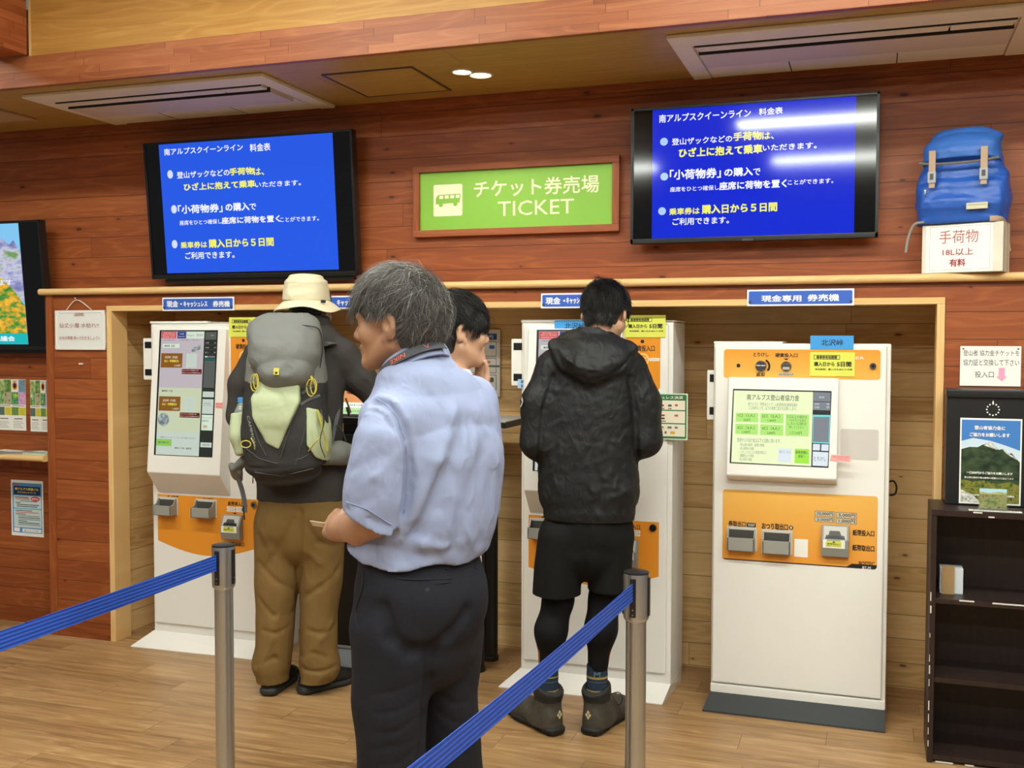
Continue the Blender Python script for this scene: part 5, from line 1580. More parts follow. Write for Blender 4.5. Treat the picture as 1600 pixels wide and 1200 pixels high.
f = lambda a_, b_: (i0 + (i1 - i0) * a_, j0 + (j1 - j0) * b_)
p.poly([f(0, .62), f(1, .50), f(1, .64), f(.75, .70), f(.5, .75), f(.2, .78), f(0, .74)], SKYP2, .0004)
p.poly([f(0, .18), f(1, .18), f(1, .50), f(.93, .55), f(.86, .61), f(.80, .60), f(.72, .66), f(.64, .645), f(.55, .71), f(.50, .74), f(.44, .72), f(.36, .70), f(.28, .67), f(.14, .67), f(0, .64)], MTP, .0006)
p.poly([f(.38, .695), f(.44, .718), f(.50, .738), f(.56, .70), f(.64, .655), f(.60, .645), f(.54, .66), f(.47, .675)], MTS, .0009); p.poly([f(.70, .655), f(.73, .66), f(.82, .60), f(.90, .57), f(.95, .53), f(.84, .57), f(.76, .61)], MTS, .0009)
p.poly([f(0, 0), f(1, 0), f(1, .22), f(.85, .26), f(.6, .23), f(.4, .27), f(.2, .25), f(0, .28)], BSH, .001); p.poly([f(0, 0), f(.35, 0), f(.22, .08), f(.05, .14), f(0, .15)], MTS, .0013)
for st, a_, b_, c_, d_, bo in (('登山者協力金に', .22, .885, .74, .93, .03), ('ご協力をお願いします', .14, .80, .82, .845, .03), ('一口500円からご協力をお願いします', .10, .345, .88, .375, .03), ('登山道の維持や高山植物の保護などに役立てます', .06, .29, .90, .312, .015), ('南アルプス(伊那谷エリア)山岳環境保全連絡協議会', .04, .075, .92, .10, .02)):
    p.text(st, *f(a_, b_), *f(c_, d_), PAPER, .002, bo)
p.build('poster', t, o)
# clear stand with a picture card, label strip
A = on_y(1530, 799, 4.15); B = on_y(1573, 776, 4.15)
t = thing('card_stand', 'clear stand holding a small meadow picture card in front of the black box', 'card stand', (A[0], 4.15, cz))
wv = B[0] - A[0]; hv = .078
m = MB(); m.box(.0, wv, -.001, .001, .006, hv, nmat('meadow_card', ('#4f8f2a', '#9fc04a', '#d8d06a', '#8a6a4a'), 50), .0005); m.build('picture_card', t)
s = Sheet((0, -.0014, 0)); s.quad(.0, hv * .74, wv, hv, mat('card_sky', '#a8d4ea', .4), .0); s.poly([(0, hv * .7), (wv, hv * .72), (wv, hv * .82), (wv * .7, hv * .88), (wv * .4, hv * .8), (0, hv * .85)], nmat('card_hills', ('#5a8a4a', '#c0b46a', '#7a9a5a'), 60), .0003); s.build('card_print', t)
CLR = mat('clear_acrylic', '#f4f6f6', .05, trans=.95); m = MB(); m.box(-.004, wv + .004, -.0045, -.0025, 0, hv - .02, CLR); m.box(-.004, wv + .004, -.02, .03, 0, .002, CLR); m.build('holder', t)
A = on_z(1526, 803.5, cz); B = on_z(1597, 812, cz)
t = thing('label_strip', 'white label strip lying on the front of the bookcase top', 'label', (.335, 4.112, cz))
s = Sheet((0, 0, .0002), (1, 0, 0), (0, 1, 0)); s.box(0, .175, 0, .032, 0, .0006, PAPER, T=s.T); s.text('協力金は こちらへ お願いします', .012, .009, .16, .021, INKG, .0012, .02); s.build('strip', t)

# ------------------------------------------------------------------ the carton and the blue rucksack on the ledge
zl = 1.8093
ca = math.radians(-17)
o = np.array([.170, 4.392, zl])
t = thing('sample_carton', 'white taped carton with a red luggage notice standing on the ledge', 'box', o, ca)
CW2 = mat('carton_white', '#dcd6c4', .55, var=(9, .08)); TAPE = mat('clear_tape', '#d8d2c0', .25)
m = MB(); m.box(0, .292, 0, .118, 0, .186, CW2, .004); m.build('carton', t)
s = Sheet((0, -.0006, 0)); s.quad(.016, .003, .256, .182, PAPER, 0); MAR = mat('notice_maroon', '#a43a40', .6); MAR2 = mat('notice_maroon_thin', '#b0605c', .6)
for q in ((.030, .012, .247, .0128), (.030, .176, .247, .1768), (.030, .012, .0308, .1768), (.2462, .012, .247, .1768)): s.quad(*q, INKG, .0004)
s.text('手荷物', .065, .112, .205, .162, MAR2, .0008); s.text('18L以上', .078, .066, .188, .092, MAR, .0008, .012); s.text('有料', .104, .024, .160, .052, MAR, .0008, .03); s.build('notice', t)
s = Sheet((.2925, 0, 0), (0, 1, 0), (0, 0, 1)); s.quad(.004, .004, .03, .182, TAPE, .0004); s.quad(.06, .0, .09, .186, TAPE, .0004); s.build('tape', t)

o = np.array([.315, 4.425, zl + .1865])
t = thing('blue_rucksack', 'bright blue rucksack with tan straps sitting on the white carton', 'rucksack', o, ca * .8)
t.scale = (.93, .95, .85)
NYL = mat('blue_nylon', '#2659b2', .42, bump=(38, .25)); NYLD = mat('blue_nylon_flap', '#3167b8', .45, bump=(30, .25)); TAN = mat('tan_webbing', '#b59a80', .7); PIP = mat('grey_piping', '#6f6c64', .6)
F = Field((-.24, -.13, -.02), (.24, .11, .42), .006)
F.loft([(.0, -.0, .02, .172, .078), (.0, -.005, .10, .184, .088), (0, 0, .20, .172, .083), (0, .0, .28, .150, .07), (0, .005, .335, .12, .055)], (1, 0, 0), k=.01, p=2.8)
F.loft([(.005, -.062, .03, .150, .035), (.005, -.072, .09, .158, .042), (.005, -.068, .165, .150, .030), (.005, -.06, .185, .14, .018)], (1, 0, 0), k=.015, p=3)
F.crease([(-.15, -.11, .185), (.0, -.115, .19), (.15, -.105, .2)], .010, .007)
F.crease([(-.13, -.1, .03), (-.1, -.115, .12)], .018, .004); F.crease([(.12, -.1, .04), (.07, -.115, .13)], .018, .004); F.crease([(-.05, -.11, .15), (.1, -.11, .1)], .02, .004)
F.wrinkle(.0035, 34, 3)
F.plane((0, 0, .002), (0, 0, -1)); F.build('body', NYL, t)
F = Field((-.24, -.14, .2), (.24, .11, .43), .006)
F.loft([(.0, -.03, .275, .150, .082), (.0, -.025, .325, .146, .080), (0, -.0, .378, .125, .06), (0, .01, .395, .10, .04)], (1, 0, 0), k=.01, p=2.6)
F.ell((.10, .0, .385), (.05, .05, .022), k=.02); F.wrinkle(.004, 30, 8)
F.plane((0, 0, .262), (0, -.25, -1)); F.build('lid', NYLD, t)
m = MB(); m.tube([(-.152 + .304 * i / 12, -.112 - .004 * math.sin(i / 12 * 3.14), .262 + .012 * (abs(i - 6) / 6.) ** 2) for i in range(13)], .006, PIP, 6, up=(0, 0, 1)); m.build('piping', t)
for x in (-.098, .098):
    m = MB(); m.box(x - .013, x + .013, -.121, -.114, .21, .325, TAN, .001); m.box(x - .012, x + .012, -.122, -.118, .160, .185, TAN, .001); m.build('strap', t)
    m = MB(); m.box(x - .016, x + .016, -.128, -.118, .180, .232, mat('buckle_grey', '#a4a6a8', .35), .003); m.box(x - .007, x + .007, -.130, -.126, .195, .222, GREYD, .001); m.build('buckle', t)
m = MB(); m.box(.035, .115, -.122, -.116, .055, .083, mat('label_cream', '#cfc9a8', .6), .001); m.box(.040, .110, -.1226, -.120, .072, .0745, GREYM); m.build('label', t)
m = MB(); m.box(-.128, -.121, -.119, -.113, .13, .155, CHROME, .002); m.build('zip_pull', t)
m = MB()
m.tube([(-.13, -.10, .012), (-.17, -.09, .005), (-.195, -.08, -.05), (-.205, -.078, -.12)], .005, GREYM, 6, ry=.0015, up=(0, 1, 0)); m.build('hanging_strap', t)
m = MB(); m.tube([(.12, -.10, .012), (.155, -.075, .01), (.168, -.02, -.02), (.170, .0, -.08), (.175, .01, -.125)], .012, TAN, 6, ry=.002, up=(0, 1, 0)); m.build('hip_strap', t)

# ------------------------------------------------------------------ belt posts
CAPB = mat('post_cap_black', '#1a1a1a', .35)
BELT = bpy.data.materials.new('belt_blue'); BELT.use_nodes = True
_b = BELT.node_tree.nodes['Principled BSDF']; _b.inputs['Roughness'].default_value = .55
_tc = BELT.node_tree.nodes.new('ShaderNodeTexCoord'); _sx = BELT.node_tree.nodes.new('ShaderNodeSeparateXYZ'); _mm = BELT.node_tree.nodes.new('ShaderNodeMath'); _ms = BELT.node_tree.nodes.new('ShaderNodeMath')
_rp = BELT.node_tree.nodes.new('ShaderNodeValToRGB'); _bp = BELT.node_tree.nodes.new('ShaderNodeBump')
BELT.node_tree.links.new(_tc.outputs['Object'], _sx.inputs[0]); _mm.operation = 'MULTIPLY'; _mm.inputs[1].default_value = 2 * math.pi / .0098; BELT.node_tree.links.new(_sx.outputs['Z'], _mm.inputs[0])
_ms.operation = 'SINE'; BELT.node_tree.links.new(_mm.outputs[0], _ms.inputs[0])
_mr = BELT.node_tree.nodes.new('ShaderNodeMapRange'); _mr.inputs['From Min'].default_value = -1; BELT.node_tree.links.new(_ms.outputs[0], _mr.inputs['Value'])
_rp.color_ramp.elements[0].color = lin('#1540a4'); _rp.color_ramp.elements[1].color = lin('#2a5cc8'); BELT.node_tree.links.new(_mr.outputs[0], _rp.inputs[0]); BELT.node_tree.links.new(_rp.outputs[0], _b.inputs['Base Color'])
_bp.inputs['Strength'].default_value = .5; _bp.inputs['Distance'].default_value = .003; BELT.node_tree.links.new(_mr.outputs[0], _bp.inputs['Height']); BELT.node_tree.links.new(_bp.outputs[0], _b.inputs['Normal'])

PH = .90


def post(pos, ang, label):
    t = thing('belt_post', label, 'stanchion', (pos[0], pos[1], 0), ang, 'queue belt posts')
    m = MB(); m.lathe((0, 0, 0), [(.001, 0), (.165, 0), (.165, .010), (.150, .020), (.06, .034), (.034, .040), (.001, .040)], STEEL, 40); m.build('base', t)
    m = MB(); m.cyl((0, 0, .035), (0, 0, .768), .0290, .0290, STEEL, 32, cap=False); m.build('tube', t)
    m = MB(); m.lathe((0, 0, 0), [(.029, .762), (.0345, .768), (.0360, .775), (.0360, PH - .006), (.0345, PH - .001)], STEEL, 40); h_ = m.build('head', t)
    m = MB(); m.lathe((0, 0, 0), [(.0352, PH - .004), (.0352, PH + .001), (.030, PH + .003), (.001, PH + .0035)], CAPB, 40); m.build('cap', t)
    for k in range(4):
        a_ = math.pi / 2 * k; T = Matrix.Rotation(a_, 4, 'Z')
        m = MB(); m.box(.0325, .0392, -.0085, .0085, .778, PH - .012, CAPB, .003, T=T)
        for z in (.786, .80): m.box(.0385, .0398, -.0025, .0025, z - .0025, z + .0025, CHROME, .0008, T=T)
        m.build('belt_slot', t)
    T = Matrix.Rotation(math.pi, 4, 'Z'); m = MB(); m.box(.038, .047, -.009, .009, .815, PH - .018, CAPB, .003, T=T); m.build('belt_clip', t)
    return t


def belt(t, L, z0=.826, wd=.049):
    """a woven belt along the post's +x"""
    m = MB(); n = 12
    vs = []; fs = []
    for i in range(n + 1):
        x = .037 + (L - .074) * i / n; sag = .012 * math.sin(math.pi * i / n)
        for dy in (-.0007, .0007):
            for z in (z0, z0 + wd): vs.append((x, dy, z - sag))
    for i in range(n):
        b = i * 4
        fs += [(b, b + 4, b + 5, b + 1), (b + 2, b + 3, b + 7, b + 6), (b + 1, b + 5, b + 7, b + 3), (b, b + 2, b + 6, b + 4)]
    m.add(vs, fs, BELT, True); m.build('belt', t)


def dir_ang(a, b): return math.atan2(b[1] - a[1], b[0] - a[0])


pl = on_z(349, 851.5, PH); zb_ = .8505
ql = on_z(0, 994.5, zb_)
aL = dir_ang(pl, ql); LL = 1.95
tL = post(pl, aL, 'left steel belt post holding the blue belt that runs out at the left edge'); belt(tL, LL)
pr = on_z(994.5, 893.5, PH); qr = on_z(780, 1098, zb_)
aR = dir_ang(pr, qr); LR = 1.75
tR = post(pr, aR, 'right steel belt post whose belt crosses the dark trousers'); belt(tR, LR)
# ------------------------------------------------------------------ people
RH = np.array([math.cos(YAW), math.sin(YAW), 0]); FH = np.array([-math.sin(YAW), math.cos(YAW), 0])


def pv(px, py, y):
    d = ray(px, py); k = y / (d @ FH)
    return np.array([d @ RH * k, y, EYE + d[2] * k])


class Who:
    """a standing figure: x to the viewer's right, y away, z up from its own spot on the floor"""

    def __init__(self, px, y, label, cat='person', name='person'):
        p = pv(px, 600, y); self.x0, self.y0 = p[0], y
        w = RH * p[0] + FH * y
        self.loc = (w[0], w[1], 0)
        self.t = thing(name, label, cat, self.loc, YAW)

    def __call__(self, px, py, dy=0.0):
        p = pv(px, py, self.y0 + dy); p[0] -= self.x0; p[1] = dy
        return p


def rotm(fwd, up=(0, 0, 1), roll=0.0):
    f = np.array(fwd, float); f /= np.linalg.norm(f); r = np.cross(f, np.array(up, float)); r /= np.linalg.norm(r); u = np.cross(r, f)
    return np.stack([r, f, u], 1)


def add_head(F, c, R, s=1.0, k=.012, ear=1.0):
    """skull, face, ears; R columns = (his right, forward, up)"""
    c = np.array(c, float)
    L = lambda x, y, z: c + R @ np.array([x, y, z]) * s
    E = lambda p, r, kk=k, op='u': F.ell(L(*p), np.array(r) * s, R, kk, op)
    C = lambda a, b, ra, rb=None, kk=k, op='u': F.cap(L(*a), L(*b), ra * s, (ra if rb is None else rb) * s, kk, op)
    E((0, -.012, .038), (.074, .096, .088), .02)
    E((0, .042, -.015), (.060, .052, .088), .03)
    for sx in (-1, 1):
        C((sx * .058, -.005, -.045), (sx * .020, .070, -.088), .022, .018, .02)
        E((sx * .043, .062, -.018), (.022, .024, .022), .02)
    E((0, .078, -.088), (.024, .020, .020), .018)
    C((-.034, .082, .030), (.034, .082, .030), .013, None, .015)
    C((0, .088, .022), (0, .108, -.018), .008, .012, .010)
    C((-.012, .096, -.024), (.012, .096, -.024), .0095, None, .008)
    for sx in (-1, 1):
        E((sx * .031, .099, .012), (.018, .014, .010), .010, 's')
        E((sx * .031, .080, .012), (.014, .012, .011), .004)
    C((-.018, .088, -.050), (0, .097, -.049), .0065, .0075, .006); C((.018, .088, -.050), (0, .097, -.049), .0065, .0075, .006)
    C((-.016, .087, -.062), (.016, .087, -.062), .0085, None, .006)
    C((-.022, .099, -.0555), (.022, .099, -.0555), .0028, None, .004, 's')
    for sx in (-1, 1):
        Re = R @ np.array(Euler((math.radians(-12), 0, math.radians(sx * 22))).to_matrix())
        F.ell(L(sx * .084, -.012, .002), np.array([.0075, .0195, .034]) * s * ear, Re, .005)
        F.cap(L(sx * .083, -.026, .016 * ear), L(sx * .086, -.026, -.012 * ear), .0055 * s, .005 * s, .004); F.cap(L(sx * .083, -.026, .016 * ear), L(sx * .083, -.004, .032 * ear), .0055 * s, .005 * s, .004)
        F.ell(L(sx * .090, -.010, .004), np.array([.006, .008, .015]) * s, Re, .004, 's')
        E((sx * .078, .002, -.026 * ear), (.0065, .010, .012), .006)
    return L


SKIN = mat('skin_warm', '#a67b5e', .48, var=(28, .06)); SKIN2 = mat('skin_pale', '#cb9f82', .46, var=(28, .05))
SKIN.node_tree.nodes['Principled BSDF'].inputs['Subsurface Weight'].default_value = .08
SKIN2.node_tree.nodes['Principled BSDF'].inputs['Subsurface Weight'].default_value = .08
for q in (SKIN, SKIN2): q.node_tree.nodes['Principled BSDF'].inputs['Subsurface Radius'].default_value = (.01, .004, .002)
LIP = mat('lip', '#b4715c', .45); EYEW = mat('eye_white', '#e8e2da', .25); IRIS = mat('eye_dark', '#1c120c', .2)
HB = mat('hair_black', '#0d0b0a', .42); HB2 = mat('hair_black_light', '#1d1916', .4)
HG1 = mat('hair_dark_grey', '#484541', .5); HG2 = mat('hair_mid_grey', '#6e6a66', .5); HG3 = mat('hair_light_grey', '#b9b4ad', .5)


def eyes(L, t, s=1.0):
    m = MB()
    for sx in (-1, 1):
        bm = bmesh.new(); bmesh.ops.create_uvsphere(bm, u_segments=16, v_segments=10, radius=.0118 * s)
        c = L(sx * .031, .0795, .012); bmesh.ops.translate(bm, vec=Vector(c), verts=bm.verts); m.bm(bm, EYEW, True)
        bm = bmesh.new(); bmesh.ops.create_uvsphere(bm, u_segments=12, v_segments=8, radius=.0062 * s)
        c = L(sx * .0312, .0866, .012); bmesh.ops.translate(bm, vec=Vector(c), verts=bm.verts); m.bm(bm, IRIS, True)
    return m.build('eyes', t)


def hand(F, wrist, d, palm_n, side, curl, s=1.0, k=.006, thumb=1.0, spread=1.0):
    """wrist point, d = direction of the fingers, palm_n = out of the palm, side = towards the thumb; curl = list of 4 finger curls"""
    d = np.array(d, float); d /= np.linalg.norm(d); n = np.array(palm_n, float); n -= d * (n @ d); n /= np.linalg.norm(n)
    sd = np.array(side, float); sd -= d * (sd @ d) + n * (sd @ n); sd /= np.linalg.norm(sd); w = np.array(wrist, float)
    R = np.stack([sd, d, n], 1)
    F.ell(w + d * .048 * s, np.array([.040, .052, .016]) * s, R, k * 2, p=2.6)
    F.cap(w - d * .01 * s, w + d * .03 * s, .024 * s, .026 * s, .012)
    ln = (.070, .079, .074, .060)
    for i in range(4):
        o = (.030 - .020 * i) * s
        b = w + d * .088 * s + sd * o - d * (.010 * s if i in (0, 3) else 0) - d * (.006 * s if i == 3 else 0)
        a = 0.0; p = b; dirn = d + sd * (.10 - .065 * i) * spread; dirn /= np.linalg.norm(dirn)
        F.cap(w + d * .06 * s + sd * o * .9, b, .0100 * s, .0098 * s, k)
        seg = [ln[i] * .45 * s, ln[i] * .31 * s, ln[i] * .24 * s]; r = .0092 * s
        for j in range(3):
            a += curl[i] * (1.0, 1.15, .7)[j]
            q = p + (dirn * math.cos(a) + n * math.sin(a)) * seg[j]
            F.cap(p, q, r, r * .9, k * .6); p = q; r *= .9
    b = w + d * .028 * s + sd * .034 * s; t1 = b + (d * .55 + sd * .72 + n * .42 * thumb) / 1.0 * .036 * s
    t2 = t1 + (d * .86 + sd * .25 + n * .45 * thumb) * .030 * s; t3 = t2 + (d * .92 - sd * .05 + n * .4 * thumb) * .024 * s
    F.cap(w + d * .02 * s + sd * .02 * s, b, .017 * s, .014 * s, .012); F.cap(b, t1, .0135 * s, .0115 * s, k); F.cap(t1, t2, .0108 * s, .0098 * s, k); F.cap(t2, t3, .0098 * s, .0082 * s, k)


def hair_roots(n, seed, c, R, rad, keep, off=(0, -.012, .038)):
    """points on the skull, in head coordinates, where keep(local unit direction) holds"""
    rg = np.random.RandomState(seed); out = []
    v = rg.normal(size=(n * 6, 3)); v /= np.linalg.norm(v, axis=1, keepdims=True)
    v = v[keep(v)][:n]
    p = v * np.array(rad) + np.array(off)
    return v, p


def hair_obj(t, c, R, s, mats, probs, n, length, seed, keep, lift=.2, grav=.5, curl=.3, r0=.0008, rad=(.080, .102, .094), base=None, segs=7, lenf=None, clump=.3, cf=9.0, whorl=-.3, sweep=0.0, stray=.05, side_fwd=.1, hugr=(1.04, .12), nape=0, nape_z=-.05, nape_len=.3):
    """strands combed forward over the top from the whorl line, and down the back and sides; sweep pushes the top to one side"""
    v, p = hair_roots(n, seed, c, R, rad, keep)
    rg = np.random.RandomState(seed + 1)
    if nape:                       # short hair on the back of the neck, below the round of the skull
        th = rg.uniform(-1.25, 1.25, nape); zz = rg.uniform(nape_z, .02, nape); kk_ = np.sqrt(np.clip(1 - ((zz + .015) / .075) ** 2, .05, 1))
        ex = rad[0] - .074
        pn = np.stack([np.sin(th) * (.060 + ex) * kk_, -.040 - np.cos(th) * (.053 + ex) * kk_, zz], 1); vn = np.stack([np.sin(th), -np.cos(th), -.25 + 0 * th], 1); vn /= np.linalg.norm(vn, axis=1, keepdims=True)
        p = np.concatenate([p, pn]); v = np.concatenate([v, vn])
    top = np.clip((v[:, 2] - .15) / .55, 0, 1)[:, None]
    fy = np.tanh((v[:, 1] - whorl + .12 * rg.normal(size=len(v))) * 3.5)
    dt = np.stack([.7 * v[:, 0] + sweep, fy, np.zeros(len(v))], 1)
    ds = np.stack([.15 * v[:, 0], side_fwd + 0 * v[:, 0] - .25 * (v[:, 1] < -.2), -np.ones(len(v))], 1)
    d = dt * top + ds * (1 - top)
    d += clump * np.stack([np.sin(v[:, 1] * cf + 1.4 * v[:, 2] * cf + seed), np.sin(v[:, 2] * cf * 1.1 + v[:, 0] * cf + 1.7), np.sin(v[:, 0] * cf * .9 + v[:, 1] * cf * 1.2 + 4)], 1)
    d += .16 * rg.normal(size=d.shape)
    d -= v * (d * v).sum(1, keepdims=True); d /= np.linalg.norm(d, axis=1, keepdims=True) + 1e-6
    lf = np.where(rg.rand(len(v)) < stray, lift + .5, lift)[:, None]
    d = d * (1 - lf) + v * lf
    L_ = np.full(len(v), length)
    if lenf is not None: L_ = L_ * lenf(v)
    if nape: L_[-nape:] = length * nape_len
    Pw = c + (p * s) @ R.T; Dw = d @ R.T
    mi = rg.choice(len(mats), size=len(v), p=probs)
    hc_ = c + R @ np.array([0, -.012, .038]) * s
    P, F_, m_ = strands(Pw, Dw, L_, r0, mats, seed, segs, grav, curl, mi, hc_, np.array(rad) * s * .985, R, np.where(p[:, 2] < .005, 1.6, np.where(v[:, 2] < -.25, 1.03 + .05 * rg.rand(len(v)), np.where(rg.rand(len(v)) < stray, 1.3, hugr[0] + hugr[1] * rg.rand(len(v))))))
    if base is not None:
        bp, bf = base.mesh(); bf = bf[(bf >= 0).all(1)]
        F_ = np.concatenate([F_, bf + len(P)]); P = np.concatenate([P, bp]); m_ = np.concatenate([m_, np.zeros(len(bf), int)])
    me = mesh_np('hair', P, F_, mats, m_); o = bpy.data.objects.new('hair', me); link(o, t)
    return o


def hair_cap(c, R, s, front, side, nape, thick=.010, h=.006, extra=None):
    """the dense undercoat: skull shell with the face, ears and neck left free (front/side/nape are heights and positions in head space)"""
    F = Field(c - .20 * s, c + .20 * s, h)
    L = lambda x, y, z: c + R @ np.array([x, y, z]) * s
    F.ell(L(0, -.012, .038), np.array([.074 + thick, .096 + thick, .088 + thick]) * s, R, 0)
    F.ell(L(0, -.040, -.015), np.array([.060 + thick, .052 + thick, .075]) * s, R, .03)
    if extra: extra(F, L)
    F.ell(L(0, front, -.052), np.array([.105, .088, .100]) * s, R, .012, 's')
    F.plane(L(0, 0, nape), -R[:, 2])
    for sx in (-1, 1): F.ell(L(sx * .09, .0, -.03), np.array([.035, .035, .058]) * s, R, .01, 's'); F.ell(L(sx * .085, .035, -.02), np.array([.04, .042, .058]) * s, R, .01, 's')
    return F


def cloth(name, col, rough=.8, bump=(90, .25), fine=None):
    return mat(name, col, rough, bump=bump, spec=.25)


def surf(Fd, W, px, py, d0=-.45, d1=.45):
    ds = np.linspace(d0, d1, 240)
    for d_ in ds:
        p = W(px, py, d_); i = np.round((p - Fd.lo) / Fd.h).astype(int)
        if (i >= 0).all() and (i < Fd.n).all() and Fd.D[i[0], i[1], i[2]] < 0: return W(px, py, d_ - .002)
    return W(px, py, 0)



# ---- grey haired man in the pale blue shirt
A = Who(655, 2.65, 'person with grey hair, pale blue short sleeved shirt and dark trousers, looking left')
fw = np.array([-.75, .66, 0]); rt = np.array([.66, .75, 0])
hR = rotm((-.965, .26, -.06)); hc = A(619, 510, .015); hs = .98
HEADA = (hc, hR, hs)
F = Field((-.34, -.32, -.0), (.30, .34, 1.80), .0048)
L = add_head(F, hc, hR, hs, ear=1.22)
nb = A(663, 578, .02)
F.loft([tuple(L(0, -.028, -.045)) + (.058, .062), tuple(A(655, 570, .015)) + (.064, .066), tuple(nb - np.array([0, 0, .05])) + (.085, .075)], rt, k=.03)
# trunk and legs under the clothes
F.loft([tuple(A(665, 600, .0)) + (.12, .07), tuple(A(672, 680, 0)) + (.17, .10), tuple(A(668, 800, 0)) + (.15, .105), tuple(A(658, 930, 0)) + (.15, .10), tuple(A(655, 1000, 0)) + (.13, .09)], rt, k=.03)
kL, kR = A(610, 1190, -.06), A(702, 1180, .10)
aL = np.array([kL[0] - .0, -.05, .09]); aR = np.array([kR[0] + .02, .12, .09])
F.chain([A(625, 985, -.07), kL, aL], [.075, .050, .036], .03); F.chain([A(695, 985, .08), kR, aR], [.075, .05, .036], .03)
for q in (aL, aR): F.cap(q, q + fw * .12 - np.array([0, 0, .05]), .036, .03, .02)
shL = A(604, 672, -.15); elL = A(583, 812, -.18); wrL = A(531, 826, -.06)
F.chain([shL, elL], [.050, .040], .02); F.chain([elL, A(562, 826, -.12), wrL], [.041, .040, .029], .015)
hd = np.array([-.42, .86, .06]); hd /= np.linalg.norm(hd)
hand(F, wrL - hd * .004, hd, np.array([.72, .38, -.5]), np.array([.1, .1, 1.0]), [.62, .68, .72, .75], .98)
shR = A(745, 640, .15)
elR = A(740, 800, .22); wrR = A(640, 820, .30)
F.chain([shR, elR], [.05, .04], .02); F.chain([elR, wrR], [.04, .029], .015)
hand(F, wrR, (-.7, .7, 0), (.5, .5, -.7), (0, .1, 1), [.6, .65, .7, .75])
lipc = L(0, .1, -.056)
F.build('body', [SKIN, LIP], A.t, paint=lambda P: ((np.linalg.norm((P - lipc) * np.array([1, 1, 1.6]), axis=1) < .019)).astype(int), smooth=1)
eyes(L, A.t, hs)

# shirt
SHIRT = mat('shirt_pale_blue', '#929bb9', .85, bump=(300, .05), spec=.15, fold=(13, .5, (1, 1, .55)))
F = Field((-.36, -.36, .66), (.32, .36, 1.56), .005)
F.loft([tuple(A(662, 566, .02)) + (.066, .066), tuple(A(663, 598, .01)) + (.100, .080), tuple(A(668, 634, 0)) + (.164, .106), tuple(A(671, 668, 0)) + (.204, .128), tuple(A(675, 715, 0)) + (.205, .146), tuple(A(668, 800, 0)) + (.196, .150), tuple(A(652, 862, 0)) + (.190, .145), tuple(A(652, 900, 0)) + (.188, .140)], rt, k=.02, p=2.2)
F.ell(A(714, 634, .11), (.075, .075, .055), k=.05); F.ell(A(612, 655, -.13), (.06, .07, .05), k=.05)
# hem: dips in the middle of the back, higher at the sides
hem = lambda g: None
zc = A(655, 882)[2]
X, Y, Z = F.ax[0][:, None, None], F.ax[1][None, :, None], F.ax[2][None, None, :]
bx_ = A(655, 880)[0]
hz = zc + .022 + .22 * (X - bx_ - .00) ** 2 * 1.5 + .035 * np.clip((-(X - bx_) - .12) / .06, 0, 1) + .006 * np.sin(X * 40)
F.D = np.maximum(F.D, (hz - Z + 0 * Y).astype(np.float32))
F.ell(A(640, 590, -.05), (.075, .06, .032), k=.04)
# big soft folds down the back
F.crease([A(735, 655, -.1), A(700, 740, -.16), A(650, 830, -.17), A(628, 872, -.17)], .022, .010)
F.crease([A(712, 640, -.12), A(690, 720, -.17), A(648, 800, -.18)], .020, -.008)
F.crease([A(762, 690, -.05), A(742, 770, -.12), A(715, 850, -.14)], .020, .008)
F.crease([A(705, 700, -.16), A(690, 760, -.17), A(668, 820, -.18)], .014, .007)
F.crease([A(745, 640, -.05), A(772, 720, -.02), A(768, 800, -.02)], .018, -.006)
F.crease([A(660, 850, -.17), A(700, 858, -.15), A(745, 848, -.1)], .016, -.006)
F.crease([A(620, 860, -.18), A(660, 872, -.17), A(720, 862, -.13)], .014, .006)
F.crease([A(680, 585, -.12), A(735, 640, -.10)], .02, -.004)
F.crease([A(672, 690, -.15), A(655, 760, -.17), A(640, 830, -.18)], .014, -.006)
F.wrinkle(.0026, 24, 5, dirv=(-.3, 0, 1)); F.wrinkle(.0016, 62, 9)
# left sleeve, loose and open below
S = Field((-.36, -.36, .9), (.10, .12, 1.5), .005)
S.loft([tuple(A(612, 664, -.12)) + (.058, .068), tuple(A(599, 695, -.155)) + (.070, .078), tuple(A(588, 750, -.17)) + (.072, .078), tuple(A(578, 830, -.18)) + (.070, .066), tuple(A(573, 880, -.18)) + (.07, .066)], (1, 0, 0), k=.02, p=2.2)
c1, c2 = A(537, 800, -.2), A(612, 838, -.2)
nv = np.array([-(c2 - c1)[2] * -1, 0, -(c2 - c1)[0]]); nv = np.array([(c2 - c1)[2], 0, -(c2 - c1)[0]]); nv /= np.linalg.norm(nv)
S.plane(c1, nv)
S.crease([A(548, 735, -.22), A(585, 715, -.25), A(625, 700, -.24)], .012, .004); S.crease([A(545, 770, -.22), A(585, 745, -.25), A(610, 720, -.25)], .010, -.004)
S.crease([A(560, 790, -.24), A(600, 770, -.25)], .012, .004); S.crease([A(543, 795, -.22), A(575, 808, -.24), A(608, 828, -.24)], .006, .004)
S.wrinkle(.003, 34, 12, dirv=(1, 0, .4)); S.wrinkle(.0015, 70, 13)
S.cap(A(556, 815, -.18), A(598, 838, -.18), .040, .045, .004, 's')
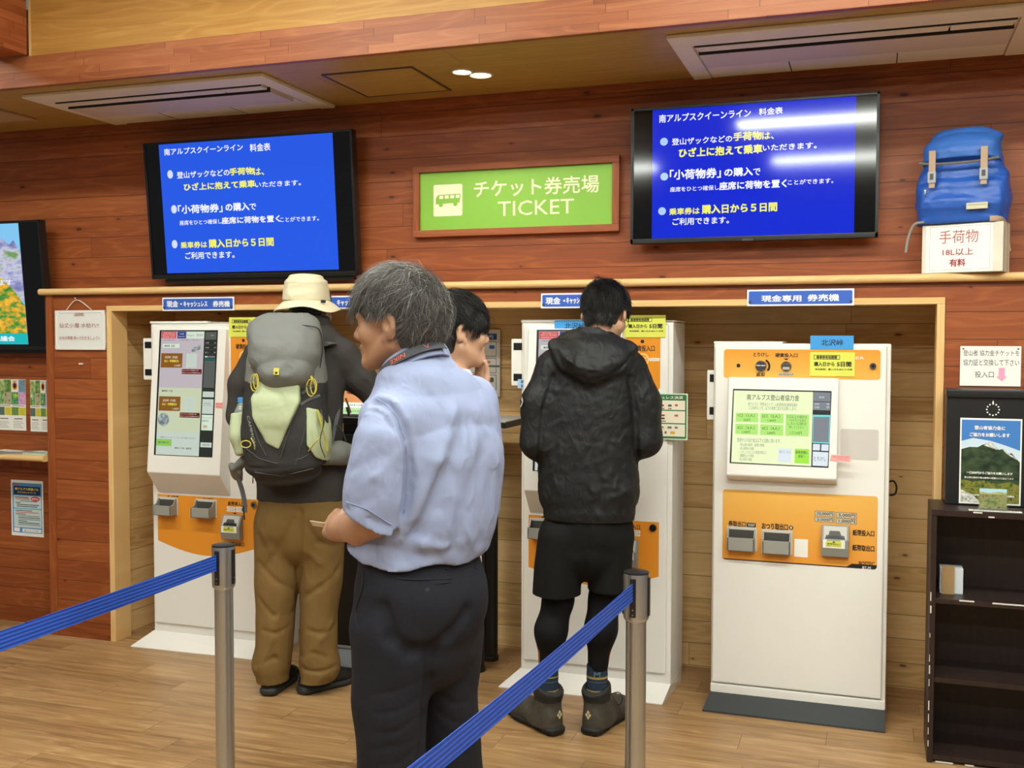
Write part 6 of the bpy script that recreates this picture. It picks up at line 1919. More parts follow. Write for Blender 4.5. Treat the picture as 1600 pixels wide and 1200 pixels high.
# merge the sleeve into the shirt on one grid
off = np.round((S.lo - F.lo) / F.h).astype(int); i0 = np.maximum(off, 0)
sh = np.minimum(np.array(S.D.shape), np.array(F.D.shape) - i0); j0 = i0 - off
sl1 = tuple(slice(i0[i], i0[i] + sh[i] - max(0, 0)) for i in range(3)); n_ = [F.D[sl1].shape[i] for i in range(3)]
sl2 = tuple(slice(j0[i], j0[i] + n_[i]) for i in range(3))
n_ = S.D[sl2].shape; sl1 = tuple(slice(i0[i], i0[i] + n_[i]) for i in range(3))
a_, b_ = F.D[sl1], S.D[sl2]; kk = .012; h_ = np.clip(.5 + .5 * (a_ - b_) / kk, 0, 1); F.D[sl1] = a_ * (1 - h_) + b_ * h_ - kk * h_ * (1 - h_)
# armhole seam
SEAMB = mat('shirt_seam', '#8a94b2', .9)
for q in (((588, 622), (606, 634), (622, 654), (633, 686), (637, 726), (636, 766), (631, 802)), ((541, 784), (575, 796), (612, 820)), ((588, 850), (590, 880))):
    ms_ = MB(); pp2 = []
    for i in range(len(q) - 1):
        n_s = 6; pp2 += [surf(F, A, q[i][0] + (q[i + 1][0] - q[i][0]) * j / n_s, q[i][1] + (q[i + 1][1] - q[i][1]) * j / n_s) for j in range(n_s + (i == len(q) - 2))]
    ms_.tube([p_ + np.array([0, -.0022, 0]) for p_ in pp2], .0014, SEAMB, 5, soft=False); ms_.build('seam', A.t)
for q, r_, d_ in ((((584, 628), (604, 632), (622, 652), (634, 685), (638, 725), (637, 765), (632, 800)), .0095, .016), (((594, 620), (616, 630), (634, 655), (645, 690), (649, 730)), .008, -.006), (((575, 640), (596, 646), (612, 665), (622, 700), (625, 740)), .006, .004)):
    F.crease([surf(F, A, x, y) for x, y in q], r_, d_)
# right sleeve on the far side
F.loft([tuple(A(735, 630, .15)) + (.075, .075), tuple(A(748, 720, .19)) + (.07, .075), tuple(A(744, 790, .21)) + (.066, .066)], (1, 0, 0), k=.02)
# side pleat hints and neck opening
F.build('shirt', SHIRT, A.t, smooth=1)


def ring_collar(mb, c, R, rad, prof, mt, gap=.5, n=40, tilt=0.0):
    """collar around a neck: prof = [(extra radius, height)...] swept round the back, open in front by gap radians"""
    vs = []; fs = []; k = len(prof)
    for i in range(n + 1):
        a = math.pi / 2 + gap / 2 + (2 * math.pi - gap) * i / n
        for e, z in prof:
            p = np.array([(rad[0] + e) * math.cos(a), (rad[1] + e) * math.sin(a), z + tilt * -math.sin(a)])
            vs.append(c + R @ p)
    for i in range(n):
        for j in range(k):
            jj = (j + 1) % k
            fs.append((i * k + j, (i + 1) * k + j, (i + 1) * k + jj, i * k + jj))
    fs.append(tuple(range(k))); fs.append(tuple(range(n * k, n * k + k))[::-1])
    return mb.add(vs, fs, mt, True)


cc = A(648, 575, .010)
cR = rotm((-.80, .60, -.50))
m = MB(); ring_collar(m, cc, cR, (.068, .076), [(-.004, -.02), (-.003, .030), (.002, .036), (.010, .030), (.020, -.012), (.016, -.014), (.005, .022)], SHIRT, .35, 44, .006)
o = m.build('collar', A.t)
# neck strap over the collar
STR = mat('strap_charcoal', '#45464c', .7, bump=(200, .2)); ORT = mat('strap_orange', '#e8643c', .6)
pts = []
for i in range(25):
    a = math.radians(100 + 7.6 * i + 0)
    e, z = .0225, .010
    pts.append(cc + cR @ np.array([(.068 + e) * math.cos(a), (.076 + e) * math.sin(a), z + .006 * -math.sin(a)]))
vs = []; fs = []
for i, p in enumerate(pts):
    tn = pts[min(i + 1, len(pts) - 1)] - pts[max(i - 1, 0)]; tn /= np.linalg.norm(tn)
    ow = p - cc; ow -= tn * (ow @ tn); up_ = cR[:, 2]; up_ = up_ - tn * (up_ @ tn); up_ /= np.linalg.norm(up_); nn_ = np.cross(tn, up_)
    if nn_ @ ow < 0: nn_ = -nn_
    lean = up_ * .88 - nn_ * .42
    for q, e in ((-.013, 0), (.013, 0), (.013, .0018), (-.013, .0018)): vs.append(p + lean * q + nn_ * e)
for i in range(len(pts) - 1):
    for j in range(4): fs.append((i * 4 + j, i * 4 + (j + 1) % 4, i * 4 + 4 + (j + 1) % 4, i * 4 + 4 + j))
m = MB(); m.add(vs, fs, STR, True)
# the front drop of the strap, down the chest
p0 = pts[0]; p1 = A(575, 668, .10) + fw * .03
m.tube([p0, p0 * .5 + p1 * .5 + fw * .02, p1], .012, STR, 6, ry=.001)


def strap_text(st, i0, i1, v0, v1, mt, flip=False):
    tv, tf, _ = text_geo(st); out = []
    for a, b in tv:
        if flip: a, b = 1 - a, 1 - b
        s_ = i0 + (i1 - i0) * a; k_ = int(min(max(math.floor(s_), 0), len(pts) - 2)); fr = s_ - k_
        P0, P1 = [np.array(vs[k_ * 4 + 3]), np.array(vs[k_ * 4 + 2])], [np.array(vs[k_ * 4 + 7]), np.array(vs[k_ * 4 + 6])]
        lo = P0[0] * (1 - fr) + P1[0] * fr; hi = P0[1] * (1 - fr) + P1[1] * fr
        v = v0 + (v1 - v0) * b; q = lo * (1 - v) + hi * v; ow = q - cc; ow /= np.linalg.norm(ow); out.append(q + ow * .0012)
    m.add(out, tf, mt)


strap_text('NIKE', 11.2, 14.6, .24, .78, ORT, True)
strap_text('∧', 18.6, 19.8, .3, .8, ORT, True)
m.build('neck_strap', A.t)

# trousers
TRO = mat('trousers_charcoal', '#212229', .8, bump=(150, .12), spec=.2)
F = Field((-.34, -.34, .05), (.34, .36, 1.06), .0055)
F.loft([tuple(A(656, 862, 0)) + (.172, .128), tuple(A(656, 915, 0)) + (.182, .135), tuple(A(655, 965, 0)) + (.180, .135), tuple(A(655, 1005, 0)) + (.165, .125)], rt, k=.02)
F.ell(A(640, 945, -.075), (.10, .085, .105), k=.05); F.ell(A(706, 935, .0), (.085, .09, .095), k=.05); F.ell(A(668, 945, -.05), (.08, .085, .10), k=.05)
F.loft([tuple(A(612, 985, -.07)) + (.098, .105), tuple(A(609, 1090, -.07)) + (.094, .095), tuple(A(612, 1190, -.06)) + (.085, .085), (aL[0], aL[1], .30, .082, .085), (aL[0], aL[1], .05, .085, .09)], (1, 0, 0), k=.03)
F.loft([tuple(A(704, 985, .09)) + (.088, .10), tuple(A(700, 1080, .10)) + (.078, .09), tuple(A(704, 1180, .11)) + (.082, .085), (aR[0], aR[1], .30, .078, .085), (aR[0], aR[1], .05, .082, .09)], (1, 0, 0), k=.02)
for x_, y_, x2, y2 in ((600, 950, 612, 995), (612, 995, 640, 1017), (640, 1017, 672, 1012), (672, 1012, 702, 988), (702, 988, 728, 955)):
    F.crease([surf(F, A, x_, y_), surf(F, A, x2, y2)], .017, .013)
F.crease([surf(F, A, 672, 1014), surf(F, A, 669, 1060)], .016, .016); F.crease([surf(F, A, 669, 1060), surf(F, A, 663, 1120)], .014, .02); F.crease([surf(F, A, 663, 1120), surf(F, A, 660, 1180)], .014, .03)
F.crease([A(596, 905, -.20), A(603, 975, -.21), A(622, 1010, -.20), A(655, 1022, -.17)], .014, .012)
for y, d_ in ((1075, .006), (1105, .007), (1135, .007), (1160, .006), (1185, .006)):
    k_ = (y * 7) % 23 - 8; F.crease([surf(F, A, 588 + k_, y + 10), surf(F, A, 615 + k_, y + 8), surf(F, A, 648, y - 10 - k_ * .5)], .007, d_ * .42); F.crease([surf(F, A, 684, y - 24), surf(F, A, 706 + k_ * .5, y - 6), surf(F, A, 728, y - 8 + k_ * .4)], .007, d_ * .4)
F.crease([A(563, 905, -.14), A(556, 945, -.15), A(558, 970, -.16), A(564, 978, -.17)], .006, .008)
F.wrinkle(.0025, 24, 21, dirv=(1, 0, -.2)); F.plane((0, 0, .06), (0, 0, -1)); F.build('trousers', TRO, A.t)
# back pocket, button, belt loops
SEAM = mat('seam_dark', '#14141a', .8); m = MB()


m.tube([surf(F, A, x, y) for x, y in ((619, 903.5), (640, 905), (665, 905.5), (690, 904.5), (706, 903))], .0022, SEAM, 6)
m.tube([surf(F, A, x, y) for x, y in ((619, 910), (640, 912), (665, 912.5), (690, 911.5), (706, 909.5))], .0012, SEAM, 6)
m.build('back_pocket', A.t)
b = surf(F, A, 667, 921); m = MB(); m.cyl(b, b + np.array([.001, -.004, 0]), .0062, .0055, mat('button_dark', '#3a3a40', .35), 16); m.build('pocket_button', A.t)
m = MB(); p_ = [surf(F, A, x, y) for x, y in ((568, 893), (565, 920), (556, 950), (556, 968), (560, 980))]; m.tube(p_, .0025, SEAM, 6); m.build('side_pocket', A.t)
for x in (698, 742):
    m = MB(); q0, q1 = surf(F, A, x, 878), surf(F, A, x, 890); m.tube([q0, q1], .005, TRO, 6, ry=.003, up=(0, 1, 0)); m.build('belt_loop', A.t)
# shoes
SHO = mat('leather_black', '#15130f', .4)
for q in (aL, aR):
    F = Field((q[0] - .28, q[1] - .16, -.01), (q[0] + .14, q[1] + .28, .16), .006)
    F.loft([tuple(q - fw * .05 + np.array([0, 0, -.045])) + (.042, .045), tuple(q + fw * .05 + np.array([0, 0, -.05])) + (.046, .040), tuple(q + fw * .17 + np.array([0, 0, -.058])) + (.044, .030)], rt, k=.02); F.cap(q, q + np.array([0, 0, -.05]), .046, .046, .02)
    F.plane((0, 0, .0), (0, 0, -1)); F.build('shoe', SHO, A.t)
# hair
hcap = hair_cap(hc, hR, hs, .098, 0, -.085, .016, .006)
keepA = lambda v: (v[:, 2] > -.72) & ~((v[:, 1] > .52) & (v[:, 2] < .42)) & ~((v[:, 1] > .22) & (v[:, 2] < .02)) & ~((np.abs(v[:, 0]) > .70) & (v[:, 2] < .0) & (v[:, 1] > -.36)) & ~((v[:, 2] < -.40) & (v[:, 1] > -.40))
hair_obj(A.t, hc, hR, hs, [HG1, HG2, HG3], [.54, .36, .10], 22000, .088, 4, keepA, lift=.13, grav=.30, curl=.55, r0=.00056, rad=(.088, .112, .104), base=hcap, segs=9, clump=.45, cf=6.0, whorl=-.42, sweep=-.15, stray=.09, hugr=(1.05, .20), nape=2500, nape_z=-.075, nape_len=.35,
         lenf=lambda v: np.where((np.abs(v[:, 0]) > .34) & (v[:, 1] > .05) & (v[:, 2] < .52), .36, np.where(v[:, 1] > .45, .85, np.where((np.abs(v[:, 0]) > .5) & (v[:, 1] > -.45), .27, np.where(v[:, 2] < -.2, .55, 1.0)))))
# paper slip in the hand
pp_ = A(512, 821, .02); o = np.array(A.loc) + RH * pp_[0] + FH * pp_[1]; o[2] = pp_[2]
t = thing('paper_slip', 'small white paper slip held in the left hand of the grey haired person', 'paper', o, YAW)
m = MB(); T = Matrix.Rotation(math.radians(8), 4, 'Y') @ Matrix.Rotation(math.radians(-22), 4, 'X'); m.box(-.042, .03, -.03, .03, -.0006, .0006, PAPER, T=T); m.build('sheet', t)
# ---- man in the black jacket
B = Who(918, 4.12, 'person in a black hooded jacket, black shorts and hiking boots, seen from behind')
fw = np.array([.15, .99, 0]); rt = np.array([.99, -.15, 0])
hR = rotm((.40, .86, -.36)); hc = B(946, 494, .03); hs = 1.0
F = Field((-.36, -.24, 0), (.36, .46, 1.80), .0055)
L = add_head(F, hc, hR, hs)
F.loft([tuple(L(0, -.025, -.04)) + (.056, .060), tuple(B(938, 526, .0)) + (.058, .060), tuple(B(930, 548, 0)) + (.09, .07)], rt, k=.025)
F.loft([tuple(B(926, 560, 0)) + (.15, .08), tuple(B(920, 650, 0)) + (.16, .10), tuple(B(920, 740, 0)) + (.14, .10), tuple(B(920, 830, 0)) + (.15, .10)], rt, k=.03)
BL_ = [(B(876, 850), B(872, 938, -.0), B(861, 985, -.02), B(856, 1055, .0)), (B(955, 850), B(944, 938, -.0), B(939, 982, -.02), B(933, 1055, .0))]
for q in BL_: F.chain([q[0], q[1], q[2], q[3], q[3] * np.array([1, 1, 0]) + np.array([0, .02, .06])], [.075, .052, .048, .033, .034], .02)
arms = ((B(866, 580, 0), B(842, 688, -.02), B(880, 682, .18), B(905, 665, .25)), (B(984, 580, 0), B(1006, 684, -.02), B(985, 682, .18), B(970, 660, .25)))
for q in arms:
    F.chain(q[:3], [.048, .040, .028], .02)
    dd = q[3] - q[2]; hand(F, q[2] - dd * .05, dd, (0, .3, -1), (1 if q is arms[0] else -1, 0, .2), [.3, .35, .4, .45])
F.build('body', SKIN2, B.t, smooth=1); eyes(L, B.t)
NYB = mat('jacket_black', '#17181a', .58, spec=.35, fold=(17, .55, (1, 1, .6)))
F = Field((-.36, -.30, .72), (.36, .40, 1.60), .0052)
F.loft([tuple(B(930, 530, .01)) + (.082, .075), tuple(B(926, 548, .0)) + (.150, .085), tuple(B(921, 578, 0)) + (.196, .112), tuple(B(920, 650, 0)) + (.196, .125), tuple(B(918, 720, 0)) + (.194, .132), tuple(B(920, 765, 0)) + (.198, .138), tuple(B(921, 792, 0)) + (.180, .135), tuple(B(921, 812, 0)) + (.176, .130)], rt, k=.02, p=2.3)
F.chain([B(868, 578, 0), B(846, 630, -.01), B(841, 690, -.02)], [.072, .074, .070], .03); F.chain([B(982, 578, 0), B(1002, 630, -.01), B(1006, 686, -.02)], [.072, .074, .070], .03)
F.chain([B(841, 690, -.02), B(874, 682, .15)], [.066, .045], .02); F.chain([B(1006, 686, -.02), B(988, 682, .15)], [.066, .045], .02)
# under-arm grooves
F.crease([surf(F, B, 864, 590), surf(F, B, 850, 640), surf(F, B, 844, 700), surf(F, B, 842, 730)], .010, .014); F.crease([surf(F, B, 985, 590), surf(F, B, 992, 640), surf(F, B, 994, 690), surf(F, B, 994, 722)], .010, .014)
# hood lying on the back
H = F
F.loft([tuple(B(872, 540, -.055)) + (.030, .045), tuple(B(890, 565, -.10)) + (.045, .050), tuple(B(922, 580, -.115)) + (.055, .045), tuple(B(958, 570, -.10)) + (.045, .050), tuple(B(982, 545, -.05)) + (.028, .045)], (0, 0, 1), k=.02)
F.ell(B(925, 550, -.075), (.12, .055, .055), k=.03)
F.crease([B(866, 548, -.12), B(884, 580, -.15), B(915, 598, -.16), B(955, 590, -.155), B(986, 556, -.1)], .010, .012)
F.crease([B(885, 545, -.15), B(910, 560, -.17), B(945, 562, -.16), B(965, 545, -.13)], .010, .008); F.crease([B(880, 555, -.15), B(905, 575, -.17), B(940, 580, -.17)], .009, -.006)
F.crease([B(905, 535, -.12), B(930, 552, -.15), B(955, 540, -.13)], .010, .008)
F.loft([tuple(B(930, 520, .0)) + (.070, .062), tuple(B(930, 540, -.0)) + (.085, .075)], rt, k=.01)
F.cap(B(934, 512, .005), B(932, 535, .0), .060, .062, .006, 's')
for q in (([B(905, 600, -.15), B(915, 680, -.16), B(940, 770, -.15)], .018, .007), ([B(870, 620, -.14), B(880, 700, -.15), B(905, 780, -.15)], .016, .006), ([B(960, 610, -.15), B(955, 700, -.16), B(935, 790, -.15)], .016, .006),
          ([B(855, 770, -.14), B(900, 785, -.16), B(960, 780, -.16), B(985, 765, -.12)], .016, -.006), ([B(850, 795, -.13), B(920, 805, -.16), B(990, 795, -.13)], .008, .007)):
    F.crease(*q)
F.wrinkle(.0024, 30, 31, dirv=(.25, 0, 1)); F.wrinkle(.0018, 75, 33)
F.plane(B(921, 810, 0), (0, 0, -1)); F.build('jacket', NYB, B.t)
SHB = mat('shorts_black', '#141414', .85, spec=.2, fold=(7, .3)); F = Field((-.30, -.26, .55), (.26, .26, .95), .0055)
F.loft([tuple(B(921, 790, 0)) + (.165, .120), tuple(B(920, 830, 0)) + (.178, .130), tuple(B(918, 858, 0)) + (.170, .125)], rt, k=.02)
F.loft([tuple(B(876, 840, 0)) + (.090, .115), tuple(B(871, 890, 0)) + (.093, .115), tuple(B(869, 940, 0)) + (.094, .115)], (1, 0, 0), k=.02)
F.loft([tuple(B(957, 840, 0)) + (.083, .115), tuple(B(953, 890, 0)) + (.084, .115), tuple(B(950, 940, 0)) + (.083, .115)], (1, 0, 0), k=.012)
F.crease([B(915, 825, -.13), B(914, 860, -.13), B(912, 900, -.1)], .012, .012); F.wrinkle(.003, 26, 41, dirv=(0, 0, 1))
X, Z = F.ax[0][:, None, None], F.ax[2][None, None, :]
F.D = np.maximum(F.D, (B(870, 924)[2] - .012 * (X < 0) * 1.0 + np.where(X < -.02, .10 * np.abs(X + .125), .02) - .01 - Z).astype(np.float32) + 0 * F.ax[1][None, :, None].astype(np.float32))
F.build('shorts', SHB, B.t)
LEG = mat('leggings_black', '#101012', .8, spec=.2); OLN = mat('piping_orange', '#c8803a', .6)
for k, q in enumerate(BL_):
    F = Field(q[2] - np.array([.10, .12, .30]), q[2] + np.array([.10, .12, .30]), .005)
    F.chain([q[0], q[1], q[2], q[3]], [.080, .050, .053, .037], .06); F.plane(B(900, 1046), (0, 0, -1)); F.plane(B(900, 890), (0, 0, 1)); o = F.build('legging', LEG, B.t)
    sx = -1 if k == 0 else 1
    m = MB(); m.tube([q[1] + np.array([sx * .052, -.022, 0]), q[2] + np.array([sx * .048, -.022, 0]), (q[2] + q[3]) / 2 + np.array([sx * .041, -.02, 0]), q[3] + np.array([sx * .034, -.018, .03])], .0022, OLN, 6); m.build('piping', o)
SKN = mat('sock_navy', '#192c40', .9, bump=(300, .3)); SKY_ = mat('sock_mustard', '#9a8448', .9); SKG = mat('sock_grey', '#4a5258', .9)
BOOT = mat('boot_dark', '#403a30', .75, var=(30, .25), bump=(60, .15)); SOLE = mat('boot_sole', '#171513', .7); LACE = mat('boot_lace', '#2a1c18', .7); GLM = mat('boot_mark', '#c8b890', .4); BCOL = mat('boot_collar', '#23211f', .8)
for k, q in enumerate(BL_):
    an = q[3]; fx = np.array([-.55, .83, 0]) if k == 0 else np.array([.50, .87, 0]); sd = np.array([fx[1], -fx[0], 0])
    F = Field(an + np.array([-.07, -.07, -.12]), an + np.array([.07, .07, .08]), .0045)
    F.chain([an + np.array([0, 0, .06]), an + np.array([0, 0, .0]), an + np.array([0, 0, -.08])], [.043, .040, .044], .01); F.plane(B(930, 1037 if k else 1040), (0, 0, 1))
    z0 = F.lo[2]; zt_ = B(930, 1038)[2]
    def pk(P, zt_=zt_):
        u = (zt_ - P[:, 2]) / .12
        return np.where(u < .26, 0, np.where((u > .34) & (u < .39), 1, np.where((u > .5) & (u < .53), 2, np.where((u > .62) & (u < .65), 2, np.where((u > .78) & (u < .85), 1, 0)))))
    F.build('sock', [SKN, SKY_, SKG], B.t, paint=pk)
    hl = np.array([an[0], an[1], 0]) - fx * .005
    F = Field(hl + np.array([-.26, -.12, -.005]), hl + np.array([.26, .30, .25]), .005)
    F.loft([tuple(hl + np.array([0, 0, .165])) + (.056, .062), tuple(hl + fx * .005 + np.array([0, 0, .125])) + (.049, .058), tuple(hl + fx * .01 + np.array([0, 0, .07])) + (.050, .072), tuple(hl + fx * .012 + np.array([0, 0, .03])) + (.052, .075)], sd, k=.015, p=2.3)
    F.loft([tuple(hl + fx * .02 + np.array([0, 0, .045])) + (.047, .045), tuple(hl + fx * .11 + np.array([0, 0, .052])) + (.052, .052), tuple(hl + fx * .18 + np.array([0, 0, .048])) + (.056, .048), tuple(hl + fx * .215 + np.array([0, 0, .042])) + (.050, .042)], sd, k=.03, p=2.3)
    F.crease([hl - fx * .06 + sd * .05 + np.array([0, 0, .14]), hl - fx * .07 + np.array([0, 0, .13]), hl - fx * .06 - sd * .05 + np.array([0, 0, .14])], .008, .005)
    F.crease([hl - fx * .07 + sd * .04 + np.array([0, 0, .165]), hl - fx * .075 + np.array([0, 0, .155]), hl - fx * .07 - sd * .04 + np.array([0, 0, .165])], .012, -.004)
    F.cap(hl + np.array([0, 0, .18]), hl + np.array([0, 0, .26]), .043, .047, .004, 's'); F.plane(hl + np.array([0, 0, .185]), -fx * .35 + np.array([0, 0, 1])); F.plane((0, 0, .022), (0, 0, -1)); F.wrinkle(.0015, 60, 50 + k)
    o = F.build('boot', [BOOT, BCOL], B.t, paint=lambda P: (P[:, 2] > .128).astype(int))
    F = Field(hl + np.array([-.26, -.12, -.005]), hl + np.array([.26, .30, .06]), .005)
    F.loft([tuple(hl - fx * .028 + np.array([0, 0, .018])) + (.046, .020), tuple(hl + fx * .05 + np.array([0, 0, .018])) + (.048, .020), tuple(hl + fx * .16 + np.array([0, 0, .018])) + (.058, .020), tuple(hl + fx * .215 + np.array([0, 0, .018])) + (.046, .020)], sd, k=.01, p=3, endcap=.045)
    th_ = F.ax[0][:, None, None] * fx[0] + F.ax[1][None, :, None] * fx[1]
    F.D = F.D + (.003 * (np.sin(th_ * 330) > 0) * (F.ax[2][None, None, :] < .016)).astype(np.float32); F.plane((0, 0, .0005), (0, 0, -1)); F.build('sole', SOLE, o)
    e = hl - fx * .0655 + np.array([0, 0, .088]); m = MB()
    T = frame_T(e, tuple(sd), (0, 0, 1)); 
    if (np.array(T.col[2][:3]) @ fx) > 0: T = frame_T(e, tuple(-sd), (0, 0, 1))
    m.T = T
    for du, dv in ((0, .011), (-.007, 0), (.007, 0), (0, -.010)): m.poly([(du - .006, dv), (du, dv - .008), (du + .006, dv), (du, dv + .008)], GLM, .010)
    m.build('heel_mark', o)
    m = MB(); c_ = hl + fx * .06 + np.array([0, 0, .135]); sgn = 1 if k else -1
    m.tube([c_ + sd * .03, c_ + sd * .07 + np.array([0, 0, .015]), c_ + sd * .085 - np.array([0, 0, .01]), c_ + sd * .07 - np.array([0, 0, .035]), c_ + sd * .04 - np.array([0, 0, .02])], .0022, LACE, 6); m.tube([c_ + sd * .04, c_ + sd * .075 - np.array([0, 0, .05]), c_ + sd * .085 - np.array([0, 0, .075])], .002, LACE, 6); m.build('lace', o)
sc_ = BL_[1][3] + np.array([-.004, -.045, .02]); m = MB(); T = frame_T(sc_, (1, 0, 0), (0, 0, 1))
MKS = mat('sock_mark', '#4f6478', .8); m.T = T; m.text('M', -.012, -.012, .012, .006, MKS, .002, .05); m.build('sock_mark', B.t)
m = MB(); m.T = frame_T(BL_[1][3] + np.array([.0, -.040, .052]), (1, 0, 0), (0, 0, 1)); MKW = mat('legging_mark', '#c4c6c8', .6)
for a_ in (-60, -20, 20, 60):
    u, v = .011 * math.sin(math.radians(a_)), .010 * math.cos(math.radians(a_)); m.poly([(u - .0035, v), (u, v - .0035), (u + .0035, v), (u, v + .0035)], MKW, .002)
m.build('legging_mark', B.t)
hcap = hair_cap(hc, hR, hs, .098, 0, -.052, .006, .005)
keepB = lambda v: (v[:, 2] > -.93) & ~((v[:, 1] > .52) & (v[:, 2] < .40)) & ~((v[:, 1] > .20) & (v[:, 2] < .0)) & ~((np.abs(v[:, 0]) > .70) & (v[:, 2] < -.02) & (v[:, 1] > -.36)) & ~((v[:, 2] < -.40) & (v[:, 1] > -.40))
hair_obj(B.t, hc, hR, hs, [HB, HB2], [.75, .25], 16000, .050, 14, keepB, lift=.15, grav=.35, curl=.4, r0=.0009, rad=(.083, .106, .098), base=hcap, segs=6, clump=.5, cf=7, whorl=-.15, stray=.06, hugr=(1.03, .16), nape=4000, nape_z=-.060, nape_len=.32,
         lenf=lambda v: np.where(v[:, 2] < -.4, .35, np.where(v[:, 2] < .1, .62, 1.0)))
m = MB()
for sx in (-1, 1):
    m.tube([L(sx * .082, -.015, .022), L(sx * .078, .05, .020), L(sx * .062, .100, .016)], .0018, BLACK, 6)
    pts_ = [L(sx * .034 + .026 * math.cos(a_), .108, .010 + .019 * math.sin(a_)) for a_ in [i * math.pi / 8 for i in range(17)]]
    m.tube(pts_, .0014, BLACK, 6)
m.tube([L(-.009, .110, .016), L(.009, .110, .016)], .0014, BLACK, 6); m.build('glasses', B.t)
MKJ = mat('sleeve_mark', '#c9cacb', .6); p_ = B(815, 628, -.05); m = MB(); m.T = frame_T(p_, (.25, -.6, .1), (.1, 0, 1)); m.poly([(-.012, -.02), (.0, -.02), (.016, .0), (.0, .022), (-.010, .012), (.004, .0)], MKJ, .0); m.build('sleeve_mark', B.t)

# ---- hiker with the sun hat
C = Who(470, 4.58, 'person in a cream sun hat, dark grey top and brown trousers, seen from behind')
fw = np.array([.10, .995, 0]); rt = np.array([.995, -.10, 0])
hR = rotm((.30, .90, -.25)); hc = C(487, 483, .03); hs = 1.0
F = Field((-.42, -.24, 0), (.50, .50, 1.80), .006)
L = add_head(F, hc, hR, hs)
F.loft([tuple(L(0, -.025, -.04)) + (.058, .062), tuple(C(488, 506, .0)) + (.062, .062), tuple(C(484, 524, 0)) + (.09, .07)], rt, k=.025)
F.loft([tuple(C(478, 545, 0)) + (.15, .08), tuple(C(468, 640, 0)) + (.16, .10), tuple(C(470, 730, 0)) + (.15, .10), tuple(C(470, 810, 0)) + (.15, .10)], rt, k=.03)
CL = [(C(433, 830), C(432, 930), C(426, 1055, -.01)), (C(505, 830), C(500, 930), C(494, 1062, .02))]
for q in CL: F.chain([q[0], q[1], q[2] * np.array([1, 1, 0]) + np.array([0, 0, .09])], [.078, .052, .036], .02)
cam_ = ((C(402, 558, 0), C(374, 648, -.02), C(412, 640, .24), C(440, 620, .36)), (C(540, 556, 0), C(588, 622, .06), C(575, 612, .30), C(560, 590, .40)))
for q in cam_:
    F.chain(q[:3], [.048, .040, .029], .02); dd = q[3] - q[2]
    hand(F, q[2] - dd * .05, dd, (0, .3, -1), (1 if q is cam_[0] else -1, 0, .2), [.35, .4, .45, .5])
F.build('body', SKIN2, C.t, smooth=1); eyes(L, C.t)
TOP = mat('top_charcoal', '#423f3d', .9, bump=(260, .2), spec=.15, fold=(9, .4)); F = Field((-.42, -.26, .74), (.50, .40, 1.62), .0058)
F.loft([tuple(C(487, 503, .0)) + (.080, .075), tuple(C(483, 524, .0)) + (.145, .085), tuple(C(470, 556, 0)) + (.198, .115), tuple(C(466, 640, 0)) + (.192, .125), tuple(C(469, 715, 0)) + (.186, .128), tuple(C(471, 760, 0)) + (.192, .135), tuple(C(471, 792, 0)) + (.192, .132)], rt, k=.02, p=2.2)
F.chain([C(404, 556, 0), C(382, 600, -.02), C(376, 650, -.02)], [.066, .064, .058], .03); F.chain([C(376, 650, -.02), C(405, 642, .20)], [.056, .042], .02)
F.chain([C(536, 554, 0), C(562, 590, .03), C(590, 622, .06)], [.070, .066, .060], .03); F.chain([C(590, 622, .06), C(578, 614, .26)], [.056, .042], .02)
F.cap(C(489, 494, .005), C(488, 515, .0), .062, .064, .006, 's')
F.crease([C(520, 560, -.12), C(540, 590, -.1), C(545, 615, -.05)], .014, .008); F.crease([C(545, 560, -.08), C(570, 590, -.04), C(592, 606, 0)], .012, -.005); F.crease([C(410, 762, -.14), C(470, 772, -.15), C(535, 758, -.12)], .012, .006)
F.wrinkle(.004, 26, 61); F.plane(C(470, 786, -.1), (0, .0, -1))
F.build('top', TOP, C.t)
m = MB(); T_ = rotm((.1, .99, 0)); ring_collar(m, C(488, 506, .0), T_, (.064, .066), [(-.003, -.02), (-.002, .028), (.004, .034), (.012, .026), (.018, -.008), (.008, -.012)], TOP, .3, 36, .004); m.build('collar', C.t)
BRN = mat('trousers_brown', '#7c6239', .85, spec=.15, bump=(260, .1), fold=(9, .5, (1, 1, .6))); F = Field((-.28, -.26, .05), (.30, .28, .95), .0055)
F.loft([tuple(C(471, 770, 0)) + (.182, .128), tuple(C(471, 800, 0)) + (.192, .135), tuple(C(470, 835, 0)) + (.190, .135)], rt, k=.02)
F.ell(C(437, 815, -.06), (.09, .085, .10), k=.04); F.ell(C(505, 812, -.06), (.09, .085, .10), k=.04)
F.loft([tuple(C(434, 820, 0)) + (.098, .118), tuple(C(433, 900, 0)) + (.098, .108), tuple(C(430, 960, 0)) + (.084, .095), tuple(C(428, 1010, 0)) + (.080, .090), tuple(C(424, 1036, 0)) + (.085, .092), tuple(C(426, 1056, .0)) + (.070, .085)], (1, 0, 0), k=.02)
F.loft([tuple(C(504, 820, 0)) + (.098, .118), tuple(C(501, 900, 0)) + (.097, .108), tuple(C(499, 960, 0)) + (.080, .095), tuple(C(498, 1010, 0)) + (.082, .090), tuple(C(500, 1040, 0)) + (.090, .092), tuple(C(492, 1066, .0)) + (.068, .085)], (1, 0, 0), k=.012)
F.crease([surf(F, C, x, y) for x, y in ((469, 800), (468, 850), (467, 900), (466, 940))], .011, .014)
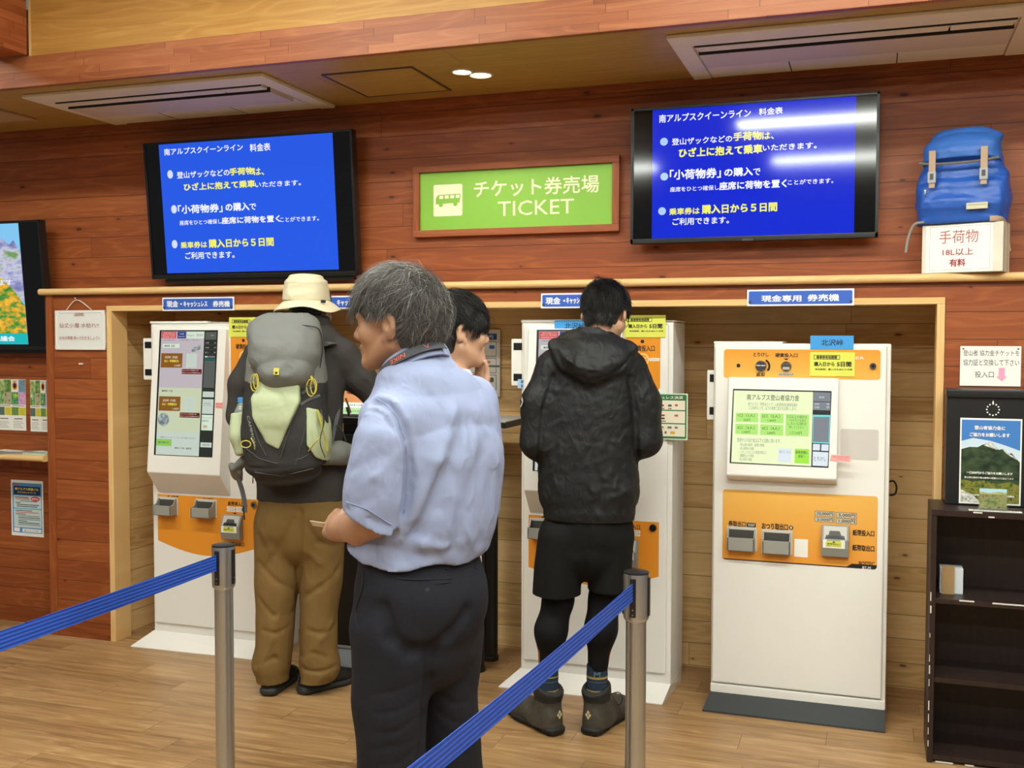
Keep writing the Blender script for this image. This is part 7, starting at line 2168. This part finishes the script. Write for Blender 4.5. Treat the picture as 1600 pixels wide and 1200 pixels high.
for q, r_, d_ in ((((405, 880), (430, 908), (460, 922)), .010, .009), (((458, 812), (442, 850), (415, 885)), .012, .008), (((478, 818), (498, 848), (532, 852)), .012, .009), (((474, 935), (500, 918), (530, 885)), .010, .010), (((404, 935), (428, 962), (458, 955)), .010, .008), (((405, 1040), (425, 1000), (434, 965)), .012, -.009),
          (((472, 1045), (500, 1050), (526, 1040)), .008, .012), (((476, 1035), (500, 1000), (518, 975)), .012, -.009), (((400, 1040), (428, 1028), (456, 1040)), .009, .010), (((480, 862), (500, 880), (528, 905)), .010, -.007), (((408, 830), (425, 860), (440, 905)), .012, -.007), (((412, 985), (430, 990), (452, 978)), .009, .007), (((482, 985), (505, 990), (525, 975)), .009, .007), (((470, 1025), (490, 1020), (512, 1028)), .008, .008)):
    F.crease([surf(F, C, x, y) for x, y in q], r_ * 1.3, d_ * .62)
F.wrinkle(.0035, 24, 71, dirv=(.5, 0, 1)); F.plane(C(440, 1072, 0), (0, 0, -1)); F.build('trousers', BRN, C.t)
SHN = mat('shoe_black', '#121110', .7); SHS = mat('shoe_sole', '#2c2c2d', .6)
for k, q in enumerate(CL):
    an = q[2] * np.array([1, 1, 0]) + np.array([0, -.0, .09]); fx = np.array([.18, .98, 0]) if k == 0 else np.array([.72, .69, 0]); sd = np.array([fx[1], -fx[0], 0]); hl = an * np.array([1, 1, 0])
    if k: hl = hl + np.array([-.015, -.02, 0])
    F = Field(hl + np.array([-.14, -.12, -.004]), hl + np.array([.28, .30, .16]), .0052)
    F.loft([tuple(hl - fx * .02 + np.array([0, 0, .045])) + (.040, .045), tuple(hl + fx * .05 + np.array([0, 0, .060])) + (.046, .050), tuple(hl + fx * .14 + np.array([0, 0, .045])) + (.048, .036), tuple(hl + fx * .20 + np.array([0, 0, .036])) + (.040, .026)], sd, k=.02); F.loft([tuple(hl + np.array([0, 0, .05])) + (.040, .055), tuple(hl + fx * .005 + np.array([0, 0, .115])) + (.038, .050)], sd, k=.02)
    F.plane((0, 0, .022), (0, 0, -1)); o = F.build('shoe', SHN, C.t)
    F = Field(hl + np.array([-.14, -.12, -.004]), hl + np.array([.28, .30, .06]), .005)
    F.loft([tuple(hl - fx * .030 + np.array([0, 0, .020])) + (.043, .022), tuple(hl + fx * .06 + np.array([0, 0, .017])) + (.046, .018), tuple(hl + fx * .15 + np.array([0, 0, .016])) + (.052, .017), tuple(hl + fx * .205 + np.array([0, 0, .02])) + (.042, .016)], sd, k=.01, p=2.6, endcap=.04); F.plane((0, 0, .0005), (0, 0, -1)); F.build('sole', SHS, o)
hcap = hair_cap(hc, hR, hs, .098, 0, -.070, .008, .006)
hair_obj(C.t, hc, hR, hs, [HB, HB2], [.75, .25], 2500, .03, 24, lambda v: (v[:, 2] < .1) & keepB(v), lift=.2, grav=.3, curl=.3, r0=.0009, base=hcap, segs=4, clump=.2)
# sun hat
HAT = mat('hat_cream', '#ddd2b2', .9, bump=(260, .15), spec=.1, fold=(7, .35))
F = Field(C(478, 470, .02) - np.array([.15, .17, .06]), C(478, 430, .02) + np.array([.15, .17, .08]), .005)
F.loft([tuple(C(478, 433, .0)) + (.070, .080), tuple(C(478, 442, .0)) + (.088, .100), tuple(C(479, 458, .005)) + (.094, .108), tuple(C(480, 478, .01)) + (.099, .114)], rt, k=.012, p=2.4, endcap=.014)
F.crease([C(455, 452, -.1), C(480, 448, -.11), C(500, 455, -.1)], .012, .004); F.crease([C(450, 462, -.1), C(475, 460, -.115)], .010, -.004); F.wrinkle(.003, 36, 81); F.plane(C(480, 471, .0), (0, 0, -1)); hat = F.build('sun_hat', HAT, C.t)
m = MB(); vs = []; fs = []; n = 64; cH = C(480, 470, .01)
prof = [(.0, .0), (.018, -.010), (.034, -.022), (.046, -.034), (.046, -.037), (.030, -.024), (.0, -.006)]
for i in range(n):
    a_ = 2 * math.pi * i / n; wv = .006 * math.sin(3 * a_ + .6) + .004 * math.sin(5 * a_ + 2)
    for e, z in prof: vs.append(cH + np.array([(.097 + e) * math.cos(a_), (.112 + e) * math.sin(a_), z + wv * e / .046 - .010 * (math.cos(a_) ** 2) * e / .046]))
for i in range(n):
    for j in range(7): fs.append((i * 7 + j, i * 7 + (j + 1) % 7, ((i + 1) % n) * 7 + (j + 1) % 7, ((i + 1) % n) * 7 + j))
m.add(vs, fs, HAT, True); m.build('brim', hat)
p_ = C(505, 471, -.085); m = MB(); m.T = frame_T(p_, (.9, .42, 0), (0, 0, 1)); m.box(-.010, .010, -.006, .006, -.002, .004, BLACK, .001, T=m.T); m.build('hat_tag', hat)

# backpack on the hiker's back
o = C.loc; Kp = thing('backpack', 'grey and pale green hiking backpack with yellow cords on the back of the hiker', 'backpack', o, YAW)
GRL = mat('pack_grey', '#737571', .7, bump=(200, .15), fold=(7, .5)); GRD = mat('pack_charcoal', '#2c2a29', .75, bump=(200, .15), fold=(8, .35)); PGR = mat('pack_pale_green', '#b3bd97', .7, fold=(7, .45)); PYL = mat('cord_yellow', '#c9b93a', .6); GRM = mat('pack_webbing', '#55575a', .75)
F = Field((-.34, -.46, .86), (.22, .02, 1.62), .006)
F.loft([tuple(C(448, 530, -.21)) + (.150, .090), tuple(C(447, 600, -.225)) + (.166, .105), tuple(C(446, 680, -.235)) + (.178, .115), tuple(C(447, 718, -.23)) + (.168, .108), tuple(C(451, 738, -.21)) + (.140, .085)], (1, 0, 0), k=.02, p=2.8, endcap=.035)
F.crease([C(470, 600, -.38), C(462, 650, -.39), C(447, 715, -.38)], .008, .007); F.crease([C(480, 640, -.36), C(470, 700, -.38), C(462, 735, -.36)], .008, .006); F.crease([C(398, 660, -.36), C(410, 700, -.38), C(430, 722, -.38)], .010, .005)
F.crease([C(385, 705, -.33), C(405, 718, -.36), C(430, 722, -.37), C(470, 715, -.36), C(505, 700, -.32)], .008, .008); F.wrinkle(.003, 30, 91)
FB = F
body_ = F.build('main_bag', [GRD, GRL], Kp, paint=lambda P: (P[:, 2] > C(447, 612, -.3)[2] + .25 * np.abs(P[:, 0] - C(447, 600, -.3)[0])).astype(int))
F = Field((-.34, -.48, 1.22), (.22, .02, 1.66), .0058)
F.loft([tuple(C(446, 520, -.20)) + (.148, .075), tuple(C(446, 528, -.23)) + (.152, .105), tuple(C(446, 550, -.26)) + (.146, .125), tuple(C(447, 572, -.285)) + (.118, .110), tuple(C(449, 580, -.30)) + (.088, .085)], (1, 0, 0), k=.02, p=2.7)
F.crease([C(400, 530, -.36), C(440, 525, -.4), C(490, 530, -.36)], .012, .004); F.crease([C(420, 575, -.39), C(440, 545, -.41), C(480, 535, -.4)], .016, .006); F.crease([C(445, 580, -.4), C(470, 560, -.41), C(492, 545, -.38)], .014, .006); F.wrinkle(.0035, 26, 95)
FLD = F
lid_ = F.build('lid', GRL, Kp)
m = MB(); zp = [C(x, y, d_) for x, y, d_ in ((394, 512, -.30), (440, 508, -.33), (488, 510, -.31), (501, 520, -.28), (504, 545, -.27), (500, 575, -.28))]; m.tube(zp, .0024, GRD, 6); m.build('zip', lid_)
F = Field((-.30, -.48, 1.0), (.14, -.20, 1.42), .0055)
F.loft([tuple(C(446, 560, -.235)) + (.160, .112), tuple(C(446, 600, -.24)) + (.170, .120), tuple(C(440, 640, -.245)) + (.172, .128), tuple(C(438, 720, -.235)) + (.165, .105)], (1, 0, 0), k=.02, p=2.8)
PG = [(408, 589), (466, 583), (467, 628), (434, 703), (415, 693), (393, 650), (391, 622)]
for i in range(len(PG)):
    a_, b_ = C(*PG[i], -.36), C(*PG[(i + 1) % len(PG)], -.36); e_ = b_ - a_
    F.plane(a_, (-e_[2], 0, e_[0]))
F.crease([C(405, 612, -.4), C(440, 622, -.41), C(464, 600, -.38)], .014, .007); F.crease([C(398, 640, -.39), C(425, 662, -.41), C(455, 635, -.39)], .014, .006); F.crease([C(412, 672, -.39), C(430, 688, -.39), C(444, 668, -.38)], .012, .005); F.crease([C(425, 595, -.4), C(420, 640, -.4)], .012, -.005); F.wrinkle(.003, 30, 99)
F.blur(1); F.build('front_pocket', PGR, Kp)
F = Field((-.36, -.44, .98), (.24, .02, 1.26), .0058); F.loft([tuple(C(a_, b_, c_)) + (d_, e_) for a_, b_, c_, d_, e_ in [(376, 645, -.19, .036, .06), (375, 680, -.20, .040, .072), (380, 704, -.20, .030, .06)]], (1, 0, 0), k=.02, p=2.6, endcap=.02); F.wrinkle(.002, 34, 101); F.plane(C(400, 640, -.2), (-.15, 0, 1)); F.build('side_pocket', PGR, Kp)
F = Field((-.10, -.46, .98), (.24, -.06, 1.30), .0055)
F.loft([tuple(C(447, 600, -.225)) + (.172, .111), tuple(C(446, 680, -.235)) + (.186, .122), tuple(C(447, 735, -.23)) + (.178, .112)], (1, 0, 0), k=.02, p=2.8)
PG = [(480, 636), (497, 640), (511, 668), (518, 704), (510, 724), (494, 714), (482, 694)]
for i in range(len(PG)):
    a_, b_ = C(*PG[i], -.31), C(*PG[(i + 1) % len(PG)], -.31); e_ = b_ - a_
    F.plane(a_, (-e_[2], 0, e_[0]))
F.crease([C(488, 640, -.34), C(492, 700, -.34)], .008, .004); F.wrinkle(.002, 34, 102); F.build('side_pocket', PGR, Kp)
m = MB(); p_ = C(432, 580, -.402); m.T = frame_T(p_, (1, 0, 0), (0, .25, 1)); m.box(-.011, .011, -.016, .012, 0, .004, PYL, .001, T=m.T); m.box(-.005, .005, -.012, -.003, .003, .0048, GRD, T=m.T); m.build('logo_tab', lid_)


def loop(cx, cy, dy, w, h, n=20, tw=.0): return [C(cx, cy, dy) + np.array([w * math.cos(2 * math.pi * i / n), tw * math.cos(2 * math.pi * i / n), h * math.sin(2 * math.pi * i / n)]) for i in range(n + 1)]


for pts_ in ([loop(397, 598, -.36, .016, .034, tw=-.01), loop(400, 596, -.37, .010, .030)], [loop(486, 606, -.35, .018, .034), loop(490, 604, -.355, .012, .030)], [loop(384, 694, -.36, .020, .014), [C(392, 684, -.36), C(397, 694, -.36), C(398, 702, -.35)]], [[C(392, 568, -.30), C(398, 556, -.34), C(400, 565, -.35), C(390, 572, -.32)]]):
    m = MB()
    for q in pts_: m.tube(q, .0022, PYL, 6)
    m.build('cord', Kp)
for q, w_ in (([C(484, 583, -.33), C(488, 592, -.34)], .006), ([C(496, 640, -.33), C(505, 672, -.34), C(511, 705, -.33)], .007), ([C(482, 705, -.35), C(492, 692, -.355), C(500, 682, -.35)], .006)):
    m = MB(); m.tube(q, w_, PYL, 6, ry=.002); m.build('yellow_strap', Kp)
m = MB(); m.tube([C(502, 640, -.33), C(506, 660, -.34), C(500, 690, -.345), C(508, 715, -.34)], .004, BLACK, 6, ry=.002); m.build('black_cord', Kp)
tv, tf, _ = text_geo('CAMMON'); m = MB(); q0, q1 = C(386, 650, -.352), C(397, 697, -.375); dv = q1 - q0; up_ = np.array([.9, -.05, .25])
m.add([q0 + dv * a_ + up_ * b_ * .011 + np.array([0, -.006, 0]) for a_, b_ in tv], tf, mat('pack_lettering', '#8d8f8c', .6)); m.build('lettering', Kp)
SEAMP = mat('pack_seam', '#4a4846', .8); SEAMG = mat('pack_seam_grey', '#54565a', .8)
for q in (((471, 600), (462, 640), (448, 685), (438, 716)), ((482, 640), (474, 682), (462, 726)), ((384, 700), (404, 716), (430, 724), (470, 717), (508, 696)), ((390, 625), (393, 655), (404, 690), (416, 712)), ((398, 738), (440, 744), (490, 732))):
    m = MB(); pq = []
    for i in range(len(q) - 1):
        pq += [surf(FB, C, q[i][0] + (q[i + 1][0] - q[i][0]) * j / 5, q[i][1] + (q[i + 1][1] - q[i][1]) * j / 5) + np.array([0, -.001, 0]) for j in range(5 + (i == len(q) - 2))]
    m.tube(pq, .0022, SEAMP, 5, soft=False); m.build('seam', body_)
for q in (((467, 592), (478, 606), (489, 622)), ((472, 615), (484, 606), (496, 600)), ((470, 632), (484, 624), (500, 618))):
    m = MB(); m.tube([surf(FB, C, *x) + np.array([0, -.002, 0]) for x in q], .006, GRM, 6, ry=.002, up=(0, 1, 0)); m.build('compression_strap', body_)
# shoulder strap, hip belt fins and their webbing
for pts_ in ([C(506, 538, -.16), C(514, 537, -.11), C(520, 541, -.03), C(522, 560, .06)], [C(395, 530, -.16), C(398, 522, -.08), C(402, 535, .03), C(405, 560, .11)]):
    m = MB(); m.tube(pts_, .026, GRM, 8, ry=.008, up=(0, 0, 1)); m.build('shoulder_strap', Kp)
m = MB(); m.tube([C(532, 620, .02), C(528, 645, -.06), C(522, 672, -.13), C(518, 690, -.17)], .009, GRM, 6, ry=.002); m.tube([C(540, 690, -.06), C(534, 672, -.10), C(524, 664, -.13), C(520, 680, -.16)], .004, GRM, 6, ry=.002); m.build('load_strap', Kp)
F = Field((-.42, -.30, .94), (.30, .20, 1.16), .0055); F.loft([tuple(C(508, 712, -.16)) + (.042, .035), tuple(C(528, 708, -.12)) + (.052, .045), tuple(C(548, 710, -.04)) + (.044, .045)], (0, 0, 1), k=.02); F.wrinkle(.002, 40, 7); F.build('hip_belt', GRL, Kp)
F = Field((-.42, -.30, .94), (.30, .20, 1.16), .0055); F.loft([tuple(C(402, 716, -.16)) + (.030, .026), tuple(C(382, 720, -.17)) + (.036, .022), tuple(C(368, 732, -.165)) + (.038, .018), tuple(C(370, 745, -.10)) + (.032, .016)], (.3, -.8, .4), k=.02); F.build('hip_belt', GRL, Kp)
m = MB(); m.tube([C(372, 748, -.15), C(378, 765, -.15), C(383, 790, -.145), C(381, 797, -.145), C(386, 797, -.145)], .010, GRM, 6, ry=.002, up=(0, 1, 0)); m.tube([C(380, 790, -.145), C(382, 812, -.145)], .005, BLACK, 6, ry=.003); m.tube([C(396, 735, -.17), C(395, 755, -.17)], .006, GRM, 6, ry=.002); m.build('hip_webbing', Kp)
# dark tassel or clip hanging at the right hip side strap
m = MB(); m.tube([C(540, 622, -.02), C(545, 636, -.02), C(548, 645, -.02)], .009, mat('clip_olive', '#6b6030', .6), 6, ry=.004); m.tube([C(542, 636, -.025), C(546, 650, -.025)], .006, BLACK, 6); m.build('clip', Kp)
# water bottle in the left side pocket
p_ = C(378, 660, -.21); w_ = np.array(C.loc) + RH * p_[0] + FH * p_[1]; w_[2] = p_[2] - .05
t = thing('water_bottle', 'plastic water bottle with a blue cap in the left side pocket of the backpack', 'bottle', w_, YAW)
BOT = mat('bottle_clear', '#dfe8ea', .1, trans=.8); BCP = mat('bottle_cap_blue', '#3f93d8', .4)
zt_ = C(378, 628, -.21)[2] - w_[2]
m = MB(); m.lathe((0, 0, 0), [(.001, -.06), (.030, -.06), (.031, .0), (.030, zt_ - .04), (.020, zt_ - .015), (.013, zt_)], BOT, 24); m.build('bottle', t)
m = MB(); m.lathe((0, 0, 0), [(.0165, zt_ - .002), (.0165, zt_ + .016), (.014, zt_ + .019), (.001, zt_ + .0195)], BCP, 24); m.build('cap', t)

# ---- young man behind, in profile
D = Who(696, 3.40, 'young person with black hair seen in profile, one hand raised to the chin')
fw = np.array([.74, .67, 0]); rt = np.array([.67, -.74, 0])
hR = rotm((.92, .39, -.04)); hc = D(713, 521, .02); hs = .97
F = Field((-.30, -.30, 0), (.32, .36, 1.78), .0052)
L = add_head(F, hc, hR, hs)
F.loft([tuple(L(0, -.025, -.04)) + (.052, .056), tuple(D(708, 565, .02)) + (.054, .056), tuple(D(698, 590, .01)) + (.085, .07)], rt, k=.025)
F.loft([tuple(D(693, 612, 0)) + (.13, .07), tuple(D(690, 700, 0)) + (.14, .09), tuple(D(688, 820, 0)) + (.13, .085), tuple(D(688, 930, 0)) + (.14, .09)], rt, k=.03)
DL = [(D(672, 950, -.0), D(672, 1130, .0)), (D(700, 950, .02), D(700, 1130, .04))]
for q in DL: F.chain([q[0], q[1], q[1] * np.array([1, 1, 0]) + np.array([0, 0, .08])], [.075, .05, .036], .02)
shr = D(716, 632, -.10); elr = D(756, 712, -.04); wrr = D(750, 620, .065)
F.chain([shr, elr], [.045, .036], .02); F.chain([elr, wrr], [.036, .025], .015)
hand(F, wrr, np.array([.10, -.03, 1.0]), np.array([-.75, -.62, .1]), np.array([-.62, .75, .1]), [.10, .10, .12, .14], .92, spread=.4)
shl = D(668, 632, .13); ell_ = D(660, 740, .18); wrl = D(712, 760, .22); F.chain([shl, ell_, wrl], [.045, .036, .026], .02); hand(F, wrl, (.8, .5, 0), (0, 0, -1), (0, 1, 0), [.3, .3, .35, .4])
lipd = L(0, .1, -.056); F.build('body', [SKIN2, LIP], D.t, paint=lambda P: ((np.linalg.norm((P - lipd) * np.array([1, 1, 1.7]), axis=1) < .017)).astype(int)); eyes(L, D.t)
TEE = mat('tee_white', '#cfd0d4', .85, spec=.15, fold=(7, .4)); F = Field((-.30, -.30, .74), (.30, .34, 1.46), .006)
F.loft([tuple(D(699, 592, .01)) + (.085, .075), tuple(D(694, 612, 0)) + (.150, .085), tuple(D(691, 650, 0)) + (.175, .105), tuple(D(690, 720, 0)) + (.165, .11), tuple(D(688, 820, 0)) + (.16, .11), tuple(D(688, 890, 0)) + (.165, .112)], rt, k=.02)
F.chain([D(716, 632, -.10), D(738, 680, -.08)], [.066, .064], .03); F.chain([D(668, 632, .12), D(663, 690, .155)], [.066, .064], .03); F.wrinkle(.003, 26, 111); F.cap(D(708, 570, .02), D(698, 596, .01), .058, .06, .006, 's'); F.plane(D(688, 880, 0), (0, 0, -1)); F.build('tee_shirt', TEE, D.t)
F = Field((-.26, -.26, .06), (.26, .30, .96), .0065); F.loft([tuple(D(688, 870, 0)) + (.15, .11), tuple(D(687, 950, .01)) + (.16, .12)], rt, k=.02)
for q in DL: F.loft([tuple(q[0]) + (.09, .095), tuple(q[1]) + (.075, .08), tuple(q[1] * np.array([1, 1, 0]) + np.array([0, 0, .05])) + (.07, .075)], (1, 0, 0), k=.02)
F.plane((0, 0, .07), (0, 0, -1)); F.build('trousers', mat('trousers_dark', '#1d1e22', .8), D.t)
for q in DL:
    hl = q[1] * np.array([1, 1, 0]); F = Field(hl - np.array([.1, .1, .004]), hl + np.array([.26, .26, .13]), .006); F.loft([tuple(hl - fw * .02 + np.array([0, 0, .04])) + (.042, .042), tuple(hl + fw * .08 + np.array([0, 0, .045])) + (.046, .044), tuple(hl + fw * .19 + np.array([0, 0, .03])) + (.042, .028)], rt, k=.02); F.cap(hl + np.array([0, 0, .05]), hl + np.array([0, 0, .11]), .042, .04, .02); F.plane((0, 0, .0005), (0, 0, -1)); F.build('shoe', SHN, D.t)
hcap = hair_cap(hc, hR, hs, .102, 0, -.078, .014, .005)
keepD = lambda v: (v[:, 2] > -.80) & ~((v[:, 1] > .62) & (v[:, 2] < .30)) & ~((v[:, 1] > .30) & (v[:, 2] < .0)) & ~((np.abs(v[:, 0]) > .72) & (v[:, 2] < -.10) & (v[:, 1] > -.34)) & ~((v[:, 2] < -.40) & (v[:, 1] > -.40))
hair_obj(D.t, hc, hR, hs, [HB, HB2], [.72, .28], 14000, .078, 34, keepD, lift=.08, grav=.4, curl=.22, r0=.00085, rad=(.085, .108, .100), base=hcap, segs=7, clump=.22, whorl=-.35, stray=.02, nape=2500, nape_z=-.075, nape_len=.35,
         lenf=lambda v: np.where(v[:, 1] > .45, .9, np.where((np.abs(v[:, 0]) > .6) & (v[:, 1] > -.3), .38, np.where(v[:, 2] < -.2, .5, 1.0))))
